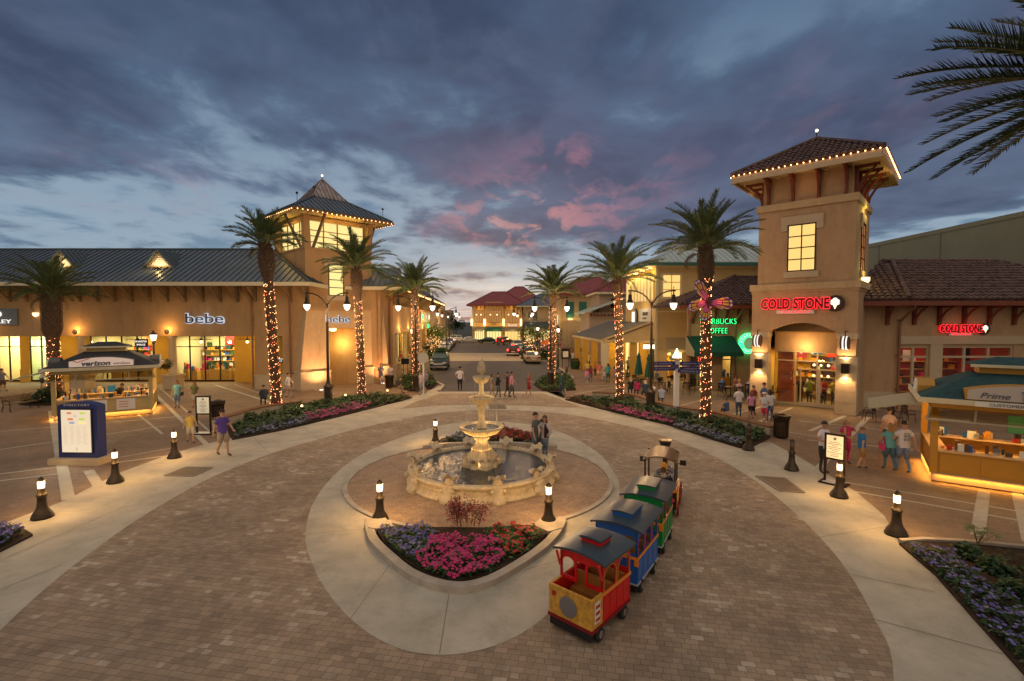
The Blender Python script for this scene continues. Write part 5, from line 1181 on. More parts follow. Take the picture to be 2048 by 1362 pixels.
mb.slope(e0, e1, r1, r0, .14, .48); mb.slope(e3, e0, r0, r0, .14, .48); mb.slope(e2, e3, r0, r1, .14, .48); mb.bar(e0, r0, .18, .12, mi=1); mb.bar(r0, r1, .18, .12, mi=1); mb.build('roof', ['steel_pale', 'steel_pale'], B3)
mb = MB(); mb.box(-.9, 14, -1.0, -.9, 9.8, 10.02); mb.bar((-.95, -.95, 9.91), (-1.55, 10, 9.91), .1, .22); mb.build('gutter', 'teal', B3)
mb = MB(); mb.box(-.8, 13.5, -.8, 0, 9.84, 9.9); mb.add([(-.85, -.85, 9.86), (0, -.85, 9.86), (-.5, 9.8, 9.86), (-1.4, 9.8, 9.86)], [(0, 1, 2, 3)]); mb.build('soffit', 'cream', B3)
for k in range(9):   # tall lit windows on the street side
    y = .7 + k * .93; mb = MB(); mb.add([(-.03 - .055 * y, y, 7.0), (-.03 - .055 * y, y, 9.2), (-.03 - .055 * (y + .55), y + .55, 9.2), (-.03 - .055 * (y + .55), y + .55, 7.0)], [(0, 1, 2, 3)]); w_ = mb.build('window', 'win', B3)
    f = MB()
    for z in (7.0, 8.1, 9.2): f.bar((-.06 - .055 * y, y, z), (-.06 - .055 * (y + .55), y + .55, z), .06)
    for q in (0, .55): f.bar((-.06 - .055 * (y + q), y + q, 7), (-.06 - .055 * (y + q), y + q, 9.2), .06)
    f.build('frame', 'white', w_)
for y in (1.0, 3, 5, 7): light('POINT', (-.8, y, 9.2), 75, (1, .58, .1), .1, B3)
for k in range(4): mb = MB(); mb.cbox((-.45, .8 + k * 2.3, 9.72), (.35, .5, .14)); mb.build('eave_light', 'lampw', B3)
mb = MB(); mb.T = Matrix.Translation((-.4, 5.8, 5.55)) @ Matrix.Rotation(pi / 2 - .055, 4, 'Z') @ Matrix.Rotation(pi / 2, 4, 'X'); mb.lathe([(.85, 0), (.85, .12), (.0001, .121)], 28); q = mb.build('round_sign', 'black', B3)
for k in (-1, 0, 1): mb = MB(); mb.cbox((-.55, 5.8 + k * .38, 5.55), (.06, .2, 1.0)); mb.build('stripe', 'neonw', q)
mb = MB(); mb.add([(-.1, 1.2, 5.1), (-.1, 1.2, 6.3), (-.32, 4.6, 6.3), (-.32, 4.6, 5.1)], [(0, 1, 2, 3)]); q = mb.build('sign_panel', 'paper', B3)
text(q, 'WHITE | BLACK', (-.28, 2.9, 5.8), .42, 'brown', -pi / 2 - .06, .02, 1.0); text(q, 'HOUSE  MARKET', (-.28, 2.9, 5.4), .2, 'brown', -pi / 2 - .06, .02, 1.1)
light('POINT', (-1.1, 2.8, 6.5), 24, (1, .8, .5), .1, B3)
# ground floor window with pale awning
room(B3, .5, 2.9, .35, 3.4, 3.4, seed=31, power=300, col=(1, .75, .3)); shopfront(B3, .95, 2.3, .25, 3.2, .1, 2, None, 'dark')
mb = MB(); mb.add([(.75, -.02, 3.75), (2.5, -.02, 3.75), (2.6, -.95, 2.75), (.65, -.95, 2.75), (.65, -.95, 2.5), (2.6, -.95, 2.5)], [(0, 1, 2, 3), (3, 2, 5, 4)]); mb.add([(.75, -.02, 3.75), (.65, -.95, 2.75), (.65, -.95, 2.5), (.7, -.02, 2.6)], [(0, 1, 2, 3)]); mb.add([(2.5, -.02, 3.75), (2.6, -.95, 2.75), (2.6, -.95, 2.5), (2.5, -.02, 2.6)], [(0, 1, 2, 3)]); mb.build('awning', 'canvas', B3)
light('POINT', (1.6, -1.4, 2.3), 22, (1, .65, .2), .2, B3)
# porch on the street side
mb = MB(); A_ = (-4.3, 1.0, 3.5); B_ = (-5.1, 16.5, 3.5); C_ = (-.9, 16.5, 5.1); D_ = (-.05, 1.0, 5.1)
mb.slope(B_, A_, D_, C_, .16, 0); pr = mb.build('porch_roof', 'shingle', B3)
mb = MB(); mb.add([(-4.2, 1.05, 3.35), (-.0, 1.05, 3.35), (-.0, 1.05, 4.95)], [(0, 1, 2)]); mb.bar((-4.4, .98, 3.38), (0, .98, 3.38), .12, .26); mb.bar((-4.42, .97, 3.5), (0, .97, 5.12), .1, .16); mb.bar((-4.35, 1, 3.36), (-5.1, 16.5, 3.36), .12, .24); mb.build('porch_gable', 'clap', B3)
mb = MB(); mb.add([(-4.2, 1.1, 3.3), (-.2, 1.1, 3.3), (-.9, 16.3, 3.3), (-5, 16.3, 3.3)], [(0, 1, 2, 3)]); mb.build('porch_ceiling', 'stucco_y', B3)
for k, y in enumerate((1.3, 5.6, 9.9, 14.2)): 
    x_ = -4.1 - .053 * y; mb = MB(); mb.box(x_ - .3, x_ + .3, y - .3, y + .3, 0, 3.3); mb.box(x_ - .36, x_ + .36, y - .36, y + .36, 0, .9); mb.build('porch_pier', 'stucco_y' if k else 'cream', B3)
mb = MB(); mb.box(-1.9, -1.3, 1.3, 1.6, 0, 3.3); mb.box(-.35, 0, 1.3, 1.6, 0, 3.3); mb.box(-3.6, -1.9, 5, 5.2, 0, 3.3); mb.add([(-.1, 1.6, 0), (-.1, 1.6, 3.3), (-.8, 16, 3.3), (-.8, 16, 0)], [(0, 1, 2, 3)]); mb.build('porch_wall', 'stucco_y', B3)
mb = MB(); mb.box(-1.3, -.35, 4.4, 4.5, .1, 3.2); w_ = mb.build('shop_window', 'winy', B3); mb = MB(); 
for k in range(3): mb.box(-1.3 + k * .46, -1.25 + k * .46, 4.34, 4.4, .1, 3.2)
mb.build('frame', 'orange', w_)
mb = MB(); mb.add([(-.16, 3.5, .1), (-.16, 3.5, 3.1), (-.5, 9, 3.1), (-.5, 9, .1)], [(0, 1, 2, 3)]); mb.build('lit_glass', 'winy', B3)
for x_, y_ in ((-2.2, 3.5), (-2.4, 9), (-2.6, 14)): light('POINT', (x_, y_, 2.9), 110, (1, .65, .15), .2, B3)
mb = MB(); mb.box(-1.0, .15, .3, .45, 2.75, 3.1); mb.build('lit_sign', 'lamp', B3)
# ------------------------------------------------------------------ coffee shop wing
B2 = ubase('coffee_shop_building', 'single storey tan shop wing with clay tile roof, green awning and green neon lettering', 'building', (13.1, 36, 0), 0)
hs = [(.15, 1.75, .1, 2.75), (2.6, 3.3, .1, 2.9)]
mb = MB(); mb.wall(0, 8, 0, 6.3, hs, 0, .25); mb.add([(0, .25, 0), (0, .25, 6.3), (2.3, 5.4, 6.3), (2.3, 5.4, 0)], [(0, 1, 2, 3)]); mb.build('wall', 'stucco_tan', B2)
room(B2, .9, 2.4, .3, 1.9, 3.2, seed=33, power=110, col=(1, .72, .3)); room(B2, 2.55, 3.9, .3, 3.2, 3.2, seed=34, power=60, col=(1, .6, .25))
shopfront(B2, .15, 1.75, .1, 2.75, .1, 2, None, 'trim'); shopfront(B2, 2.6, 3.3, .1, 2.9, .1, 1, 2.3, 'dark')
mb = MB(); mb.slope((-1.1, -1.2, 6.35), (12, -1.2, 6.35), (12, 5.4, 8.95), (5.9, 5.4, 8.95), .14, .33, tile=True); mb.slope((-1.1, 5.4, 6.35), (-1.1, -1.2, 6.35), (5.9, 5.4, 8.95), (5.9, 5.4, 8.95), .14, .33, tile=True)
mb.tube([(-1.1, -1.2, 6.42), (5.9, 5.4, 9.02)], .12, 6, mi=1); mb.build('roof', ['tile', 'tile'], B2)
mb = MB(); mb.box(-1.1, 8, -1.3, -1.2, 6.05, 6.3); mb.box(-1.1, 8, -1.2, 0, 6.14, 6.18); mb.build('fascia', 'redwood', B2)
for k in range(6): part(B2, BRC, (.35 + k * .85, 0, 6.12))
downspout(B2, .12, 0, 6.1, 'pipe', .9); downspout(B2, 3.5, 0, 6.1, 'pipe', .9)
mb = MB(); y_ = -.03
mb.add([(-.15, y_, 4.05), (3.35, y_, 4.05), (3.35, -1.75, 2.95), (-.15, -1.75, 2.95), (-.15, -1.75, 2.65), (3.35, -1.75, 2.65)], [(0, 1, 2, 3), (3, 2, 5, 4)]); mb.add([(3.35, y_, 4.05), (3.35, -1.75, 2.95), (3.35, -1.75, 2.65), (3.35, y_, 2.65)], [(0, 1, 2, 3)])
aw = mb.build('awning', 'awn', B2); mb = MB(); mb.add([(-.17, y_, 4.05), (-.17, -1.75, 2.95), (-.17, -1.75, 2.65), (-.17, y_, 2.65)], [(0, 1, 2, 3)]); mb.bar((-.17, y_, 4.07), (-.17, -1.77, 2.97), .06); mb.bar((-.17, -1.77, 2.66), (-.17, 0, 2.66), .05); mb.build('side_panel', 'canvas', aw)
for s, z, x_ in (('STARBUCKS', 5.12, 2.15), ('COFFEE', 4.42, 2.0)):
    q = text(B2, s, (x_, -.16, z), .60, 'awn', 0, .05, .84, 'neon_lettering', .02); text(q, s, (0, 0, .07), .60, 'neong', 0, .012, 1, 'tube', -.012, rot=(0, 0, 0))
light('POINT', (1.8, -.8, 4.8), 14, (.1, 1, .35), .3, B2)
def discsign(par, x, y, z, r, rz=0., name='round_sign'):
    T = Matrix.Translation((x, y, z)) @ Matrix.Rotation(rz, 4, 'Z') @ Matrix.Rotation(pi / 2, 4, 'X')
    mb = MB(T); mb.lathe([(r, -.08), (r, .08), (r * .96, .1), (.0001, .1)], 36); d = mb.build(name, 'neong', par)
    mb = MB(T); mb.lathe([(r * .58, .101), (r * .58, .11), (.0001, .111)], 30); mb.build('centre', 'paper', d)
    mb = MB(T)
    for k in range(30): a = k * pi / 15; mb.T = T @ Matrix.Rotation(a, 4, 'Z') @ Matrix.Translation((r * .98, 0, .1)); mb.box(-.015, .015, -.05, .05, 0, .02)
    mb.build('rim', 'halo', d)
    def ring(s, a0, a1, flip):
        for k, ch in enumerate(s):
            a = a0 + (a1 - a0) * k / (len(s) - 1)
            t_ = text(d, ch, (0, 0, 0), r * .30, 'neonw', 0, .006, 1.1, 'letter'); t_.matrix_local = T @ Matrix.Rotation(a, 4, 'Z') @ Matrix.Translation((0, -r * .79 if flip else r * .79, .12))
    ring('STARBUCKS', 1.35, -1.35, False); ring('COFFEE', -.8, .8, True)
    return d
discsign(B2, 4.5, -.14, 3.5, .78)
light('POINT', (4.4, -.9, 3.4), 6, (.2, 1, .4), .3, B2)
# ------------------------------------------------------------------ ice cream tower
T2 = ubase('ice_cream_tower', 'square stucco tower with bulb edged tile roof and red neon sign over its arch', 'building', (18.55, 29.93, 0), -43)
b = 2.45; c = 2.68
mb = MB(); mb.box(-b, b, -b, b, 7.3, 11.75); mb.box(-b + .18, b - .18, -b + .18, b - .18, 12.1, 13.7); mb.build('tower_wall', 'stucco_tan', T2)
mb = MB(); mb.box(-b - .12, b + .12, -b - .12, b + .12, 11.72, 12.12); mb.build('cornice', 'stucco_pale', T2)
mb = MB(); mb.box(-c - .12, c + .12, -c - .12, c + .12, 6.98, 7.36); mb.box(-c - .04, c + .04, -c - .04, c + .04, 6.85, 6.98); mb.build('band', 'stucco_pale', T2)
# lower storey with segmental arch
pts = [(-1.72, 4.55)] + [(-1.72 + 3.44 * k / 16, 4.55 + .52 * (1 - ((k - 8) / 8) ** 2)) for k in range(1, 16)] + [(1.72, 4.55)]
mb = MB()
for (x0, z0), (x1, z1) in zip(pts[:-1], pts[1:]): mb.slabxz([(x0, z0), (x1, z1), (x1, 6.9), (x0, 6.9)], -c, -c + .7)
for s in (-1, 1):
    x0, x1 = sorted((s * 1.72, s * c)); mb.box(x0, x1, -c, -c + .7, 4.5, 6.9); mb.box(x0 + .03, x1 - .03, -c + .03, -c + .67, 3.2, 4.2)
mb.box(c - .3, c, -c + .7, c, 0, 6.9); mb.box(-c, -c + .3, -c + .7, c, 0, 6.9); mb.box(-c, c, c - .3, c, 0, 6.9); mb.box(-1.72, 1.72, -c + 1.4, -c + 1.6, 3.35, 6.9); mb.build('lower_wall', 'stucco_tan', T2)
for s in (-1, 1):
    x0, x1 = sorted((s * 1.72, s * (c + .04))); mb = MB(); mb.box(x0, x1, -c - .05, -c + .74, 4.2, 4.5); mb.build('pillar_cap', 'stone', T2); mb = MB()
    for k in range(5): mb.box(x0 + .006, x1 - .006, -c - .02, -c + .72, .01 + k * .64, .64 + k * .64 - (.015 if k < 4 else 0)); mb.box(x0 + .02, x1 - .02, -c, -c + .7, .62 + k * .64, .67 + k * .64) if k < 4 else None
    mb.build('pillar', 'stone', T2)
mb = MB(); mb.box(-1.72, 1.72, -c + .7, -c + 1.4, 4.52, 4.54); mb.build('porch_ceiling', 'stucco_y', T2)
shopfront(T2, -1.72, 1.72, .02, 3.35, -c + 1.5, 3, 2.75, 'trim', door=-.3)
mb = MB(); mb.box(-2.3, 2.3, 2.2, 2.3, 0, 3.4); mb.build('room_back', 'win', T2) if False else None
room(T2, -2.3, 2.3, -c + 1.65, 2.3, 3.4, 'stucco_y', seed=41, power=150, col=(1, .70, .2), dens=.5)
mb = MB(); mb.box(-1.72, -.85, -c + 2.2, -c + 2.3, .02, 3.3); mb.build('orange_screen', mat('orange_wall', (.60, .10, .015), .6), T2)
mb = MB(); mb.box(-.4, .9, 2.0, 2.1, 1.3, 2.9); mb.build('menu_panel', 'brown', T2)
for k in range(6): mb = MB(); mb.ball((-.2 + (k % 3) * .4, 1.95, 1.6 + (k // 3) * .7), .09, 8); mb.build('bulb', 'lampw', T2)
light('POINT', (0, -c + .8, 3.6), 85, (1, .62, .22), .2, T2)
window(T2, -.82, .56, 8.1, 10.75, -b, 2, 4, 'win')
Tm = Matrix.Rotation(pi / 2, 4, 'Z')
window(T2, -.6, .6, 8.1, 10.75, -b, 2, 4, mat('amber_window', (.2, .08, .04), .3, emit=(1, .35, .1), es=.35), trim='stucco_pale', T=Tm)
mb = MB(); mb.lathe([(.05, -.3), (.2, -.1), (.2, .1), (.14, .1)], 14, (0, -b - .2, 7.6)); mb.build('wall_lamp', 'lampw', T2).rotation_euler = (0, 0, pi / 2)
for x_, z_ in ((b + .5, 8.2), (b + .4, 11.5)): light('POINT', (x_, 0, z_), 26, (1, .8, .2), .15, T2)
e = 3.7
mb = MB()
for r_ in range(4): mb.T = Matrix.Rotation(r_ * pi / 2, 4, 'Z'); mb.slope((-e, -e, 13.95), (e, -e, 13.95), (0, 0, 16.2), (0, 0, 16.2), .12, .32, tile=True); mb.tube([(-e, -e, 14.05), (0, 0, 16.3)], .12, 6, mi=1)
mb.build('roof', ['tile', 'tile'], T2)
mb = MB(); mb.box(-e + .05, e - .05, -e + .05, e - .05, 13.68, 13.72); mb.build('soffit', 'soffit', T2)
mb = MB()
for r_ in range(4): mb.T = Matrix.Rotation(r_ * pi / 2, 4, 'Z'); mb.box(-e, e - .09, -e - .02, -e + .08, 13.5, 13.86)
mb.build('fascia', 'trim', T2)
for r_, n_ in ((0, 24), (1, 26), (3, 20)):
    Tm = Matrix.Rotation(r_ * pi / 2, 4, 'Z')
    for k in range(n_): part(T2, BULB, tuple(Tm @ Vector((-e + 2 * e * (k + .5) / n_, -e - .08, 13.9))))
    light('POINT', tuple(Tm @ Vector((0, -e + .2, 13.2))), 10, (1, .5, .2), .5, T2)
for r_ in range(4):
    for k in range(4):
        Tm = Matrix.Rotation(r_ * pi / 2, 4, 'Z'); p_ = Tm @ Vector((-b + .5 + k * (2 * b - 1) / 3, -b + .18, 13.68)); part(T2, BRS, tuple(p_), (0, 0, r_ * pi / 2))
mb = MB(); mb.tube([(0, 0, 16.2), (0, 0, 16.65)], .03, 6); mb.ball((0, 0, 16.75), .09, 8, mi=1); mb.build('finial', ['dark', 'lamp'], T2)
def icsign(par, x, y, z, s):
    q = text(par, 'COLD STONE', (x - .28 * s, y - .08, z), .90 * s, mat('neon_back', (.2, .0, .0), .4, emit=(1, .02, .03), es=.5), 0, .05, .70, 'neon_lettering', .06 * s)
    text(q, 'COLD STONE', (0, 0, .065), .90 * s, 'neonr', 0, .01, 1, 'tube', .062 * s, rot=(0, 0, 0)); text(q, 'COLD STONE', (0, 0, .085), .90 * s, mat('neon_core', (.09, .0, .005), .4), 0, .01, 1, 'letter_face', .03 * s, rot=(0, 0, 0))
    mb = MB(); mb.box(x - 1.3 * s, x + .85 * s, y - .1, y - .02, z - .62 * s, z - .40 * s); p = mb.build('name_plate', 'silver', par)
    text(p, 'CREAMERY', (x - .22 * s, y - .12, z - .51 * s), .2 * s, 'neonr', 0, .01, 1.25, sp=1.6)
    T = Matrix.Translation((x + 1.96 * s, y - .02, z)) @ Matrix.Rotation(pi / 2, 4, 'X')
    mb = MB(T); mb.lathe([(.50 * s, .0), (.50 * s, .1), (.0001, .101)], 28); d = mb.build('round_sign', 'brown', par)
    mb = MB(T)
    for a, bq, r_ in ((-.1, .12, .14), (.1, .12, .14), (0, .22, .13), (-.14, .0, .1), (.14, 0, .1), (0, .02, .15)): mb.lathe([(r_ * s, .1), (r_ * s, .13), (.0001, .131)], 12, (a * s, bq * s, 0))
    mb.add([(-.12 * s, -.06 * s, .132), (.12 * s, -.06 * s, .132), (0, -.36 * s, .132)], [(0, 1, 2)], 1); mb.build('cone_emblem', ['neonw', 'lampw'], d)
icsign(T2, -.12, -c - .0, 6.15, .90)
light('POINT', (-.4, -c - .7, 6.1), 9, (1, .1, .08), .5, T2)
for s in (-1, 1):   # two round signs on edge, one over each pillar, and a box lamp below each
    x_ = s * 2.2; T = Matrix.Translation((x_, -c - .45, 3.98)) @ Matrix.Rotation(pi / 2, 4, 'Y')
    for k, (z_, r_, m_) in enumerate(((-.16, .36, 'brown'), (-.06, .37, 'neonw'), (.02, .38, 'brown'), (.09, .37, 'neonw'), (.16, .36, 'brown'))):
        mb = MB(T); mb.lathe([(r_, z_ - .035), (r_, z_ + .035), (.0001, z_ + .036)], 24) if False else mb.lathe([(.0001, z_ - .036), (r_, z_ - .035), (r_, z_ + .035), (.0001, z_ + .036)], 24)
        if k == 0: d = mb.build('hanging_sign', m_, T2)
        else: mb.build('face', m_, d)
    mb = MB(); mb.tube([(x_, -c - .45, 4.35), (x_, -c - .45, 4.62), (x_, -c, 4.62)], .025, 5); mb.build('bracket_arm', 'dark', d)
    mb = MB(); mb.box(x_ - .18, x_ + .18, -c - .3, -c - .03, 2.3, 2.85); mb.build('wall_lamp', 'dark', T2)
    for z_, d_ in ((2.92, 1), (2.23, -1)): light('SPOT', (x_, -c - .22, z_), 110, (1, .56, .22), .04, T2, rot=Vector((0, .12, d_)).to_track_quat('-Z', 'Y').to_euler(), spot=2.0, blend=.6); light('POINT', (x_, -c - .16, z_ + d_ * .08), 3, (1, .7, .35), .03, T2)
light('SPOT', (-2.2, -c - .6, .15), 30, (1, .6, .3), .05, T2, rot=Vector((0, .2, 1)).to_track_quat('-Z', 'Y').to_euler(), spot=1.4, blend=.8) if False else None
# ------------------------------------------------------------------ right wing
B1 = ubase('ice_cream_wing', 'low stucco wing with mottled clay tile roof, red lit windows and small red neon sign', 'building', (22.3, 27.8, 0), 0)
hs = [(0.0, 1.75, .3, 3.75), (2.45, 6.6, .3, 3.75)]
mb = MB(); mb.wall(0, 14, 0, 6.3, hs, 0, .3); mb.add([(-2.6, .9, 0), (0, 0, 0), (0, 0, 6.3), (-2.6, .9, 6.3)], [(0, 1, 2, 3)]); mb.build('wall', 'stucco_tan', B1)
mb = MB(); mb.box(-.1, 1.0 - 1, -.07, 0, 0, 1.05) if False else None; mb.box(6.6, 14, -.08, 0, 0, 1.05); mb.box(1.75, 2.45, -.08, 0, 0, 4.3); mb.box(-.05, 9, -.1, 0, 3.85, 4.32)
mb.add([(-2.6, .84, 0), (-.02, -.06, 0), (-.02, -.06, 1.05), (-2.6, .84, 1.05), (-2.6, .95, 1.05), (-.02, .0, 1.05)], [(0, 1, 2, 3), (3, 2, 5, 4)]); mb.build('plinth', 'trim', B1)
for h in hs: shopfront(B1, h[0], h[1], .3, 3.75, .12, 2 if h[0] < 1 else 3, 3.1, 'trim', fw=.12)
room(B1, 0.02, 7, .4, 4.2, 3.9, 'redroom', seed=51, power=70, col=(1, .42, .25), dens=.4)
mb = MB(); mb.box(.02, .8, 1.2, 1.3, .2, 3.7); mb.build('lit_glass', 'winy', B1)
mb = MB(); vf = -1.2
mb.slope((-.5, vf, 6.35), (14, vf, 6.35), (9.5, 4.1, 9.05), (2.6, 4.1, 9.05), .14, .33, tile=True); mb.slope((-3.2, .1, 6.35), (-.5, vf, 6.35), (2.6, 4.1, 9.05), (1.9, 4.2, 9.05), .14, .36, tile=True)
mb.slope((14, vf, 6.35), (14, 9, 6.35), (9.5, 4.1, 9.05), (9.5, 4.1, 9.05), .14, .5, tile=True); mb.slope((14, 9, 6.35), (-1, 9, 6.35), (2.6, 4.1, 9.05), (9.5, 4.1, 9.05), .14, 0)
mb.tube([(-.5, vf, 6.47), (2.6, 4.1, 9.15)], .13, 7, mi=1); mb.tube([(2.0, 4.1, 9.13), (9.5, 4.1, 9.13), (14, vf, 6.47)], .12, 7, mi=1); mb.build('roof', ['tile', 'tile'], B1)
mb = MB(); mb.box(-.5, 14, vf - .1, vf, 6.02, 6.28); mb.bar((-3.2, .05, 6.15), (-.5, vf - .05, 6.15), .1, .26); mb.box(-.5, 14, vf, 0, 6.12, 6.16); mb.add([(-3.2, .1, 6.14), (-.5, vf, 6.14), (0, 0, 6.14), (-2.6, .9, 6.14)], [(0, 1, 2, 3)]); mb.build('fascia', 'redwood', B1)
for k in range(9): part(B1, BRC, (.75 + k * 1.43, 0, 6.1))
for k in range(2): part(B1, BRC, (-.6 - k * 1.5, .2 + k * .52, 6.1), (0, 0, -.33))
downspout(B1, -.1, 0, 6.1, 'pipe', .9)
icsign(B1, 3.55, -.02, 4.62 + .1, .62)
light('POINT', (3.6, -.7, 4.9), 5, (1, .1, .08), .4, B1)
WH = ubase('warehouse', 'tall windowless olive grey warehouse wall rising behind the ice cream wing', 'building', (37, 18, 0), 0)
mb = MB(); mb.box(0, 16, 0, 40, 0, 13.); mb.box(-.06, .0, 0, 40, 12.75, 13.1); mb.build('wall', 'warehouse', WH)
mb = MB()
for k in range(6): mb.box(-.05, 0, 3 + k * 7, 3.08 + k * 7, 0, 12.7)
mb.build('panel_joint', 'joint', WH)
# ------------------------------------------------------------------ street lamps
def twin_lamp(xy, label, pow_=300, h=6.55, z=.05, rz=0., near=True):
    t = thing('street_lamp', label, 'street lamp', (*xy, z), rz, 'twin headed street lamps')
    mb = MB(); mb.lathe([(.30, 0), (.30, .12), (.25, .18), (.25, .95), (.28, 1.0), (.27, 1.08), (.16, 1.2), (.12, 1.3), (.10, 1.45), (.085, 1.5), (.07, 4.9), (.095, 4.95), (.095, 5.08), (.06, 5.15), (.05, h - .35)], 16, flute=.03, nf=8); mb.build('post', 'iron', t)
    for s in (-1, 1):
        p = [(0, 0, 5.75)] + [(s * 1.18 * (1 - cos(a)) , 0, 5.75 + 1.1 * sin(a)) for a in (.35, .7, 1.0, 1.3, 1.57)] + [(s * 1.35, 0, 6.84)]
        mb = MB(); mb.tube(p, [.05, .045, .042, .04, .04, .04, .04], 8); mb.tube([(s * 1.24, 0, 6.9), (s * 1.24, 0, 6.62)], .035, 6); mb.ball((s * 1.24, 0, 7.05), .035, 6); mb.tube([(s * 1.24, 0, 6.86), (s * 1.24, 0, 7.05)], .018, 5); a = mb.build('arm', 'iron', t)
        mb = MB(); mb.lathe([(.05, .50), (.10, .45), (.11, .22), (.14, .18), (.16, .10), (.20, .04), (.205, .0)], 16, (s * 1.24, 0, 6.14)); mb.build('hood', 'iron', a)
        mb = MB(); mb.sm = True; mb.lathe([(.195, .0), (.19, -.10), (.15, -.24), (.08, -.33), (.0001, -.36)], 16, (s * 1.24, 0, 6.14)); mb.build('globe', 'lamp', a)
        light('POINT', (s * 1.24, 0, 5.62), pow_ * 1.1, (1, .62, .30), .18, t)
    return t
twin_lamp(G(657, 808), 'tall twin street lamp before the corner tower arch', 330)
twin_lamp((-7.0, 35.1), 'twin street lamp at the left street corner beside the lit palm', 300, z=.12)
twin_lamp(G(1101, 776), 'twin street lamp in front of the red lit palm at the right street corner', 300, z=.12)
twin_lamp(G(1301, 822), 'tall twin street lamp behind the people seated on the low wall', 330)
for x, y, l in ((-8.7, 64.5, 'twin street lamp at the left crossing up the street'), (1.5, 64.5, 'twin street lamp at the right crossing by the parked tan sedan'), (-10.9, 84, 'second nearest twin street lamp beyond the left crossing'), (2.2, 86, 'twin street lamp among the lit trees beyond the right crossing'), (-13.0, 108, 'farthest twin street lamp on the left kerb')):
    twin_lamp((x, y), l, 260)
def lantern(xy, label, h=3.95, pw=90):
    t = thing('lantern_post', label, 'lantern post', (*xy, 0), 0, 'single lantern posts')
    mb = MB(); mb.lathe([(.24, 0), (.24, .08), (.13, .16), (.11, .8), (.14, .85), (.07, 1.0), (.055, h - .2), (.11, h - .12), (.12, h - .04), (.06, h)], 14); mb.build('post', 'iron', t)
    mb = MB(); mb.lathe([(.11, h), (.19, h + .34), (.18, h + .36)], 12); mb.build('lamp_glass', 'lamp', t)
    mb = MB(); mb.lathe([(.24, h + .36), (.2, h + .42), (.07, h + .52), (.03, h + .62), (.0001, h + .66)], 14); mb.build('lamp_cap', 'iron', t)
    light('POINT', (0, -.35, h + .15), pw, (1, .70, .36), .15, t); return t
lt = lantern(G(311, 807), 'single lantern post with two hanging flower baskets beside the phone kiosk')
lantern(G(1116, 737), 'single lantern post on the right pavement behind the red lit palm'); lantern((3.2, 60), 'single lantern post further up the right pavement', pw=60)
lantern((-9.8, 47.5), 'single lantern post on the left pavement by the street arcade', pw=60)
def basket(x, y, z, label):
    t = thing('hanging_basket', label, 'flower basket', (x, y, z), 0, 'hanging flower baskets'); rnd = random.Random(3); mb = MB(); mb.lathe([(.05, -.3), (.2, -.2), (.26, 0), (.2, 0)], 12); mb.build('basket', 'bark', t); mb = MB()
    for _ in range(260):
        d = Vector((rnd.gauss(0, 1), rnd.gauss(0, 1), rnd.gauss(0, .8))).normalized() * rnd.uniform(.2, .42); leafquad(mb, d, .08, 0 if rnd.random() < .6 else 1, rnd=rnd)
    mb.build('foliage', ['leafg', 'leafd'], t)
x, y = G(311, 807); basket(x + .72, y, 2.45, 'leafy hanging basket on the lantern post by the phone kiosk')
basket(-8.5, 48, 2.6, 'hanging basket over the left pavement by the street arcade')
# ------------------------------------------------------------------ bollards
def bollard(px, py, label, lit=True, xy=None, z=.012):
    t = thing('bollard', label, 'bollard light', (*(xy or G(px, py)), z), 0, 'cast iron bollard lights')
    mb = MB(); mb.sm = True; mb.lathe([(.235, 0), (.235, .05), (.215, .075), (.205, .12), (.175, .17), (.13, .24), (.108, .32), (.098, .42), (.093, .56), (.112, .575), (.118, .61), (.1, .64), (.082, .66), (.075, .78), (.082, .79)], 20, flute=.035, nf=8); mb.build('base', 'iron', t)
    mb = MB(); mb.sm = True; mb.lathe([(.072, .79), (.076, .9), (.072, .985)], 16); mb.build('lamp_glass', 'lamp' if lit else mat('dead_glass', (.12, .09, .07), .15), t)
    mb = MB(); mb.lathe([(.084, .98), (.084, 1.0), (.06, 1.04), (.03, 1.07), (.0001, 1.09)], 16)
    for k in range(4): a = k * pi / 2 + .4; mb.bar((.076 * cos(a), .076 * sin(a), .79), (.08 * cos(a), .08 * sin(a), .985), .009)
    mb.build('cap', 'iron', t)
    if lit:
        for k in range(3): a = -pi / 2 + k * 2 * pi / 3; light('POINT', (.20 * cos(a), .20 * sin(a), .9), 24, (1, .55, .17), .07, t)
for a in ((85, 1036, 'lit bollard nearest the flower bed at the left frame edge'), (231, 965, 'lit bollard at the right corner of the blue directory board'), (349, 916, 'lit bollard left of the boy in yellow'), (760, 1043, 'lit bollard at the left end of the heart shaped flower bed'), (1097, 1050, 'lit bollard at the right end of the heart shaped flower bed'), (871, 889, 'lit bollard behind the fountain on its left'), (1678, 994, 'lit bollard beside the right menu board'), (1792, 1070, 'lit bollard nearest the near right flower bed')): bollard(*a)
bollard(1583, 940, 'unlit dark bollard standing alone right of the litter bin', False); bollard(1497, 900, 'unlit dark bollard at the right tip of the long flower bed', False); bollard(0, 0, 'unlit dark bollard behind the embracing couple', False, xy=(1.25, 20.1))
def gardenlight(px, py, label, z=.06, s=1.):
    t = thing('garden_light', label, 'garden light', (*G(px, py), z), 0, 'small garden spotlights'); mb = MB(); mb.tube([(0, 0, 0), (0, 0, .32)], .018, 5); mb.lathe([(.06, .30), (.09, .40), (.08, .40)], 10); mb.build('stake', 'dark', t); mb = MB(); mb.ball((0, 0, .44), .07, 8); mb.build('bulb', 'garden', t); light('POINT', (0, 0, .62), 8 * s, (1, .7, .3), .06, t)
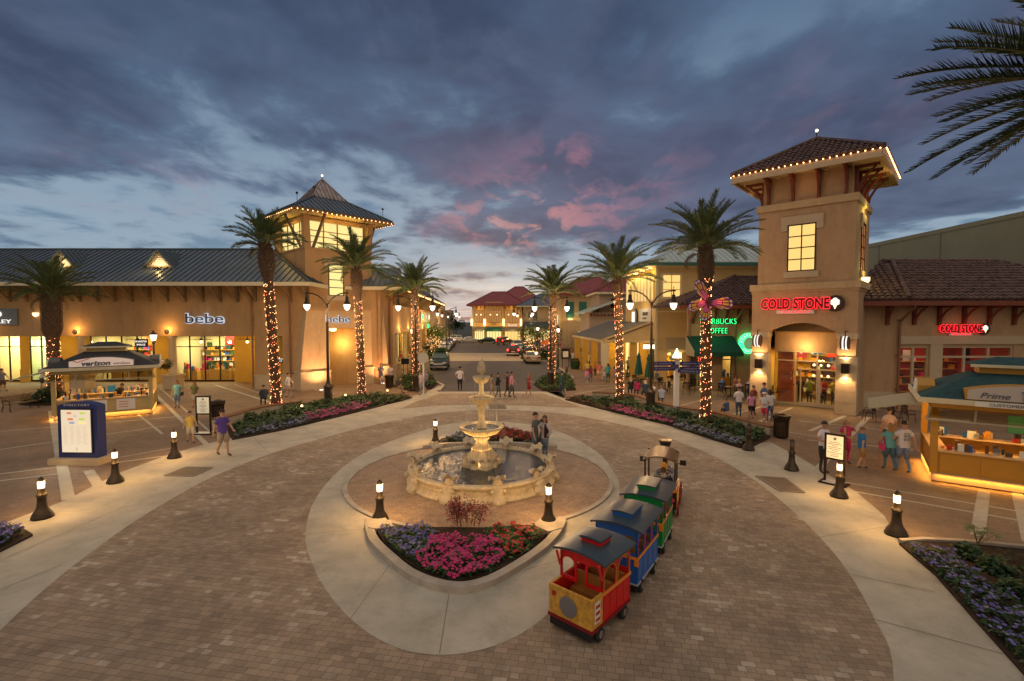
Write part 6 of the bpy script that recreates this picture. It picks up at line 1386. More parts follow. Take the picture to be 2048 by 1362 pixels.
for a in ((604, 830, 'lit garden spotlight between the palm and the twin lamp in the left bed'), (691, 806, 'lit garden spotlight right of the twin lamp in the left bed'), (775, 796, 'lit garden spotlight beside the kneeling man'), (84, 806, 'lit garden spotlight left of the stout palm')): gardenlight(*a)
# ------------------------------------------------------------------ seat walls
def seatwall(pts, label, h=.45):
    line = [G(a, b, h) for a, b in pts]; line = smoothpoly(line, 4, False); w = curb('seat_wall', line, .34, 0., h - .05, 'concrete'); tag(w, label, 'low wall')
    c = curb('coping', line, .44, h - .05, h + .02, mat('coping_brick', (.20, .10, .05), .8, noise=.3, nscale=6)); c.parent = w
seatwall([(1185, 783.6), (1232, 785.6), (1273, 790), (1314, 803), (1357, 813), (1400, 819), (1443, 826), (1488, 838), (1545, 853)], 'low curved seat wall with brown coping behind the right flower bed')
seatwall([(430, 838), (463, 829), (500, 818), (540, 810), (590, 803)], 'low curved seat wall with brown coping at the end of the left flower bed')
# ------------------------------------------------------------------ litter bins, boards, signs
def bin_(px, py, label, r=.33, h=.95):
    t = thing('litter_bin', label, 'litter bin', (*G(px, py), .01), 0, 'slatted metal litter bins'); mb = MB()
    for k in range(26): a = 2 * pi * k / 26; mb.tube([(r * .82 * cos(a), r * .82 * sin(a), .06), (r * .88 * cos(a), r * .88 * sin(a), h * .8), (r * 1.04 * cos(a), r * 1.04 * sin(a), h)], .016, 4)
    for z, q in ((.06, .84), (h * .8, .9)): mb.lathe([(r * q, z), (r * q + .02, z + .04)], 26)
    mb.build('slatted_body', 'dark', t); mb = MB(); mb.lathe([(r * .78, .05), (r * .8, h * .9)], 20); mb.build('liner', 'bark', t)
    mb = MB(); mb.lathe([(r * 1.05, h), (r * 1.12, h + .03), (r * 1.08, h + .08), (r * .5, h + .10), (r * .48, h + .06)], 26); mb.build('rim', 'dark', t)
bin_(1562, 876, 'slatted dark litter bin at the right end of the seat wall'); bin_(779, 776, 'slatted dark litter bin between the kneeling man and the standing pair', h=.9); bin_(436, 838, 'dark litter bin behind the left menu board', h=.9)
def menuboard(px, py, label, w=.62, rz=0., h0=.95, h1=1.75):
    t = thing('menu_board', label, 'sign board', (*G(px, py), .01), rz, 'framed boards on stands'); mb = MB()
    for s in (-1, 1): mb.box(s * w / 2 - .03, s * w / 2 + .03, -.03, .03, 0, h1)
    mb.box(-w / 2, w / 2, -.03, .03, h1 - .06, h1 + .0); mb.box(-w / 2, w / 2, -.03, .03, h0 - .06, h0); mb.box(-w / 2 - .12, w / 2 + .12, -.22, .22, 0, .05); mb.build('stand', 'dark', t)
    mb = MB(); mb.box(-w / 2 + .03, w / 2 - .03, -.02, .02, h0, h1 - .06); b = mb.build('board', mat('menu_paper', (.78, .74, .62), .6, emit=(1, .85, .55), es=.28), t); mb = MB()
    mb.box(-.04, .04, -.026, -.021, h1 - .2, h1 - .12)
    for k in range(9): q = .7 + .3 * sin(k * 2.3); mb.box(-.2 * q, .2 * q, -.026, -.021, h1 - .28 - k * .055, h1 - .265 - k * .055)
    mb.build('print', 'joint', b)
    mb = MB(); mb.box(-w / 2 - .02, w / 2 + .02, -.2, .2, .051, .06); mb.build('base_plate', 'silver', t)
menuboard(408, 868, 'framed menu board on two legs behind the boy in yellow'); menuboard(1668, 968, 'framed menu board the man in the white polo leans on', rz=radians(-50), w=.52, h0=.82, h1=1.6); 
def pole(px, py, z=0.): return (*G(px, py), z)
t = thing('directory_board', 'tall blue lit directory board on a pale plinth left of the roundabout', 'directory', (-15.75, 17.55, 0), radians(-2))
mb = MB(); mb.box(-.92, .95, -.42, .42, 0, .22); mb.build('plinth', 'stone', t)
mb = MB(); mb.slabxz([(-.74, .22), (.74, .22), (.74, 2.12)] + [(.74 - 1.48 * k / 10, 2.12 + .13 * (1 - ((k - 5) / 5) ** 2)) for k in range(1, 10)] + [(-.74, 2.12)], -.16, .2); mb.build('casing', 'navy', t)
mb = MB(); mb.box(-.60, .58, -.2, -.161, .38, 2.02); f = mb.build('frame', 'black', t); mb = MB(); mb.box(-.55, .53, -.22, -.201, .43, 1.97)
m_ = mat('map_light', (.3, .3, .3), .4, emit=(1, .80, .55), es=.72); mb.build('lit_panel', m_, t); light('AREA', (0, -.35, 1.2), 16, (1, .82, .6), 1.1, t, (-pi / 2, 0, 0), size2=1.5)
mb = MB(); k_ = random.Random(8)
for x_, z_, w_, mi in ((-.32, 1.82, .16, 0), (.16, 1.82, .2, 1), (-.30, 1.6, .2, 0), (.12, 1.6, .22, 1), (-.24, 1.47, .18, 2), (.10, 1.47, .24, 3), (-.08, 1.71, .12, 4)): mb.box(x_, x_ + w_, -.226, -.221, z_, z_ + .075, mi)
mb.build('map_blocks', [mat('map_red', (.5, .2, .1), .5, emit=(1, .3, .12), es=.5), mat('map_green', (.4, .5, .1), .5, emit=(.6, .8, .15), es=.6), mat('map_blue', (.2, .3, .5), .5, emit=(.4, .5, .8), es=.5), mat('map_yellow', (.6, .5, .2), .5, emit=(1, .8, .3), es=.8), mat('map_grey', (.4, .4, .4), .5, emit=(.6, .55, .5), es=.7)], f)
mb = MB()
for c_ in range(4):
    for k in range(17): mb.box(-.46 + c_ * .24, -.46 + c_ * .24 + k_.uniform(.09, .19), -.226, -.221, .72 + k * .04, .735 + k * .04)
mb.box(-.03, .03, -.226, -.221, .48, .62); mb.build('print', mat('print_grey', (.4, .33, .27), .5, emit=(.8, .62, .45), es=.6), f)
text(t, 'DIRECTORY', (0, -.165, 2.14), .125, 'silver', 0, .012, 1.2, sp=1.25)
light('POINT', (-.3, -.9, .35), 3, (1, .7, .35), .3, t)
# round stop sign seen from behind
t = thing('stop_sign', 'pale back of a round road sign on a white post by the strolling couple', 'road sign', pole(847, 790), 0)
mb = MB(); mb.box(-.05, .05, -.02, .06, 0, 2.9); mb.build('post', 'white', t); mb = MB(); mb.T = Matrix.Translation((0, -.03, 2.6)) @ Matrix.Rotation(pi / 2, 4, 'X'); mb.lathe([(.0001, -.01), (.38, -.01), (.38, .012), (.0001, .012)], 8 * 3); mb.build('plate', mat('sign_back', (.45, .42, .38), .5), t)
t = thing('parking_sign', 'small sign on a slim white post beside the tan sedan', 'road sign', (3.3, 61, .1), 0); mb = MB(); mb.tube([(0, 0, 0), (0, 0, 2.3)], .05, 6); mb.build('post', 'white', t); mb = MB(); mb.box(-.3, .3, -.03, .0, 1.9, 2.6); mb.build('plate', 'signd', t)
# white signpost with navy finger boards
t = thing('finger_signpost', 'white wooden signpost with a lit cap and four navy finger boards', 'signpost', pole(1352, 829, .06), 0)
mb = MB(); mb.box(-.12, .12, -.12, .12, 0, 3.0); mb.box(-.15, .15, -.15, .15, 0, .12); mb.build('post', 'white', t)
mb = MB(); mb.lathe([(.34, 2.98), (.34, 3.04), (.14, 3.1)], 4); mb.build('collar', 'wood', t); mb = MB(); mb.lathe([(.26, 3.1), (.14, 3.34), (.06, 3.5), (.03, 3.6)], 12); mb.build('lamp_cap', 'lamp', t)
for s, z_, a_ in ((-1, 2.78, .0), (-1, 2.5, 0.), (1, 2.78, .0), (1, 2.5, .0), (-1, 2.64, .9), (1, 2.4, -.7)):
    mb = MB(); mb.T = Matrix.Rotation(a_, 4, 'Z'); x0, x1 = sorted((s * .12, s * 1.3)); mb.box(x0, x1, -.15, -.121, z_ - .11, z_ + .11); q = mb.build('finger_board', 'navy', t)
    mb = MB(); mb.T = Matrix.Rotation(a_, 4, 'Z'); r_ = random.Random(int(z_ * 100)); u = .3
    while u < 1.0: w = r_.uniform(.05, .1); a0, a1 = sorted((s * u, s * (u + w))); mb.box(a0, a1, -.156, -.151, z_ - .03, z_ + .03); u += w + .03
    mb.box(*sorted((s * 1.13, s * 1.21)), -.156, -.151, z_ - .04, z_ + .04); mb.build('print', 'lilac', q)
light('POINT', (0, -.25, 3.3), 14, (1, .75, .4), .1, t)
# butterfly on the thick palm
x, y = G(1411, 846); t = thing('butterfly_ornament', 'big pink and yellow butterfly ornament fixed to the thick lit palm', 'ornament', (x - .22, y - .62, 6.1), 0)
def wing(pts, tilt, name):
    c = (0, 0); T = Matrix.Rotation(tilt, 4, 'Y'); cx = sum(p[0] for p in pts) / len(pts); cz = sum(p[1] for p in pts) / len(pts)
    sp = smoothpoly(pts, 5); mb = MB(T); mb.slabxz(sp, -.015, .015); w = mb.build(name, mat('wing_purple', (.16, .02, .10), .5), t)
    n = len(sp); tip = max(range(n), key=lambda i: hypot(*sp[i]))
    mb = MB(T)
    def cell(a0, a1, r0, r1, mi):
        q = []
        for i in range(5): q.append((a0 + (a1 - a0) * i / 4, r1))
        for i in range(4, -1, -1): q.append((a0 + (a1 - a0) * i / 4, r0))
        mb.slabxz([(sp[int(a) % n][0] * r, sp[int(a) % n][1] * r) for a, r in q], -.03, -.016, mi)
    lo, hi = tip - n * .30, tip + n * .30
    for k in range(6):
        a0 = lo + (hi - lo) * k / 6 + .5; a1 = lo + (hi - lo) * (k + 1) / 6 - .6
        cell(a0, a1, .88, .97, 2); cell(a0, a1, .60, .83, 1); cell(a0, a1, .18, .55, 0)
    mb.build('wing_cells', [mat('wing_pink', (.72, .16, .42), .5), mat('wing_yellow', (.75, .42, .06), .5), mat('wing_white', (.75, .6, .75), .5)], w)
wing([(0, 0), (-.28, .25), (-.52, .75), (-.50, 1.1), (-.25, 1.12), (-.02, .75), (.05, .3)], -.15, 'upper_wing'); wing([(0, 0), (.35, .12), (.9, .25), (1.2, .05), (1.15, -.28), (.7, -.35), (.2, -.2)], .0, 'upper_wing')
wing([(0, 0), (-.4, .12), (-.85, .02), (-.98, -.35), (-.7, -.45), (-.25, -.25)], 0., 'lower_wing'); wing([(0, 0), (.12, -.3), (.1, -.72), (-.18, -.92), (-.4, -.75), (-.3, -.35)], 0., 'lower_wing')
mb = MB(); mb.tube([(-.02, -.05, -.3), (.0, -.06, .1), (.04, -.05, .3)], [.03, .06, .03], 8)
for s in (-1, 1): mb.tube([(.04, -.05, .28), (.06 + s * .08, -.05, .5), (.06 + s * .16, -.05, .56)], .008, 4)
mb.build('body', 'brown', t)
# ------------------------------------------------------------------ kiosks
M['signw'] = mat('sign_board', (.50, .45, .42), .6)
GD = ['paper', 'awn', 'chrome', 'redf', 'blue', 'yellow', 'paper', 'bark', 'bronze', 'stone']
def kiosk(loc, deg, label, pm, rm, signs, dim=False):
    t = thing('kiosk', label, 'kiosk', loc, radians(deg), 'market kiosks'); W, D = 2.0, 1.45
    mb = MB(); mb.box(-W - .05, W + .05, -D - .05, D + .05, .04, .30); mb.build('plinth', 'stone', t)
    mb = MB()
    for a, b, c, d in ((-W, W, -D, -D + .08), (-W, W, D - .08, D), (-W, -W + .08, -D + .08, D - .08), (W - .08, W, -D + .08, D - .08)): mb.box(a, b, c, d, .30, 1.0)
    for k in range(4): mb.box(-W + .15 + k * .97, -W + .95 + k * .97, -D - .02, -D + .001, .4, .92)
    for k in range(3): mb.box(W - .001, W + .02, -D + .12 + k * .95, -D + .9 + k * .95, .4, .92); mb.box(-W - .02, -W + .001, -D + .12 + k * .95, -D + .9 + k * .95, .4, .92)
    mb.build('panel', pm, t)
    mb = MB(); mb.box(-W - .06, W + .06, -D - .08, -D + .38, 1.0, 1.05); mb.box(-W - .06, W + .06, D - .38, D + .08, 1.0, 1.05); mb.box(-W - .06, -W + .35, -D + .38, D - .38, 1.0, 1.05); mb.box(W - .35, W + .06, -D + .38, D - .38, 1.0, 1.05); mb.build('counter', mat('counter_top', (.75, .5, .25), .35), t)
    for sx in (-1, 1):
        for sy in (-1, 1): mb = MB(); mb.box(sx * W - .09, sx * W + .09, sy * D - .09, sy * D + .09, .3, 2.62); mb.build('post', pm, t)
    mb = MB(); mb.box(-W - .1, W + .1, -D - .1, D + .1, 2.4, 2.66); mb.build('beam', pm, t)
    e, f = W + .42, D + .42; rx, ry = .95, .45
    mb = MB(); 
    for p0, p1, q1, q0 in (((-e, -f), (e, -f), (rx, -ry), (-rx, -ry)), ((e, -f), (e, f), (rx, ry), (rx, -ry)), ((e, f), (-e, f), (-rx, ry), (rx, ry)), ((-e, f), (-e, -f), (-rx, -ry), (-rx, ry))): mb.slope((*p0, 2.74), (*p1, 2.74), (*q1, 3.5), (*q0, 3.5), .06, 0)
    mb.build('roof', rm, t); mb = MB()
    for a, b, c, d in ((-e - .05, e + .05, -f - .05, -f + .02), (-e - .05, e + .05, f - .02, f + .05), (-e - .05, -e + .02, -f + .02, f - .02), (e - .02, e + .05, -f + .02, f - .02)): mb.box(a, b, c, d, 2.60, 2.76)
    mb.build('gutter', 'cream', t)
    mb = MB(); mb.box(-rx + .1, rx - .1, -ry + .05, ry - .05, 3.4, 3.72); c_ = mb.build('cupola', pm, t)
    mb = MB(); mb.slope((-rx - .1, -ry - .15, 3.78), (rx + .1, -ry - .15, 3.78), (.4, 0, 4.02), (-.4, 0, 4.02), .06, 0); mb.slope((rx + .1, ry + .15, 3.78), (-rx - .1, ry + .15, 3.78), (-.4, 0, 4.02), (.4, 0, 4.02), .06, 0); mb.slope((rx + .1, -ry - .15, 3.78), (rx + .1, ry + .15, 3.78), (.4, 0, 4.02), (.4, 0, 4.02), .06, 0); mb.slope((-rx - .1, ry + .15, 3.78), (-rx - .1, -ry - .15, 3.78), (-.4, 0, 4.02), (-.4, 0, 4.02), .06, 0); mb.build('cupola_roof', rm, c_)
    mb = MB(); mb.box(-rx - .14, rx + .14, -ry - .19, -ry - .14, 3.70, 3.79); mb.build('cupola_trim', 'cream', c_)
    # curved sign fascia on the front and an end one
    def sig(T):
        q = [(-1.35, 2.78), (1.35, 2.78), (1.35, 3.08)] + [(1.35 - 2.7 * k / 12, 3.08 + .2 * (1 - ((k - 6) / 6) ** 2)) for k in range(1, 12)] + [(-1.35, 3.08)]
        mb = MB(T); mb.slabxz(q, -f + .02, -f + .5); s_ = mb.build('sign_fascia', pm if not dim else 'shingle', t); mb = MB(T); mb.slabxz([(x * .97, 2.80 + (z - 2.78) * .93) for x, z in q], -f - .01, -f + .019); mb.build('sign_face', signs['face'], s_); return s_
    s_ = sig(None)
    for T in (Matrix.Rotation(pi / 2, 4, 'Z'), Matrix.Rotation(-pi / 2, 4, 'Z')):
        mb = MB(T); q = [(-.5, 2.78), (.5, 2.78), (.5, 3.0), (.25, 3.17), (0, 3.22), (-.25, 3.17), (-.5, 3.0)]; mb.slabxz(q, -e + .05, -e + .5); mb.build('end_fascia', pm if not dim else 'shingle', t)
        mb = MB(T); mb.slabxz([(x * .9, z - .02) for x, z in q], -e + .0, -e + .049); mb.build('end_sign', 'paper', t)
    for a in signs['text']: text(s_, a[0], (a[1], -f - .03, a[2]), a[3], a[4], 0, .006, a[5], shear=a[6], off=a[7] if len(a) > 7 else 0)
    # clear drop panels under the front eave, stretched awning at the left end
    mb = MB(); mb.add([(-W - .1, -D - .1, 2.42), (W + .1, -D - .1, 2.42), (W + .25, -D - .45, 2.08), (-W - .25, -D - .45, 2.08)], [(0, 1, 2, 3)]); mb.build('drop_panel', 'plastic', t)
    mb = MB()
    for k in range(5): x = -W - .1 + k * (2 * W + .2) / 4; x2 = -W - .25 + k * (2 * W + .5) / 4; mb.bar((x, -D - .11, 2.42), (x2, -D - .46, 2.08), .05, .02)
    mb.bar((-W - .26, -D - .46, 2.08), (W + .26, -D - .46, 2.08), .05); mb.build('awning_rib', 'canvas', t)
    mb = MB(); mb.add([(-W - .3, -D, 2.55), (-W - .3, D, 2.55), (-W - 1.7, D - .1, 2.18), (-W - 1.7, -D + .1, 2.18)], [(0, 1, 2, 3)]); mb.bar((-W - 1.7, -D + .1, 2.17), (-W - 1.7, D - .1, 2.17), .05); mb.bar((-W - .3, -D, 2.55), (-W - 1.7, -D + .1, 2.18), .04); mb.build('side_awning', 'canvas', t)
    rnd = random.Random(len(label)); mb = MB()
    for _ in range(56):
        x = rnd.uniform(-W + .15, W - .2); y = rnd.choice([rnd.uniform(-D + .05, -D + .3), rnd.uniform(D - .3, D - .1)]); w = rnd.uniform(.05, .16); mb = MB(); mb.box(x, x + w, y, y + .08, 1.051, 1.05 + rnd.uniform(.06, .3)); mb.build('display_item', rnd.choice(GD), t)
    for _ in range(10): x = rnd.uniform(-W + .15, W - .4); mb = MB(); mb.box(x, x + rnd.uniform(.12, .26), D - .35, D - .3, 1.051, 1.05 + rnd.uniform(.15, .4)); mb.build('display_item', rnd.choice(GD), t)
    mb = MB(); mb.box(-W + .1, W - .1, -D + .1, D - .1, 2.60, 2.63); mb.build('ceiling', 'cream', t)
    for x in (-1.2, 0, 1.2): light('POINT', (x, 0, 2.35), 80, (1, .58, .18), .12, t)
    light('AREA', (0, -D - .12, .27), 30, (1, .42, .05), 3.9, t, (radians(-8), 0, 0), size2=.03); light('AREA', (-W - .12, 0, .27), 26, (1, .45, .07), .03, t, (0, radians(8), 0), size2=2.8); light('AREA', (W + .12, 0, .27), 24, (1, .45, .07), .03, t, (0, radians(-8), 0), size2=2.8)
    return t
u = Vector((.81, -.58, 0)); v = Vector((.58, .81, 0)); c = Vector((*G(1862, 962), 0)) + u * 2.05 + v * 1.5
KR = kiosk(tuple(c), -35.6, 'amber panelled kiosk with teal shingle roof and white curved sign at the right frame edge', 'kioskp', 'shinglet', dict(face='signw', text=[('Prime', -.72, 2.93, .24, 'signd', 1.15, .35), ('Outlets', .74, 2.93, .24, 'signd', 1.15, .35)]))
mb = MB(); mb.box(-.10, .10, -1.93, -1.89, 2.82, 3.08); mb.box(-.14, .14, -1.93, -1.89, 3.08, 3.11); mb.box(-.05, .05, -1.93, -1.89, 3.11, 3.16); mb.build('tower_emblem', 'blue', KR)
mb = MB(); mb.box(-1.15, 1.4, -1.98, -1.94, 2.6, 2.75); q = mb.build('name_strip', 'paper', KR); text(q, 'CUSTOMER SERVICE CENTER', (.1, -2.0, 2.675), .12, 'signd', 0, .004, 1.2)
mb = MB(); mb.box(.1, .55, .9, .94, 1.4, 2.0); q = mb.build('poster', 'awn', KR)
u = Vector((.84, .54, 0)); v = Vector((-.54, .84, 0)); c = Vector((*G(303, 827), 0)) - u * 2.0 + v * 1.45
KL = kiosk(tuple(c), 32.7, 'cream phone kiosk with dark hipped roof and pink white curved sign near the blue directory', 'kiosku', 'shingled', dict(face=mat('pale_pink_sign', (.78, .66, .62), .5, emit=(1, .75, .62), es=.22), text=[('verizon', -.25, 2.95, .34, 'signd', 1.15, .2, .012), ('wireless', .82, 2.93, .18, 'brown', 1.2, .1)]), dim=True)
mb = MB(); mb.bar((-1.15, -1.9, 3.12), (-.98, -1.9, 3.04), .03); mb.bar((-.98, -1.9, 3.04), (-.5, -1.9, 3.22), .03); mb.build('tick_mark', 'redf', KL)
mb = MB(); mb.box(-.6, .1, -1.5, -1.471, .36, .95); mb.box(.5, 1.3, -1.5, -1.471, .36, .95); q = mb.build('poster', 'paper', KL); mb = MB()
for k in range(3): mb.box(.6, 1.0, -1.51, -1.501, .5 + k * .14, .53 + k * .14)
mb.box(-.5, .0, -1.51, -1.501, .6, .68); mb.build('print', 'redf', q)
mb = MB(); 
for s in (-1.6, 1.55):
    rr = random.Random(int(s * 10))
    for _ in range(90): leafquad(mb, (s + rr.gauss(0, .14), -1.2 + rr.gauss(0, .06), 1.45 + rr.gauss(0, .14)), .05, rr.randrange(4), rnd=rr)
    mb.tube([(s, -1.2, 1.05), (s, -1.2, 1.5)], .03, 5, mi=4)
mb.build('display_flower', ['redf', 'yellow', 'white', 'leafg', 'dark'], KL)
light('AREA', (2.06, -.9, 2.3), 25, (1, .7, .3), .5, KL, (0, 0, 0)); 
# bench by the left palm
t = thing('park_bench', 'slatted park bench with curled iron ends seen end on at far left', 'bench', (*G(42, 820), 0), radians(80)); mb = MB()
for x in (-.7, .7):
    for pts in ([(x, -.3, 0), (x, -.24, .2), (x, -.28, .42), (x, .2, .42), (x, .26, .2), (x, .34, 0)], [(x, .2, .42), (x, .3, .65), (x, .36, .88)], [(x, -.26, .42), (x, -.2, .62), (x, .1, .66), (x, .26, .6)]): mb.tube(pts, .022, 6)
mb.build('end_frame', 'dark', t); mb = MB()
for k in range(5): mb.box(-.75, .75, -.24 + k * .095, -.17 + k * .095, .43, .455)
mb.build('seat', 'wood', t); mb = MB()
for k in range(4): mb.box(-.75, .75, .235 + k * .03, .255 + k * .03, .52 + k * .09, .59 + k * .09)
mb.build('backrest', 'wood', t)
# ------------------------------------------------------------------ cafe furniture
def chair_proto(label, grp, m='dark', s=1.):
    t = thing('cafe_chair', label, 'chair', (0, 0, 0), 0, grp); mb = MB(); mb.box(-.21, .21, -.21, .21, .43, .455); mb.build('seat', m, t); mb = MB()
    for k in range(5): mb.box(-.17 + k * .075, -.13 + k * .075, .2, .215, .5, .86)
    mb.box(-.21, .21, .195, .22, .84, .92); mb.build('backrest', m, t)
    for sx, sy in ((-1, -1), (1, -1), (-1, 1), (1, 1)): mb = MB(); mb.tube([(sx * .19, sy * .19, .44 if sy < 0 else .9), (sx * .195, sy * .2, .43), (sx * .22, sy * .25, 0)], .014, 5); mb.build('leg', m, t)
    for sx in (-1, 1): mb = MB(); mb.tube([(sx * .2, .2, .68), (sx * .23, -.1, .67), (sx * .22, -.2, .44)], .013, 5); mb.build('armrest', m, t)
    return t
def table(px, py, label, r=.38, grp='round cafe tables', m='dark'):
    t = thing('cafe_table', label, 'table', (*G(px, py), 0), 0, grp); mb = MB(); mb.lathe([(r, .71), (r, .735), (.0001, .736)], 20); mb.build('tabletop', 'bronze', t); mb = MB(); mb.tube([(0, 0, .03), (0, 0, .71)], .03, 8)
    for k in range(4): a = k * pi / 2 + .4; mb.tube([(0, 0, .2), (.2 * cos(a), .2 * sin(a), .08), (.3 * cos(a), .3 * sin(a), .01)], .018, 5)
    mb.build('pedestal', m, t)
CG = 'metal cafe chairs on the right patio'
ch0 = chair_proto('x', CG)
spots = [(1258, 768, .3, 'leftmost metal cafe chair behind the people seated on the wall'), (1272, 772, 2.2, 'metal cafe chair just right of the leftmost patio chair, behind the magenta top'), (1285, 781, 3.0, 'metal cafe chair directly behind the blond person on the wall'), (1318, 779, -1.2, 'metal cafe chair left of the table by the lamp post'), (1343, 788, 1.6, 'metal cafe chair just left of the white signpost'), (1349, 774, .4, 'metal cafe chair behind the white signpost'),
         (1372, 790, 2.8, 'metal cafe chair facing away just right of the white signpost'), (1384, 783, -.6, 'metal cafe chair between the white signpost and the thick lit palm'), (1376, 770, .9, 'metal cafe chair in the back row before the lit shop window'), (1393, 768, 2.0, 'metal cafe chair nearest the thick lit palm on its left'), (1362, 766, -.9, 'metal cafe chair at the foot of the shop window awning'), (1444, 792, 2.4, 'metal cafe chair holding the person in blue right of the thick palm'), (1478, 800, 2.9, 'metal cafe chair holding the person in the yellow cap'), (1497, 796, -.4, 'metal cafe chair by the lit tower pillar'),
         (1552, 798, 1.2, 'metal cafe chair left of the ice cream shop doors'), (1641, 814, -1.3, 'metal cafe chair right of the ice cream shop doors'), (1738, 842, -1.9, 'dark chair with curved back left of the beige awning'), (1815, 845, 1.6, 'dark chair under the beige awning by the right kiosk'), (1790, 852, .3, 'dark chair behind the man with the printed shirt')]
for i, (a, b, r_, lb) in enumerate(spots):
    p = (*G(a, b), 0); dup(ch0, p, r_, lb) if i else (setattr(ch0, 'location', p), setattr(ch0, 'rotation_euler', (0, 0, r_)), ch0.__setitem__('label', lb))
for a in ((1268, 776, 'small round cafe table under the closed green umbrella'), (1330, 783, 'round cafe table between the lamp post and the signpost'), (1383, 776, 'round cafe table left of the thick lit palm'), (1461, 795, 'round cafe table beside the person in the yellow cap'), (1566, 804, 'round cafe table left of the ice cream shop doors'), (1632, 812, 'round cafe table right of the ice cream shop doors'), (1775, 846, 'dark round table under the beige awning by the right kiosk')): table(*a)
def closed_umbrella(px, py, label):
    t = thing('closed_umbrella', label, 'umbrella', (*G(px, py), 0), 0, 'folded green patio umbrellas'); mb = MB(); mb.tube([(0, 0, 0), (0, 0, 2.7)], .025, 6); mb.lathe([(.25, 0), (.25, .06), (.05, .09)], 12); mb.build('pole', 'wood', t)
    mb = MB(); mb.lathe([(.30, 1.0), (.27, 1.2), (.19, 1.8), (.12, 2.3), (.17, 2.38), (.10, 2.5), (.03, 2.72)], 16, flute=.13, nf=6); mb.build('canopy', 'awn', t)
closed_umbrella(1277, 774, 'folded dark green umbrella left of the standing man in beige'); closed_umbrella(1297, 781, 'folded dark green umbrella just left of the twin street lamp post')
t = thing('open_umbrella', 'open orange umbrella over a table far up the right pavement', 'umbrella', (4.9, 66, 0)); mb = MB(); mb.tube([(0, 0, 0), (0, 0, 2.6)], .03, 6); mb.build('pole', 'wood', t); mb = MB(); mb.lathe([(1.4, 1.95), (1.35, 2.05), (.7, 2.4), (.02, 2.65)], 8); mb.build('canopy', mat('umbrella_orange', (.6, .14, .03), .7), t)
t = thing('notice_board', 'dark framed notice board on legs beside the bicycle rack', 'sign board', (*G(1131, 735), 0)); mb = MB(); mb.box(-.45, .45, -.04, .04, .95, 2.1); [mb.box(s * .35 - .03, s * .35 + .03, -.03, .03, 0, .95) for s in (-1, 1)]; mb.build('frame', 'dark', t); mb = MB(); mb.box(-.3, .3, -.05, -.041, 1.15, 1.8); mb.build('poster', 'paper', t)
t = thing('planter', 'round green planter full of leaves in the pavement crowd', 'planter', (*G(1150, 738), 0)); mb = MB(); mb.lathe([(.4, 0), (.5, .3), (.55, .8), (.48, .82)], 16); mb.build('pot', 'leafd', t); link('foliage', shrubmesh(90, .55, 260, .09, ('leafg', 'leafd')), t).location = (0, 0, .8)
fanpalm(1147, 722, 'fan palm in front of the poster on the shutter building', 3.2, 14, 0, 5); fanpalm(1176, 716, 'second fan palm nearer the porch of the clapboard building', 2.8, 14, 0, 6)
# bicycle leaning at the right kerb
t = thing('bicycle', 'dark bicycle parked beside the notice board', 'bicycle', (*G(1133, 752), 0), 1.3); 
for x in (-.52, .52):
    mb = MB(); mb.T = Matrix.Translation((x, 0, .34)) @ Matrix.Rotation(pi / 2, 4, 'X'); mb.tube([(.33 * cos(a * pi / 10), .33 * sin(a * pi / 10), 0) for a in range(21)], .018, 5, cap=False)
    for k in range(8): mb.tube([(0, 0, 0), (.32 * cos(k * pi / 4), .32 * sin(k * pi / 4), 0)], .003, 3)
    mb.build('wheel', 'black', t)
mb = MB(); P_ = dict(r=(-.52, 0, .34), b=(-.05, 0, .3), s=(-.2, 0, .82), h=(.36, 0, .85), f=(.52, 0, .34)); [mb.tube([P_[i], P_[j]], .016, 6) for i, j in ('rb', 'bs', 'rs', 'sh', 'bh', 'hf')]; mb.build('frame', 'black', t); mb = MB(); mb.cbox((-.22, 0, .88), (.24, .12, .05)); mb.build('saddle', 'rubber', t); mb = MB(); mb.tube([(.36, 0, .85), (.34, 0, 1.0)], .015, 6); mb.tube([(.28, -.26, 1.0), (.36, 0, 1.02), (.28, .26, 1.0)], .013, 6); mb.build('handlebar', 'chrome', t)
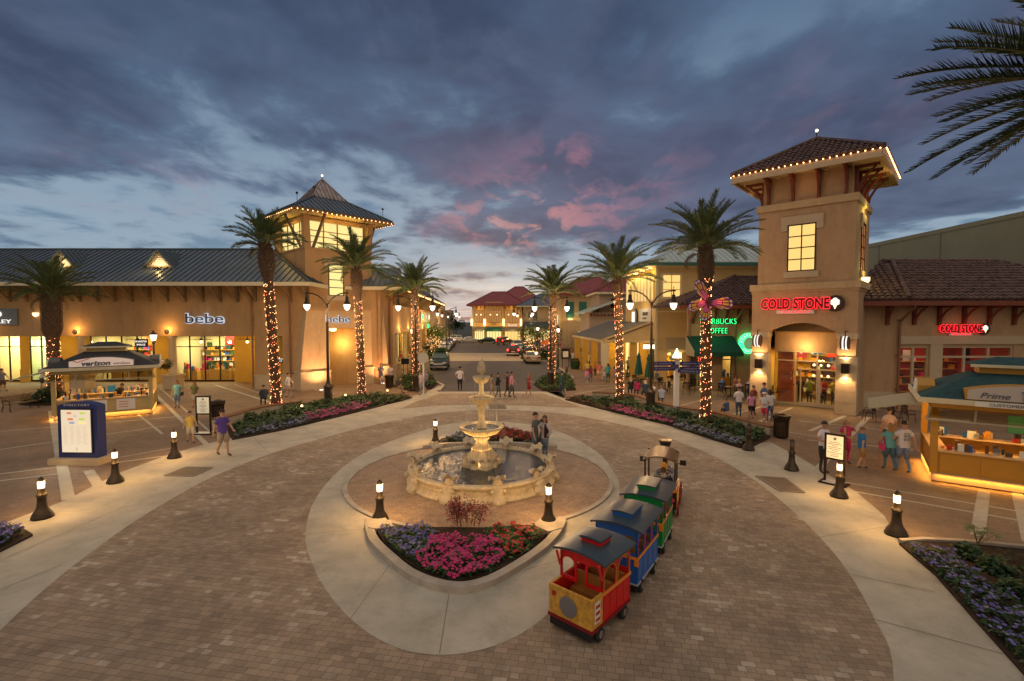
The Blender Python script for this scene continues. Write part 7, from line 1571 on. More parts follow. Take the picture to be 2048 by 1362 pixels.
# ------------------------------------------------------------------ cars
def car(xy, rz, label, col, kind='sedan', brake=False, rack=False, L_=4.6, W_=1.78):
    """local +Y is the front of the car"""
    t = thing('parked_car' if not brake else 'moving_car', label, 'car', (*xy, .01), rz, 'cars in the street'); m = mat('car_paint_%s' % col[0], col[1], .28, .25, spec=.6); h = W_ / 2
    if kind == 'sedan': lo = [(-2.3, .35), (-2.3, .78), (-2.2, .92), (-1.55, .98), (-.95, 1.38), (.35, 1.40), (1.0, .98), (2.0, .86), (2.25, .68), (2.3, .35)]; cab = (3, 6); H_ = 1.4
    else: lo = [(-2.25, .42), (-2.3, .9), (-2.25, 1.1), (-2.15, 1.12), (-2.0, 1.68), (.3, 1.72), (.95, 1.16), (2.05, 1.04), (2.28, .85), (2.3, .42)]; cab = (3, 6); H_ = 1.72
    sc_ = L_ / 4.6; lo = [(y * sc_, z) for y, z in lo]; n = len(lo)
    def wd(z): return h * (1 - .20 * max(0, (z - (1.0 if kind == 'sedan' else 1.15)) / .5)) if z > .95 else h * (.96 if z < .5 else 1)
    mb = MB(); st = [(-1, 0), (1, 0)]; vs = [(-wd(z), y, z) for y, z in lo] + [(wd(z), y, z) for y, z in lo]
    vs_in = [(-wd(z) * .85, y * .985, z + .015) for y, z in lo] + [(wd(z) * .85, y * .985, z + .015) for y, z in lo]
    mb.add(vs, [tuple(range(n)), tuple(range(2 * n - 1, n - 1, -1))] + [(i, n + i, n + (i + 1) % n, (i + 1) % n) for i in range(n)]); body = mb.build('body', m, t)
    md = body.modifiers.new('b', 'BEVEL'); md.width = .07; md.segments = 2
    g = MB(); zb = .98 if kind == 'sedan' else 1.16; za = H_ - .07
    def edge(z, back):   # y on the cab outline at height z
        a, b = (lo[3], lo[4]) if back else (lo[6], lo[5]); q = (z - a[1]) / (b[1] - a[1]); return a[0] + (b[0] - a[0]) * q
    yb0, yb1, yf0, yf1 = edge(zb + .04, True), edge(za, True), edge(zb + .04, False), edge(za, False)
    for s in (-1, 1):
        x0, x1 = s * (wd(zb + .04) + .008), s * (wd(za) + .008); ym = (yb1 + yf1) / 2
        for a0, a1, b1, b0 in ((yb0 + .12, ym - .05, ym - .05, yb1 + .08), (ym + .05, yf0 - .12, yf1 - .05, ym + .05)): g.add([(x0, a0, zb + .04), (x0, a1, zb + .04), (x1, b1, za), (x1, b0, za)], [(0, 1, 2, 3)])
    x0, x1 = wd(zb + .04) * .9, wd(za) * .9
    g.add([(-x0, yf0 + .02, zb + .05), (x0, yf0 + .02, zb + .05), (x1, yf1 + .03, za), (-x1, yf1 + .03, za)], [(0, 1, 2, 3)]); g.add([(-x0, yb0 - .02, zb + .05), (x0, yb0 - .02, zb + .05), (x1, yb1 - .03, za), (-x1, yb1 - .03, za)], [(0, 1, 2, 3)])
    g.build('window_glass', 'carglass', t)
    for s in (-1, 1):
        for y in (-1.4 * sc_, 1.42 * sc_):
            w = MB(); w.T = Matrix.Translation((s * (h - .1), y, .33)) @ Matrix.Rotation(pi / 2, 4, 'Y'); w.lathe([(.0001, -.11), (.3, -.11), (.335, -.07), (.335, .07), (.3, .11), (.0001, .11)], 20); o = w.build('wheel', 'rubber', t)
            r_ = MB(); r_.T = w.T; r_.lathe([(.0001, -.118), (.19, -.116), (.2, -.1)] if s < 0 else [(.2, .1), (.19, .116), (.0001, .118)], 14); r_.build('rim', 'chrome', o)
    y1 = 2.3 * sc_
    for s in (-1, 1):
        x0, x1 = sorted((s * (h - .42), s * (h - .08))); b = MB(); b.box(x0, x1, y1 - .18, y1 + .005, .62 if kind == 'sedan' else .74, .78 if kind == 'sedan' else .92); b.build('headlight', 'headl', t)
        x0, x1 = sorted((s * (h - (.45 if kind == 'sedan' else .22)), s * (h - .03))); b = MB(); b.box(x0, x1, -y1 - .015, -y1 + .2, .68 if kind == 'sedan' else .8, .84 if kind == 'sedan' else 1.08); b.build('tail_light', 'tail' if brake else mat('tail_dull', (.25, .02, .015), .3), t)
        b = MB(); b.box(*sorted((s * (h + .0), s * (h + .16))), yf0 - .3, yf0 - .15, zb - .02, zb + .12); b.build('wing_mirror', m, t)
        if brake: light('POINT', (s * (h - .2), -y1 - .2, .9), 6, (1, .05, .03), .08, t)
    b = MB(); b.box(-h * .96, h * .96, y1 - .02, y1 + .06, .32, .5); b.box(-h * .96, h * .96, -y1 - .06, -y1 + .02, .32, .5); b.build('bumper', 'chrome' if kind != 'sedan' else m, t)
    b = MB(); b.box(-.26, .26, -y1 - .075, -y1 - .061, .5 if kind == 'sedan' else .62, .62 if kind == 'sedan' else .74); b.box(-.5, .5, y1 + .006, y1 + .02, .62, .78); b.build('plate', 'silver', t)
    if brake: b = MB(); b.box(-.25, .25, -y1 * .9 - .05, -y1 * .9 - .0, H_ - .1, H_ - .04); b.build('brake_light', 'tail', t)
    if rack: b = MB(); b.box(-.6, .6, -1.7, .2, H_, H_ + .05); [b.ball((-.3 + .3 * k, -.8 + .2 * k, H_ + .25), .3, 8) for k in range(3)]; b.build('roof_load', 'leafd', t)
    return t
A_S = radians(3.3)
car((-7.75, 52.0), pi + A_S, 'dark teal estate car with a roof load parked facing us on the left', ('teal', (.004, .028, .034)), 'suv', rack=True)
car((-13.6, 108.5), pi + A_S, 'white car last in the left row before the end of the street', ('white', (.6, .58, .54)), 'sedan'); car((1.9, 94.5), A_S, 'dark blue car far up the right kerb', ('navy', (.02, .03, .06)), 'sedan')
car((2.45, 59.8), A_S, 'beige sedan parked on the right, seen from behind', ('beige', (.36, .27, .18)), 'sedan')
car((.15, 72.0), A_S - .06, 'dark maroon off road car with glowing red brake lights on the crossing', ('maroon', (.06, .02, .025)), 'suv', True)
car((2.6, 73.8), A_S, 'dark car parked right of the braking off road car', ('dark', (.035, .03, .03)), 'sedan')
car((1.0, 80.5), A_S, 'white saloon with pale roof just beyond the braking car', ('white', (.6, .58, .54)), 'sedan')
car((.9, 87.5), A_S, 'silver van like car behind the white saloon on the right kerb', ('silver', (.38, .38, .37)), 'suv')
car((-11.4, 82.5), pi + A_S, 'silver sedan facing us, first in the left row beyond the crossing', ('silver', (.38, .38, .37)), 'sedan')
car((-11.9, 88.5), pi + A_S, 'pale green grey car second in the left row beyond the crossing', ('sage', (.25, .3, .27)), 'sedan')
car((-12.3, 95), pi + A_S, 'dark red car third in the left row beyond the crossing', ('claret', (.12, .02, .02)), 'suv'); car((-12.8, 101.5), pi + A_S, 'grey car fourth in the left row beyond the crossing', ('grey', (.18, .18, .19)), 'sedan')
car((-14.2, 116), pi / 2 + .2, 'white four wheel drive parked across the end of the street', ('white', (.6, .58, .54)), 'suv'); car((-10.2, 112.5), pi / 2 + .1, 'white sedan parked across the end of the street', ('white', (.6, .58, .54)), 'sedan')
car((-5.6, 110.5), pi / 2 - .1, 'dark green sedan parked across the end of the street', ('bottle', (.03, .05, .045)), 'sedan'); car((-1.7, 104.5), A_S - .5, 'claret off road car braking at the end of the street', ('claret', (.12, .02, .02)), 'suv', True)
# ------------------------------------------------------------------ road train
def carriage(loc, deg, label, pm, pmd, red=False):
    """local +Y is forward; small ride on carriage"""
    t = thing('train_carriage', label, 'train carriage', (*loc, .012), radians(deg - 90), 'carriages of the ride on train'); W, L_ = .40, .66
    mb = MB(); mb.box(-W + .02, W - .02, -L_ + .02, L_ - .02, .15, .2); mb.box(-W + .02, W - .02, -L_, -L_ + .06, .07, .2); mb.box(-.04, .04, L_, L_ + .3, .14, .18); mb.box(-W + .12, W - .12, -L_ + .06, L_ - .06, .08, .15); mb.build('chassis', 'black', t)
    mb = MB(); mb.box(-W - .015, W + .015, -L_ - .015, L_ + .015, .2, .225); mb.build('sill_strip', 'silver' if not red else 'redi', t)
    th = .03; mb = MB(); y0 = -L_ + (.34 if red else 0)
    for s in (-1, 1): mb.box(*sorted((s * (W - th), s * W)), y0, L_, .225, .70)
    mb.box(-W + th, W - th, L_ - th, L_, .225, .70)
    if not red: mb.box(-W + th, W - th, -L_, -L_ + th, .225, .70)
    mb.build('body', pm, t)
    if red:
        mb = MB(); [mb.box(*sorted((s * (W - th), s * W)), -L_, y0, .225, .70) for s in (-1, 1)]; mb.box(-W + th, W - th, -L_, -L_ + th, .225, .70); mb.build('tail_panel', 'oak', t)
        mb = MB(); [mb.box(*sorted((s * (W - th), s * (W - th - .008))), -L_ + th, y0 + .02, .24, .69) for s in (-1, 1)]; mb.box(-W + th, W - th, -L_ + th, -L_ + th + .008, .24, .69); mb.build('inner_lining', 'red', t)
        mb = MB(); [mb.box(*sorted((s * W, s * (W + .012))), -L_ - .012, L_, .225, .25) for s in (-1, 1)]; mb.box(-W, W, -L_ - .012, -L_, .225, .25); mb.build('base_stripe', 'redi', t)
        mb = MB(); mb.T = Matrix.Translation((-.03, -L_ - .001, .46)) @ Matrix.Rotation(pi / 2, 4, 'X'); mb.lathe([(.16, 0), (.16, .015), (.14, .02), (.0001, .021)], 32); mb.build('round_plate', mat('pewter', (.22, .2, .2), .5, .3), t)
        mb = MB(); mb.T = Matrix.Translation((-.30, -L_ - .001, .59)) @ Matrix.Rotation(pi / 2, 4, 'X'); mb.lathe([(.04, 0), (.04, .02), (.0001, .021)], 14); mb.build('tail_reflector', 'redf', t)
        mb = MB(); mb.box(W, W + .008, -L_ + .09, -L_ + .25, .32, .64); q = mb.build('notice', 'paper', t); mb = MB(); [mb.box(W + .008, W + .012, -L_ + .105, -L_ + .235, .35 + k * .10, .40 + k * .10) for k in range(3)]; mb.build('print', 'redf', q)
        mb = MB(); mb.box(-W, W - .0, -L_ - .006, -L_ + th + .006, .695, .715); [mb.box(*sorted((s * (W - th - .005), s * (W + .005))), -L_ + th + .006, y0, .695, .715) for s in (-1, 1)]; mb.build('top_rail', 'oak', t)
    mb = MB()
    for s in (-1, 1):
        for k in range(5): y = y0 + .02 + (L_ - y0 - .04) * k / 4; mb.box(*sorted((s * W, s * (W + .008))), y - .008, y + .008, .25, .655)
        mb.box(*sorted((s * W, s * (W + .006))), y0 + .03, L_ - .03, .60, .612); mb.box(*sorted((s * W, s * (W + .006))), y0 + .03, L_ - .03, .275, .287)
    mb.build('panel_moulding', pm, t)
    # waist rail, posts, arched windows
    mb = MB(); [mb.box(*sorted((s * W, s * (W + .014))), y0, L_ + .012, .66, .71) for s in (-1, 1)]; mb.box(-W, W, L_, L_ + .013, .66, .71)
    if not red: mb.box(-W, W, -L_ - .013, -L_, .66, .71); [mb.box(s * W - .04, s * W + .04, -L_ - .02, -L_, .55, .66) for s in (-.96, .96)]
    mb.build('waist_rail', 'orange', t)
    zt = 1.17; bays = 2 if red else 3; mb = MB(); tr = MB()
    for s in (-1, 1):
        for k in range(bays):
            a = y0 + (L_ - y0) * k / bays; b = y0 + (L_ - y0) * (k + 1) / bays; x0, x1 = sorted((s * (W - .028), s * (W - .002)))
            pst = .035; ar = [(a + pst, .95)] + [(a + pst + (b - a - 2 * pst) * j / 8, .95 + .13 * sin(pi * j / 8) ** .6) for j in range(1, 8)] + [(b - pst, .95)]
            for (ya, za), (yb, zb) in zip(ar[:-1], ar[1:]): mb.slabyz([(ya, za), (yb, zb), (yb, zt), (ya, zt)], x0, x1)
            mb.box(x0, x1, a, a + pst, .70, zt); mb.box(x0, x1, b - pst, b, .70, zt)
            for j in range(len(ar) - 1): tr.bar((s * W, ar[j][0], ar[j][1]), (s * W, ar[j + 1][0], ar[j + 1][1]), .016)
            tr.bar((s * W, a + pst, .70), (s * W, a + pst, .95), .014); tr.bar((s * W, b - pst, .70), (s * W, b - pst, .95), .014)
    for y, on in ((L_, True), (y0 + .03, True)):
        for x in (-.24, .24):
            ww = .12; q0, q1 = .76, 1.06
            mb.box(x - .16 if x < 0 else x - ww, x - ww if x < 0 else x + ww, y - .03, y, .70, zt) if False else None
            ar = [(x + ww * cos(pi * j / 8), .97 + .1 * sin(pi * j / 8)) for j in range(9)]
            for (xa, za), (xb, zb) in zip(ar[:-1], ar[1:]): mb.slabxz([(xa, za), (xb, zb), (xb, zt + .05), (xa, zt + .05)], y - .03, y - .002)
            mb.box(x - ww - .04, x - ww, y - .03, y - .002, .70, zt + .05); mb.box(x + ww, x + ww + .04, y - .03, y - .002, .70, zt + .05); mb.box(x - ww, x + ww, y - .03, y - .002, .70, .76)
        mb.box(-.08, .08, y - .03, y - .002, 1.05, zt + .08)
    mb.build('window_frame', pm, t); tr.build('window_trim', 'mauve' if not red else 'seat', t)
    # curved roof with raised clerestory
    Wr = W + .09; ya, yb = y0 - (.10 if red else .05), L_ + .05; mb = MB(); n = 12; up = []; dn = []
    for k in range(n + 1): x = -Wr + 2 * Wr * k / n; z = 1.20 + .07 * (1 - (x / Wr) ** 2); up.append((x, z)); dn.append((x, z - .035))
    mb.slabxz(up + dn[::-1], ya, yb); mb.smf = [False] * len(mb.f); mb.build('roof', 'roofgrey', t)
    c0, c1 = (.0, .36) if red else (-.34, .34); mb = MB(); mb.box(-.18, .18, c0, c1, 1.24, 1.355)
    mb.build('clerestory', pm, t)
    mb = MB(); up = [(-.2 + .4 * k / 6, 1.355 + .02 * (1 - ((k - 3) / 3) ** 2)) for k in range(7)]; mb.slabxz(up + [(x, z - .03) for x, z in up[::-1]], c0 - .03, c1 + .03); mb.build('clerestory_roof', 'roofgrey', t)
    if red:
        mb = MB(); [mb.box(.181, .184, c0 + .04 + k * .11, c0 + .11 + k * .11, 1.315, 1.36) for k in range(3)]; [mb.box(-.14 + k * .1, -.07 + k * .1, c0 - .004, c0 - .001, 1.315, 1.36) for k in range(3)]; mb.build('clerestory_vent', 'redi', t)
        mb = MB()
        for s in (-1, 1):
            for j in range(7): q = j / 6; mb.ball((s * (W - .01), y0 - .02 - .10 * q, .92 + .24 * q), .028, 6)
        mb.build('scroll_bracket', pm, t)
    mb = MB()
    for y in ((-.1, .34) if red else (-.45, .0, .4)): mb.box(-W + .06, W - .06, y, y + .26, .225, .46); mb.box(-W + .06, W - .06, y + (.22 if not red or y > -.2 else -.04), y + (.26 if not red or y > -.2 else .0), .46, .68)
    mb.build('bench_seat', 'seat', t); mb = MB(); mb.box(-W + th, W - th, -L_ + th, L_ - th, .225, .24); mb.build('deck', pmd, t)
    t.scale = (1.06, .95, 1.06)
    for s in (-1, 1):
        for y in (-.42, .42):
            w = MB(); w.T = Matrix.Translation((s * (W - .02), y, .115)) @ Matrix.Rotation(pi / 2, 4, 'Y'); w.lathe([(.0001, -.045), (.10, -.045), (.118, -.03), (.118, .03), (.10, .045), (.0001, .045)], 18); o = w.build('wheel', 'rubber', t); r_ = MB(); r_.T = w.T; r_.lathe([(.055, s * .044), (.06, s * .05), (.0001, s * .051)] if s > 0 else [(.0001, -.051), (.06, -.05), (.055, -.044)], 14); r_.build('rim', 'chrome', o)
    return t
carriage((1.36, 8.2), 48.7, 'red rear carriage with yellow wooden tail panel and open back', 'red', 'redi', True)
carriage((2.34, 9.62), 56.5, 'blue middle carriage of the ride on train', 'blue', 'blue'); carriage((3.2, 11.14), 62, 'green carriage coupled behind the engine', 'green', 'green')
LO = thing('train_engine', 'black and yellow toy steam engine with driver under a bronze roof', 'train engine', (4.12, 13.15, .012), radians(68 - 90), None); t = LO
mb = MB(); mb.box(-.38, .38, -.62, 1.35, .12, .24); mb.add([(-.36, 1.35, .05), (.36, 1.35, .05), (.36, 1.35, .25), (-.36, 1.35, .25), (0, 1.7, .06)], [(0, 1, 4), (2, 3, 4), (1, 2, 4), (3, 0, 4), (0, 3, 2, 1)]); mb.build('chassis', 'black', t)
mb = MB()
for s in (-1, 1): mb.box(*sorted((s * .40, s * .43)), -.6, .42, .24, .72)
mb.box(-.4, .4, -.62, -.59, .24, .72); mb.build('cab_side', 'black', t)
mb = MB(); [mb.box(*sorted((s * .395, s * .445)), -.62, .43, .70, .77) for s in (-1, 1)]; mb.box(-.395, .395, -.65, -.58, .70, .77); [mb.box(*sorted((s * .43, s * .44)), -.55, .38, .3, .64) for s in (-1, 1)]; mb.build('yellow_trim', 'orange', t)
mb = MB(); mb.box(-.2, .2, -.64, -.622, .42, .6); mb.ball((.34, -.66, .5), .05, 8); mb.ball((-.34, -.66, .5), .05, 8); mb.build('tail_lamp', 'redf', t)
for sx in (-.38, .38):
    for y in (-.56, .36): mb = MB(); mb.box(sx - .02, sx + .02, y - .02, y + .02, .72, 1.56); mb.build('cab_post', 'black', t)
mb = MB(); up = [(-.44 + .88 * k / 12, 1.50 + .13 * (1 - ((k - 6) / 6) ** 2)) for k in range(13)]; mb.slabxz(up + [(x, z - .03) for x, z in up[::-1]], -.68, .5); mb.build('cab_roof', 'bronze', t)
mb = MB(); mb.T = Matrix.Translation((0, .42, .62)) @ Matrix.Rotation(-pi / 2, 4, 'X'); mb.sm = True; mb.lathe([(.0001, 0), (.28, 0), (.28, .85), (.25, .9), (.0001, .92)], 24); mb.build('boiler', 'black', t)
for y in (.55, .85, 1.15): mb = MB(); mb.T = Matrix.Translation((0, y, .62)) @ Matrix.Rotation(-pi / 2, 4, 'X'); mb.lathe([(.284, 0), (.29, .01), (.29, .05), (.284, .06)], 24); mb.build('boiler_band', 'chrome', t)
mb = MB(); mb.lathe([(.07, 0), (.07, .42), (.17, .72), (.18, .76), (.14, .78), (.1, .7)], 18, (0, 1.12, .86)); mb.build('chimney', 'black', t); mb = MB(); mb.lathe([(.185, .76), (.19, .8), (.12, .8)], 18, (0, 1.12, .86)); mb.build('chimney_rim', 'bronze', t)
mb = MB(); mb.lathe([(.09, 0), (.1, .12), (.05, .2), (.0001, .22)], 14, (0, .75, .88)); mb.build('steam_dome', 'yellow', t); mb = MB(); mb.box(-.1, .1, 1.28, 1.4, .95, 1.15); mb.build('headlamp', 'yellow', t)
for s in (-1, 1):
    for y, r_ in ((-.35, .2), (.55, .24), (1.1, .24)):
        w = MB(); w.T = Matrix.Translation((s * .46, y, r_ + .0)) @ Matrix.Rotation(pi / 2, 4, 'Y'); w.tube([(r_ * .92 * cos(a * pi / 10), r_ * .92 * sin(a * pi / 10), 0) for a in range(21)], .02, 5, cap=False)
        for k in range(8): w.tube([(0, 0, 0), (r_ * .9 * cos(k * pi / 4), r_ * .9 * sin(k * pi / 4), 0)], .012, 4)
        w.build('wheel', 'redi', t)
    mb = MB(); mb.box(s * .5 - .01, s * .5 + .01, .35, 1.3, .2, .25); mb.build('drive_rod', 'chrome', t); mb = MB(); mb.box(*sorted((s * .29, s * .44)), .43, 1.3, .30, .36); mb.box(*sorted((s * .43, s * .445)), -.56, .40, .28, .66); mb.build('side_panel', 'yellow', t); mb = MB(); mb.box(*sorted((s * .46, s * .62)), .30, .33, 1.18, 1.32); mb.bar((s * .4, .34, 1.2), (s * .5, .32, 1.24), .015); mb.build('mirror', 'black', t)
mb = MB(); mb.box(-.25, .25, -.5, -.15, .24, .5); mb.build('driver_seat', 'black', t)
# ------------------------------------------------------------------ people
SK = [(.48, .27, .18), (.40, .21, .13), (.24, .12, .07)]
def cmat(c, kind='cloth'): 
    return mat('%s_%02x%02x%02x' % (kind, *[int(v * 255) for v in c]), c, .8 if kind == 'cloth' else .55, noise=.08 if kind == 'cloth' else 0, nscale=12)
def person(px, py, label, yaw=0., h=1.75, shirt=(.5, .5, .5), pants=(.1, .1, .12), hair=(.03, .02, .015), pose='stand', arms='down', shorts=False, sleeve=1, hairlen=0, shoe=(.05, .04, .04), lean=0., cap=None, skirt=None, skin=0, xy=None, z=0., sitz=.45, group='people strolling and resting in the plaza', bag=None, vest=None, printed=False, name='person'):
    loc = xy or G(px, py)
    t = thing(name, label, 'person', (*loc, z), yaw, group)
    k = h / 1.75; S = 1.
    if pose == 'sit': pz = sitz / k + .10
    elif pose == 'kneel': pz = .50
    else: pz = .93
    dz = pz - .93
    def up(x, y, zz):   # torso point, leaned about the pelvis
        v = Vector((x, y, zz - .93)); a = lean; return Vector((v.x, v.y * cos(a) - v.z * sin(a), v.z * cos(a) + v.y * sin(a) + pz))
    V = []; E_ = []; rad = []
    def add(p, r, par=None):
        V.append(Vector(p)); rad.append(r); i = len(V) - 1
        if par is not None: E_.append((par, i))
        return i
    pel = add(up(0, 0, .95), .125); wa = add(up(0, 0, 1.1), .115, pel); chs = add(up(0, 0, 1.3), .13, wa); nb_ = add(up(0, 0, 1.44), .075, chs); nk = add(up(0, -.005, 1.515), .05, nb_)
    h1 = add(up(0, -.02, 1.575), .082, nk); h2 = add(up(0, -.02, 1.645), .108, h1); h3 = add(up(0, -.005, 1.70), .085, h2)
    bones = [(pel, wa, 'shirt'), (wa, chs, 'shirt'), (chs, nb_, 'shirt'), (nb_, nk, 'skin'), (nk, h1, 'skin'), (h1, h2, 'skin'), (h2, h3, 'skin')]
    AR = {'down': (.25, .02, 1.12, .27, -.06, .88), 'front': (.24, .0, 1.13, .08, -.24, 1.08), 'hold': (.24, .02, 1.12, .14, -.26, 1.20), 'hip': (.33, .06, 1.15, .17, -.02, .98), 'swing': (.24, .1, 1.14, .26, .12, .92), 'swingf': (.24, -.1, 1.14, .23, -.26, .98), 'up': (.27, -.14, 1.28, .12, -.18, 1.5), 'knee': (.22, -.14, 1.18, .14, -.36, 1.06), 'hug': (.18, -.2, 1.28, -.12, -.3, 1.2), 'lean': (.26, -.16, 1.2, .2, -.36, 1.14)}
    A_ = arms if isinstance(arms, tuple) else ((arms, arms) if arms != 'walk' else ('swing', 'swingf'))
    hands = []
    for s, an in zip((-1, 1), A_):
        q = AR[an]; sh_ = add(up(s * .155, 0, 1.385), .055, chs); el = add(up(s * q[0], q[1], q[2]), .042, sh_); wr = add(up(s * q[3], q[4], q[5]), .029, el)
        bones += [(chs, sh_, 'shirt'), (sh_, el, 'shirt' if sleeve else 'skin'), (el, wr, 'shirt' if sleeve == 2 else 'skin')]; hands.append((V[el].copy(), V[wr].copy(), s, V[sh_].copy()))
    legs = []
    for s in (-1, 1):
        if pose == 'walk':
            f = -s * .5; kn = (s * .085, -.13 if f < 0 else .02, .50); an = (s * .08, -.17 if f < 0 else .20, .085 if f < 0 else .13)
        elif pose == 'sit': kn = (s * .12, -.42, max(.46, pz - .03)); an = (s * .12, -.46, max(.08, pz - .47))
        elif pose == 'kneel': kn = ((s * .13, -.36, .52) if s > 0 else (s * .13, -.30, .12)); an = ((s * .13, -.34, .09) if s > 0 else (s * .12, .14, .10))
        else: kn = (s * .095, -.02, .50); an = (s * .10, .02, .085)
        hp = add((s * .085, 0, pz - .05) if pose != 'sit' else (s * .09, -.03, pz - .02), .085, pel); kn_ = add(kn, .058, hp); mid = add(Vector(kn).lerp(Vector(an), .4) + Vector((0, .015, 0)), .052, kn_); an_ = add(an, .038, mid); to = add((an[0] * 1.15, an[1] - .15, max(.035, an[2] - .05)), .034, an_)
        bones += [(hp, kn_, 'pants'), (pel, hp, 'pants'), (kn_, mid, 'skin' if shorts else 'pants'), (mid, an_, 'skin' if shorts else 'pants'), (an_, to, 'shoe')]; legs.append((V[hp].copy(), V[kn_].copy()))
    me = bpy.data.meshes.new('sk'); me.from_pydata([tuple(v) for v in V], E_, []); o = bpy.data.objects.new('sk', me); COL.objects.link(o)
    md = o.modifiers.new('s', 'SKIN'); sv = me.skin_vertices[0].data
    for i, r in enumerate(rad): sv[i].radius = (r, r)
    sv[0].use_root = True
    o.modifiers.new('u', 'SUBSURF').levels = 1
    bm2 = bpy.data.meshes.new_from_object(o.evaluated_get(bpy.context.evaluated_depsgraph_get())); bpy.data.objects.remove(o); bpy.data.meshes.remove(me)
    vs = [v.co.copy() for v in bm2.vertices]; fs = [tuple(p.vertices) for p in bm2.polygons]; bpy.data.meshes.remove(bm2)
    names = ['skin', 'shirt', 'pants', 'shoe']; mi = []
    for f in fs:
        c = sum((vs[i] for i in f), Vector()) / len(f); best = 1e9; bn = 'skin'
        for a, b, nme in bones:
            d = V[b] - V[a]; q = max(0, min(1, (c - V[a]).dot(d) / max(1e-9, d.length_squared))); e = (c - (V[a] + d * q)).length - (rad[a] * (1 - q) + rad[b] * q) * .6
            if e < best:
                best = e; bn = nme
                if nme == 'shirt' and sleeve == 1 and a != pel and a != wa and a != chs and q > .6: bn = 'skin'
        mi.append(names.index(bn))
    mb = MB(); mb.T = Matrix.Scale(k, 4)
    for f, m_ in zip(fs, mi): mb.m.append(m_); mb.f.append(f); mb.smf.append(True)
    mb.v = [tuple(v * k) for v in vs]
    for el, wr, s, sh_ in hands:   # palm, four bent fingers and a thumb
        d = (wr - el).normalized(); side = d.cross(Vector((0, 1, 0))); side = side.normalized() if side.length > .1 else Vector((1, 0, 0)); n_ = d.cross(side).normalized()
        mb.bar(wr - d * .01, wr + d * .075, .07, .03, 0, up=tuple(n_))
        for j in range(4):
            b0 = wr + d * .075 + side * (j - 1.5) * .018; ln = (.028, .034, .032, .024)[j]; b1 = b0 + d * ln + n_ * .006; b2 = b1 + d * ln * .7 + n_ * .018; mb.tube([tuple(b0), tuple(b1), tuple(b2)], [.009, .008, .006], 5, 0)
        b0 = wr + d * .02 + side * .035; mb.tube([tuple(b0), tuple(b0 + side * .022 + d * .025), tuple(b0 + side * .024 + d * .055)], [.011, .009, .007], 5, 0)
    hc = up(0, -.02, 1.635); hx = Matrix.Translation(hc * k) @ Matrix.Rotation(lean, 4, 'X') @ Matrix.Scale(k, 4)
    T0 = mb.T; mb.T = hx; mb.add([(-.014, -.085, .02), (.014, -.085, .02), (0, -.125, -.022), (-.02, -.085, -.03), (.02, -.085, -.03)], [(0, 2, 1), (0, 3, 2), (1, 2, 4), (3, 4, 2)], 0); [mb.ball((s * .088, .0, -.01), .018, 6, 0, sz=1.5) for s in (-1, 1)]
    skm = cmat(SK[skin], 'skin')
    mb.build('body', [skm, cmat(shirt), cmat(pants), cmat(shoe)], t)
    fc = MB(hx); [fc.ball((s * .032, -.086, .012), .011, 6) for s in (-1, 1)]; fc.box(-.024, .024, -.098, -.086, -.050, -.042); fc.build('face', mat('face_dark', (.07, .02, .02), .4), t)
    # hair
    hr = MB(hx); hr.sm = True; n = 14; rings = []
    for i in range(6):
        ph = (pi * .56) * i / 5; rings.append([(.098 * sin(ph) * cos(2 * pi * j / n), .014 + .104 * sin(ph) * sin(2 * pi * j / n), .012 + .108 * cos(ph) + (.03 * max(0, -sin(2 * pi * j / n)) if i == 5 else 0)) for j in range(n)])
    vv = [q for r_ in rings for q in r_]; hr.add(vv, [(i * n + j, i * n + (j + 1) % n, (i + 1) * n + (j + 1) % n, (i + 1) * n + j) for i in range(5) for j in range(n)])
    if hairlen:
        L_ = hairlen; hr.add([(x, y, z_) for x, y, z_ in [(-.10, -.02, .03), (-.108, .05, -.02), (-.10, .085, -.1 - L_ * .5), (-.075, .09, -.1 - L_), (.075, .09, -.1 - L_), (.10, .085, -.1 - L_ * .5), (.108, .05, -.02), (.10, -.02, .03), (0, .125, -.02), (0, .125, -.12 - L_)]], [(0, 1, 2, 3, 9, 8), (8, 9, 4, 5, 6, 7)])
        hr.add([(-.09, -.03, -.1 - L_ * .3), (-.108, .05, -.02), (-.10, .085, -.1 - L_ * .5)], [(0, 1, 2)]); hr.add([(.09, -.03, -.1 - L_ * .3), (.108, .05, -.02), (.10, .085, -.1 - L_ * .5)], [(0, 1, 2)])
    hr.build('hair', cmat(hair, 'hair'), t)
    if cap:
        cp = MB(hx); cp.lathe([(.115, .05), (.112, .09), (.08, .125), (.0001, .14)], 16); cp.box(-.07, .07, -.19, -.09, .05, .062); cp.build('cap', cmat(cap), t)
    # loose clothes
    sh = MB(); sh.sm = True; sh.T = Matrix.Scale(k, 4); n = 18
    lv = [(.075, .07, 1.462), (.165, .09, 1.425), (.185, .112, 1.36), (.172, .122, 1.2), (.165, .118, 1.05), (.175, .13, .93), (.18, .135, .87 if pose != 'sit' else .90)]
    vv = []
    for rx, ry, zz in lv: vv += [up(rx * cos(2 * pi * j / n), ry * sin(2 * pi * j / n), zz + .012 * sin(j * 2.1)) for j in range(n)]
    sh.add(vv, [(i * n + j, i * n + (j + 1) % n, (i + 1) * n + (j + 1) % n, (i + 1) * n + j) for i in range(len(lv) - 1) for j in range(n)])
    if sleeve:
        for el, wr, s, s0 in hands:
            if sleeve == 1: sh.tube([tuple(s0 + Vector((-s * .03, 0, .02))), tuple(s0.lerp(el, .3)), tuple(s0.lerp(el, .62))], [.068, .07, .066], 10)
            else: sh.tube([tuple(s0 + Vector((-s * .03, 0, .02))), tuple(s0.lerp(el, .5)), tuple(el), tuple(el.lerp(wr, .5)), tuple(el.lerp(wr, .95))], [.068, .062, .053, .048, .038], 10)
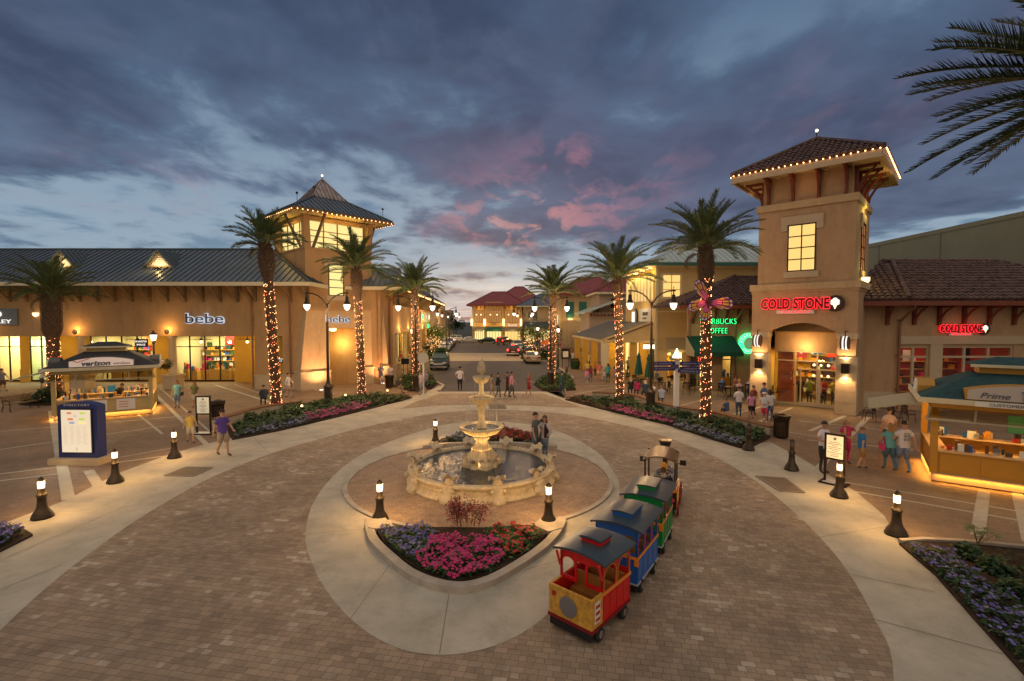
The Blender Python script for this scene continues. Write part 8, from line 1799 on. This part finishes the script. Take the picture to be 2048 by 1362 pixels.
    sh.build('shirt', cmat(shirt), t)
    if vest:
        vs_ = MB(); vs_.T = Matrix.Scale(k, 4); vv = []
        for rx, ry, zz in ((.172, .10, 1.43), (.195, .125, 1.34), (.185, .135, 1.1), (.19, .14, .9)): vv += [up((rx) * cos(a), ry * sin(a), zz) for a in [(-.32 + 1.64 * j / 12) * pi for j in range(13)]]
        vs_.add(vv, [(i * 13 + j, i * 13 + j + 1, (i + 1) * 13 + j + 1, (i + 1) * 13 + j) for i in range(3) for j in range(12)]); vs_.build('jacket', cmat(vest), t)
    pt = MB(); pt.sm = True; pt.T = Matrix.Scale(k, 4)
    if skirt:
        q0 = up(0, 0, .98); vv = []
        for i, (r_, dz_) in enumerate(((.14, 0), (.17, -.15), (.2, -.3), (.23, -skirt))): vv += [q0 + Vector((r_ * cos(2 * pi * j / 16), r_ * .8 * sin(2 * pi * j / 16), dz_)) for j in range(16)]
        pt.add(vv, [(i * 16 + j, i * 16 + (j + 1) % 16, (i + 1) * 16 + (j + 1) % 16, (i + 1) * 16 + j) for i in range(3) for j in range(16)])
    else:
        for hp, kn in legs:
            e = 1.0 if not shorts else (.92 if shorts is True else shorts); pt.tube([tuple(hp + Vector((0, 0, .05))), tuple(hp.lerp(kn, .4)), tuple(hp.lerp(kn, e))], [.10, .094, .088 if shorts else .066], 12)
    pt.build('trousers' if not (shorts or skirt) else ('skirt' if skirt else 'shorts'), cmat(pants), t)
    if bag:
        b_ = MB(); b_.T = Matrix.Scale(k, 4); b_.cbox((.27, .0, .88), (.09, .24, .22)); b_.tube([(.26, -.1, .98), (.16, -.06, 1.40), (.26, .1, .98)], .01, 4); b_.build('shoulder_bag', cmat(bag), t)
    if printed:
        b_ = MB(); b_.T = Matrix.Scale(k, 4)
        for i, w in enumerate((.09, .08, .1, .07, .09, .08)): 
            for sx in (-1, 1): b_.cbox(up(sx * .05, .128, 1.34 - i * .045), (w * .8, .004, .022))
        b_.build('shirt_print', 'signd', t)
    return t
W_, N_, B_ = (.62, .58, .54), (.04, .05, .09), (.02, .02, .025); JN = (.09, .13, .22); KH = (.34, .27, .19)
pi2 = pi / 2
# near left
person(446, 912, 'man in a purple shirt and khaki shorts walking on the concrete walk', 1.2, 1.80, (.10, .055, .30), (.36, .28, .21), pose='walk', arms='walk', shorts=True, shoe=(.08, .05, .03))
person(381, 886, 'boy in a yellow shirt and white shorts beside the left menu board', .9, 1.38, (.62, .45, .10), (.55, .5, .42), pose='walk', arms='walk', shorts=True)
person(355, 816, 'woman in a light blue top and jeans with a black shoulder bag', .2, 1.66, (.16, .38, .42), (.18, .24, .38), (.16, .07, .03), arms='down', bag=(.02, .02, .02), hairlen=.02)
person(390, 815, 'girl in an olive top and white shorts behind the left menu board', 0, 1.60, (.14, .15, .05), (.6, .56, .5), (.08, .04, .02), arms='down', shorts=.5, hairlen=.15)
person(577, 796, 'man in white shirt and pale trousers striding past the corner tower', 1.7, 1.72, (.62, .56, .50), (.42, .34, .27), pose='walk', arms='walk', sleeve=2)
person(529, 813, 'person in dark clothes seated on the low wall left of the tallest palm', -2.5, 1.68, (.02, .03, .05), (.03, .035, .05), pose='sit', arms='knee', sleeve=2, lean=.25)
person(84, 779, 'man in a white shirt and dark shorts bending at the far left arcade', 2.6, 1.72, W_, (.05, .05, .06), arms='front', shorts=True, lean=.35)
person(5, 783, 'person in grey top walking at the left frame edge', 1.6, 1.70, (.16, .18, .24), (.12, .06, .05), pose='walk', arms='walk', shorts=True)
person(655, 757, 'person in white top and dark trousers inside the tower archway', 1.9, 1.72, (.5, .4, .4), B_, pose='walk', arms='walk'); person(666, 758, 'person in a black coat walking inside the tower archway', 1.5, 1.70, (.02, .015, .02), (.02, .015, .015), pose='walk', arms='walk', sleeve=2)
person(762, 769, 'man in a blue grey shirt holding a paper beside the corner tower', .1, 1.74, (.16, .17, .24), (.20, .19, .24), arms='hold'); person(781, 769, 'woman in a white top standing behind the litter bin by the tower', -.2, 1.66, (.6, .52, .54), (.4, .32, .3), (.14, .06, .03), arms='front', hairlen=.12)
person(793, 788, 'man in a dark shirt and khaki trousers crouching at the left bed tip', 2.2, 1.75, (.05, .035, .035), (.34, .25, .17), pose='sit', arms='knee', lean=.5, sitz=.40)
person(842, 790, 'woman in a pale pink top and grey trousers strolling by the round sign', -.6, 1.66, (.5, .40, .40), (.30, .29, .30), (.16, .07, .04), pose='walk', arms='walk', sleeve=2); person(851, 788, 'man in a lavender shirt strolling beside the round sign', -.5, 1.76, (.30, .26, .38), (.05, .05, .07), (.2, .16, .12), pose='walk', arms='hold', shorts=True)
person(920, 782, 'security officer in a white shirt and black trousers standing in the road', .15, 1.80, (.68, .62, .66), B_, arms=('hip', 'down'), cap=(.02, .02, .03))
person(984, 796, 'woman in beige walking behind the man in black over the crossing', 1.6, 1.66, (.42, .30, .22), (.38, .28, .20), (.1, .04, .02), pose='walk', arms='walk', hairlen=.1); person(996, 798, 'man in black shirt and white shoes walking over the crossing', 1.6, 1.76, (.015, .015, .02), (.10, .13, .12), pose='walk', arms=('swing', 'hold'), sleeve=2, shoe=W_)
person(1014, 794, 'walker with a maroon backpack behind the pink shirted man', 1.6, 1.74, (.14, .03, .04), (.14, .09, .06), pose='walk', arms='walk'); person(1023, 796, 'man in a pink shirt and grey trousers walking over the crossing', 1.6, 1.78, (.62, .28, .32), (.10, .12, .14), pose='walk', arms='walk', sleeve=2)
person(1057, 792, 'boy in red shirt and red shorts walking over the crossing', 1.5, 1.62, (.36, .03, .04), (.30, .02, .03), (.25, .16, .08), pose='walk', arms='front', shorts=True, shoe=W_)
person(1124, 792, 'person in a long dark teal shirt stepping past the right street corner', 1.7, 1.74, (.02, .08, .09), (.02, .05, .06), pose='walk', arms='walk', sleeve=2, skirt=.5)
person(1066, 899, 'man in a grey shirt and jeans embracing a woman behind the fountain', 1.25, 1.80, (.10, .11, .11), (.10, .14, .20), arms=('down', 'hug'), xy=(.86, 17.9)); person(1078, 898, 'woman with long brown hair and black jacket hugged beside the fountain', -1.0, 1.70, (.40, .38, .40), (.12, .17, .26), (.12, .05, .025), arms=('hug', 'hip'), sleeve=2, hairlen=.28, vest=(.03, .008, .01), xy=(1.22, 17.8))
# couple rests against nothing: both stand on the ring paving
# people seated on the right wall, backs to the camera
for a in ((1262, 787, 'blond person in black seated leftmost on the right low wall', (.015, .015, .02), (.42, .32, .18), .12), (1275, 790, 'woman in a magenta top seated on the right low wall', (.38, .02, .10), (.05, .02, .02), .15), (1291, 794, 'person in dark blue with pale blond hair seated on the right low wall', (.02, .05, .09), (.5, .42, .3), .05), (1305, 799, 'person in a white blouse seated on the low wall behind the lamp post', (.62, .50, .50), (.06, .04, .03), .0), (1324, 806, 'boy in a light blue shirt seated rightmost of the five on the low wall', (.27, .33, .46), (.16, .09, .05), .0)):
    person(0, 0, a[2], pi + .1 * sin(a[0]), 1.62, a[3], N_, a[4], pose='sit', arms='knee', hairlen=a[5], xy=G(a[0], a[1] - 8, .45), lean=.18)
person(0, 0, 'child in blue seated on the low wall right of the thick palm', pi + .3, 1.25, (.05, .09, .20), N_, (.08, .04, .03), pose='sit', arms='knee', xy=G(1454, 822, .45), lean=.1)
person(1477, 834, 'person in a white sweatshirt and jeans behind the seat wall', 3.0, 1.66, (.66, .62, .62), (.05, .09, .14), arms='front', sleeve=2); person(1502, 838, 'girl in a pink shirt and black shorts behind the seat wall', 2.9, 1.45, (.58, .24, .40), (.02, .02, .02), (.16, .08, .04), arms='down', shorts=.6, hairlen=.1)
person(1506, 830, 'person in a dark red shirt standing behind the pink shirted girl', .3, 1.66, (.26, .04, .035), (.06, .04, .04), (.14, .05, .03), arms='front'); person(1527, 832, 'tall man in a blue grey shirt by the lit tower pillar', .5, 1.84, (.10, .13, .22), N_, arms='down')
person(1528, 845, 'girl in a striped white top and pink shorts near the litter bin', -.6, 1.55, (.52, .54, .60), (.60, .06, .12), (.10, .06, .04), arms='front', shorts=.5, shoe=W_, cap=(.6, .55, .55)); person(1539, 843, 'woman in white top and jeans with back turned near the litter bin', 2.6, 1.68, (.6, .58, .58), (.10, .15, .28), (.02, .015, .015), arms='down', hairlen=.14)
for a in ((1444, 790, 'person in blue seated on a cafe chair right of the thick palm', (.08, .17, .32), (.2, .1, .05), 2.4, None), (1470, 788, 'person in a salmon top seated at the table by the lit pillar', (.55, .24, .18), (.12, .05, .03), .4, None), (1479, 798, 'person in a pink white shirt and yellow cap seated at the table', (.60, .42, .42), (.3, .2, .1), 2.9, (.6, .40, .08)), (1497, 794, 'child in a pale top seated by the lit pillar', (.5, .42, .48), (.2, .12, .06), 2.4, None), (1312, 771, 'man in grey green seated at the cafe table behind the lamp post', (.12, .15, .15), (.10, .03, .02), 2.0, None), (1556, 800, 'person in dark clothes seated left of the ice cream shop doors', (.05, .05, .05), (.4, .35, .3), 1.0, None)):
    person(a[0], a[1], a[2], a[5], 1.6, a[3], B_, a[4], pose='sit', arms='knee', cap=a[6], lean=.1)
# inside the ice cream shop
for a in ((0.0, -.2, 'person in an olive shirt waiting inside the ice cream shop', (.30, .30, .05), 3.0), (.75, -.1, 'person in a red shirt at the ice cream counter', (.5, .03, .03), .2), (-.6, .3, 'person in dark clothes inside the ice cream shop', (.03, .03, .03), 2.6), (1.2, .2, 'person in a yellow shirt behind the ice cream counter', (.6, .42, .05), .3)):
    v_ = Matrix.Rotation(radians(-43), 4, 'Z') @ Vector((a[0], a[1], 0)); person(0, 0, a[2], a[4], 1.7, a[3], (.05, .04, .03), arms='front', xy=(18.55 + v_.x, 29.93 + v_.y))
# right foreground
person(1664, 958, 'man in a white polo leaning on the right menu board', .35, 1.80, (.70, .62, .66), (.03, .03, .035), arms='front', xy=G(1646, 946)); person(1691, 928, 'woman in pink dungarees and yellow cardigan beside the menu board', .1, 1.66, (.50, .03, .13), (.50, .03, .13), (.38, .22, .10), arms=('front', 'up'), sleeve=1, vest=(.5, .32, .12), hairlen=.05)
person(1722, 938, 'boy in a bright blue shirt and khaki shorts walking right', 1.5, 1.50, (.01, .16, .42), (.36, .21, .06), (.2, .09, .05), pose='walk', arms='walk', shorts=True)
person(1779, 942, 'woman with long blond hair and aqua top walking away beside the printed shirt', pi - .2, 1.68, (.14, .38, .40), (.08, .15, .22), (.34, .18, .07), pose='walk', arms='walk', hairlen=.30, bag=(.6, .05, .15)); person(1806, 947, 'man in a white shirt with dark printed back walking away near the right kiosk', pi - .1, 1.82, (.66, .60, .62), (.16, .22, .36), pose='walk', arms='walk', printed=True)
person(1776, 908, 'man in a plain pale pink shirt ahead of the blond woman', pi, 1.84, (.62, .46, .44), N_, arms='down')
# kiosk attendants and the train driver
def inl(ob, x, y, z=0): v_ = Matrix.Translation(ob.location) @ Matrix.Rotation(ob.rotation_euler.z, 4, 'Z') @ Vector((x, y, z)); return (v_.x, v_.y)
person(0, 0, 'attendant in a black shirt working inside the phone kiosk', radians(32.7) + .9, 1.75, (.015, .015, .015), N_, (.05, .02, .01), arms='front', lean=.45, xy=inl(KL, .35, .15), skin=1); person(0, 0, 'attendant with ginger hair bending over the counter of the right kiosk', radians(-35.6) - 1.2, 1.68, (.20, .08, .04), B_, (.30, .10, .03), arms='front', lean=.5, hairlen=.1, xy=inl(KR, 1.0, -.1))
dr = person(0, 0, 'train driver in a black security shirt seated in the engine cab', LO.rotation_euler.z + pi, 1.62, (.02, .018, .018), B_, (.10, .05, .03), pose='sit', arms='knee', sitz=.36, xy=inl(LO, .06, -.22), z=.02)
text(dr, 'SECURITY', (0, .135, 1.04), .12, 'paper', 0, .003, 1.0, rot=(pi / 2, 0, pi))
# pavement crowd on the right
for a in ((1173, 770, 'girl in pink walking up the right pavement', 1.35, (.56, .22, .36), (.3, .32, .4), 3.0, .12), (1181, 766, 'girl in maroon top and jeans walking beside the girl in pink', 1.5, (.22, .03, .06), (.12, .16, .28), 3.1, .1), (1174, 758, 'person in a bright yellow top ahead of the girls', 1.62, (.70, .52, .10), (.2, .2, .25), .1, 0), (1199, 761, 'woman in pink top and white shorts on the right pavement', 1.66, (.60, .18, .17), (.62, .52, .44), 3.0, .16), (1209, 763, 'toddler in white beside the dark haired woman', .95, W_, (.3, .3, .3), 3.0, 0), (1216, 766, 'dark haired woman in teal carrying a bag on the right pavement', 1.66, (.05, .28, .28), (.08, .10, .14), 3.1, .2), (1229, 765, 'girl in a pink and white dress left of the slim palm', 1.4, (.55, .25, .3), (.6, .4, .42), 3.0, .1),
          (1257, 751, 'man in a grey green shirt by the lit porch', 1.78, (.16, .19, .16), (.05, .06, .09), 2.8, 0), (1288, 752, 'man in a beige shirt behind the folded umbrellas', 1.78, (.40, .30, .22), (.05, .04, .04), .5, 0), (1168, 737, 'woman with long dark hair and maroon shirt in the crowd', 1.66, (.20, .02, .02), (.08, .02, .02), 0, .22), (1176, 738, 'man in a white shirt with a number in the crowd', 1.78, W_, (.04, .05, .05), 3.0, 0), (1184, 742, 'person in black before the porch column', 1.72, (.02, .01, .01), (.02, .01, .01), 3.0, 0), (1157, 728, 'man in a dark teal shirt in the crowd', 1.76, (.03, .08, .13), (.06, .07, .1), 3.0, 0), (1146, 731, 'person in a white top behind the planter', 1.7, W_, (.3, .25, .22), 3.0, 0), (1142, 722, 'person in a salmon shirt further back in the crowd', 1.76, (.60, .16, .12), (.1, .1, .12), 3.0, 0), (1151, 726, 'person in a dusty pink shirt in the crowd', 1.66, (.40, .2, .2), (.1, .06, .06), 3.0, .1),
          (1064, 693, 'person in a tan jacket beside the far right trees', 1.75, (.3, .2, .1), (.05, .05, .06), 0, 0), (1071, 696, 'woman in a grey coat beside the far right trees', 1.66, (.2, .2, .22), (.1, .1, .12), 3, .1), (1103, 707, 'person in a navy top behind the red lit palm', 1.75, (.03, .04, .1), (.2, .18, .15), 3, 0), (1128, 712, 'woman in a rose top left of the planter', 1.66, (.5, .14, .2), (.05, .05, .08), 0, .12), (1136, 716, 'man in an olive shirt left of the planter', 1.78, (.12, .14, .06), (.1, .09, .08), 3, 0), (1190, 752, 'boy in an orange shirt near the porch column', 1.35, (.6, .22, .04), (.1, .1, .14), .4, 0),
          (1085, 704, 'man in a violet shirt far up the right pavement', 1.8, (.15, .12, .34), (.1, .1, .14), 0, 0), (1093, 702, 'person in a white shirt far up the right pavement', 1.72, W_, (.3, .24, .18), 0, 0), (1096, 703, 'person in a blue shirt far up the right pavement', 1.72, (.10, .12, .26), (.06, .06, .1), 3, 0), (1120, 701, 'child in red far up the right pavement', 1.5, (.5, .05, .06), (.5, .4, .36), 3, 0), (1077, 698, 'person in brown seen beyond the right trees', 1.7, (.16, .06, .04), (.08, .04, .03), 3, 0)):
    person(a[0], a[1], a[2], a[6], a[3], a[4], a[5], (.06, .03, .02) if 'dark' in a[2] else (.16, .08, .04), pose='walk' if 'walking' in a[2] else 'stand', arms='walk' if 'walking' in a[2] else 'front', hairlen=a[7], shorts='shorts' in a[2])
for a in ((802, 746, 'person in a pink top by the far left arcade column', (.5, .12, .12)), (807, 744, 'person in white by the far left arcade column', W_)): person(a[0], a[1] - 14, a[2], 0, 1.68, a[3], (.1, .08, .08), arms='down')
t = thing('posted_sign', 'small dark signs on a pair of thin posts by the left arcade', 'road sign', pole(810, 748), 0); mb = MB(); [mb.tube([(x, 0, 0), (x, 0, 1.6)], .03, 5) for x in (-.15, .25)]; mb.build('post', 'dark', t); mb = MB(); mb.box(-.35, .4, -.05, 0, .95, 1.5); mb.build('plate', 'black', t)
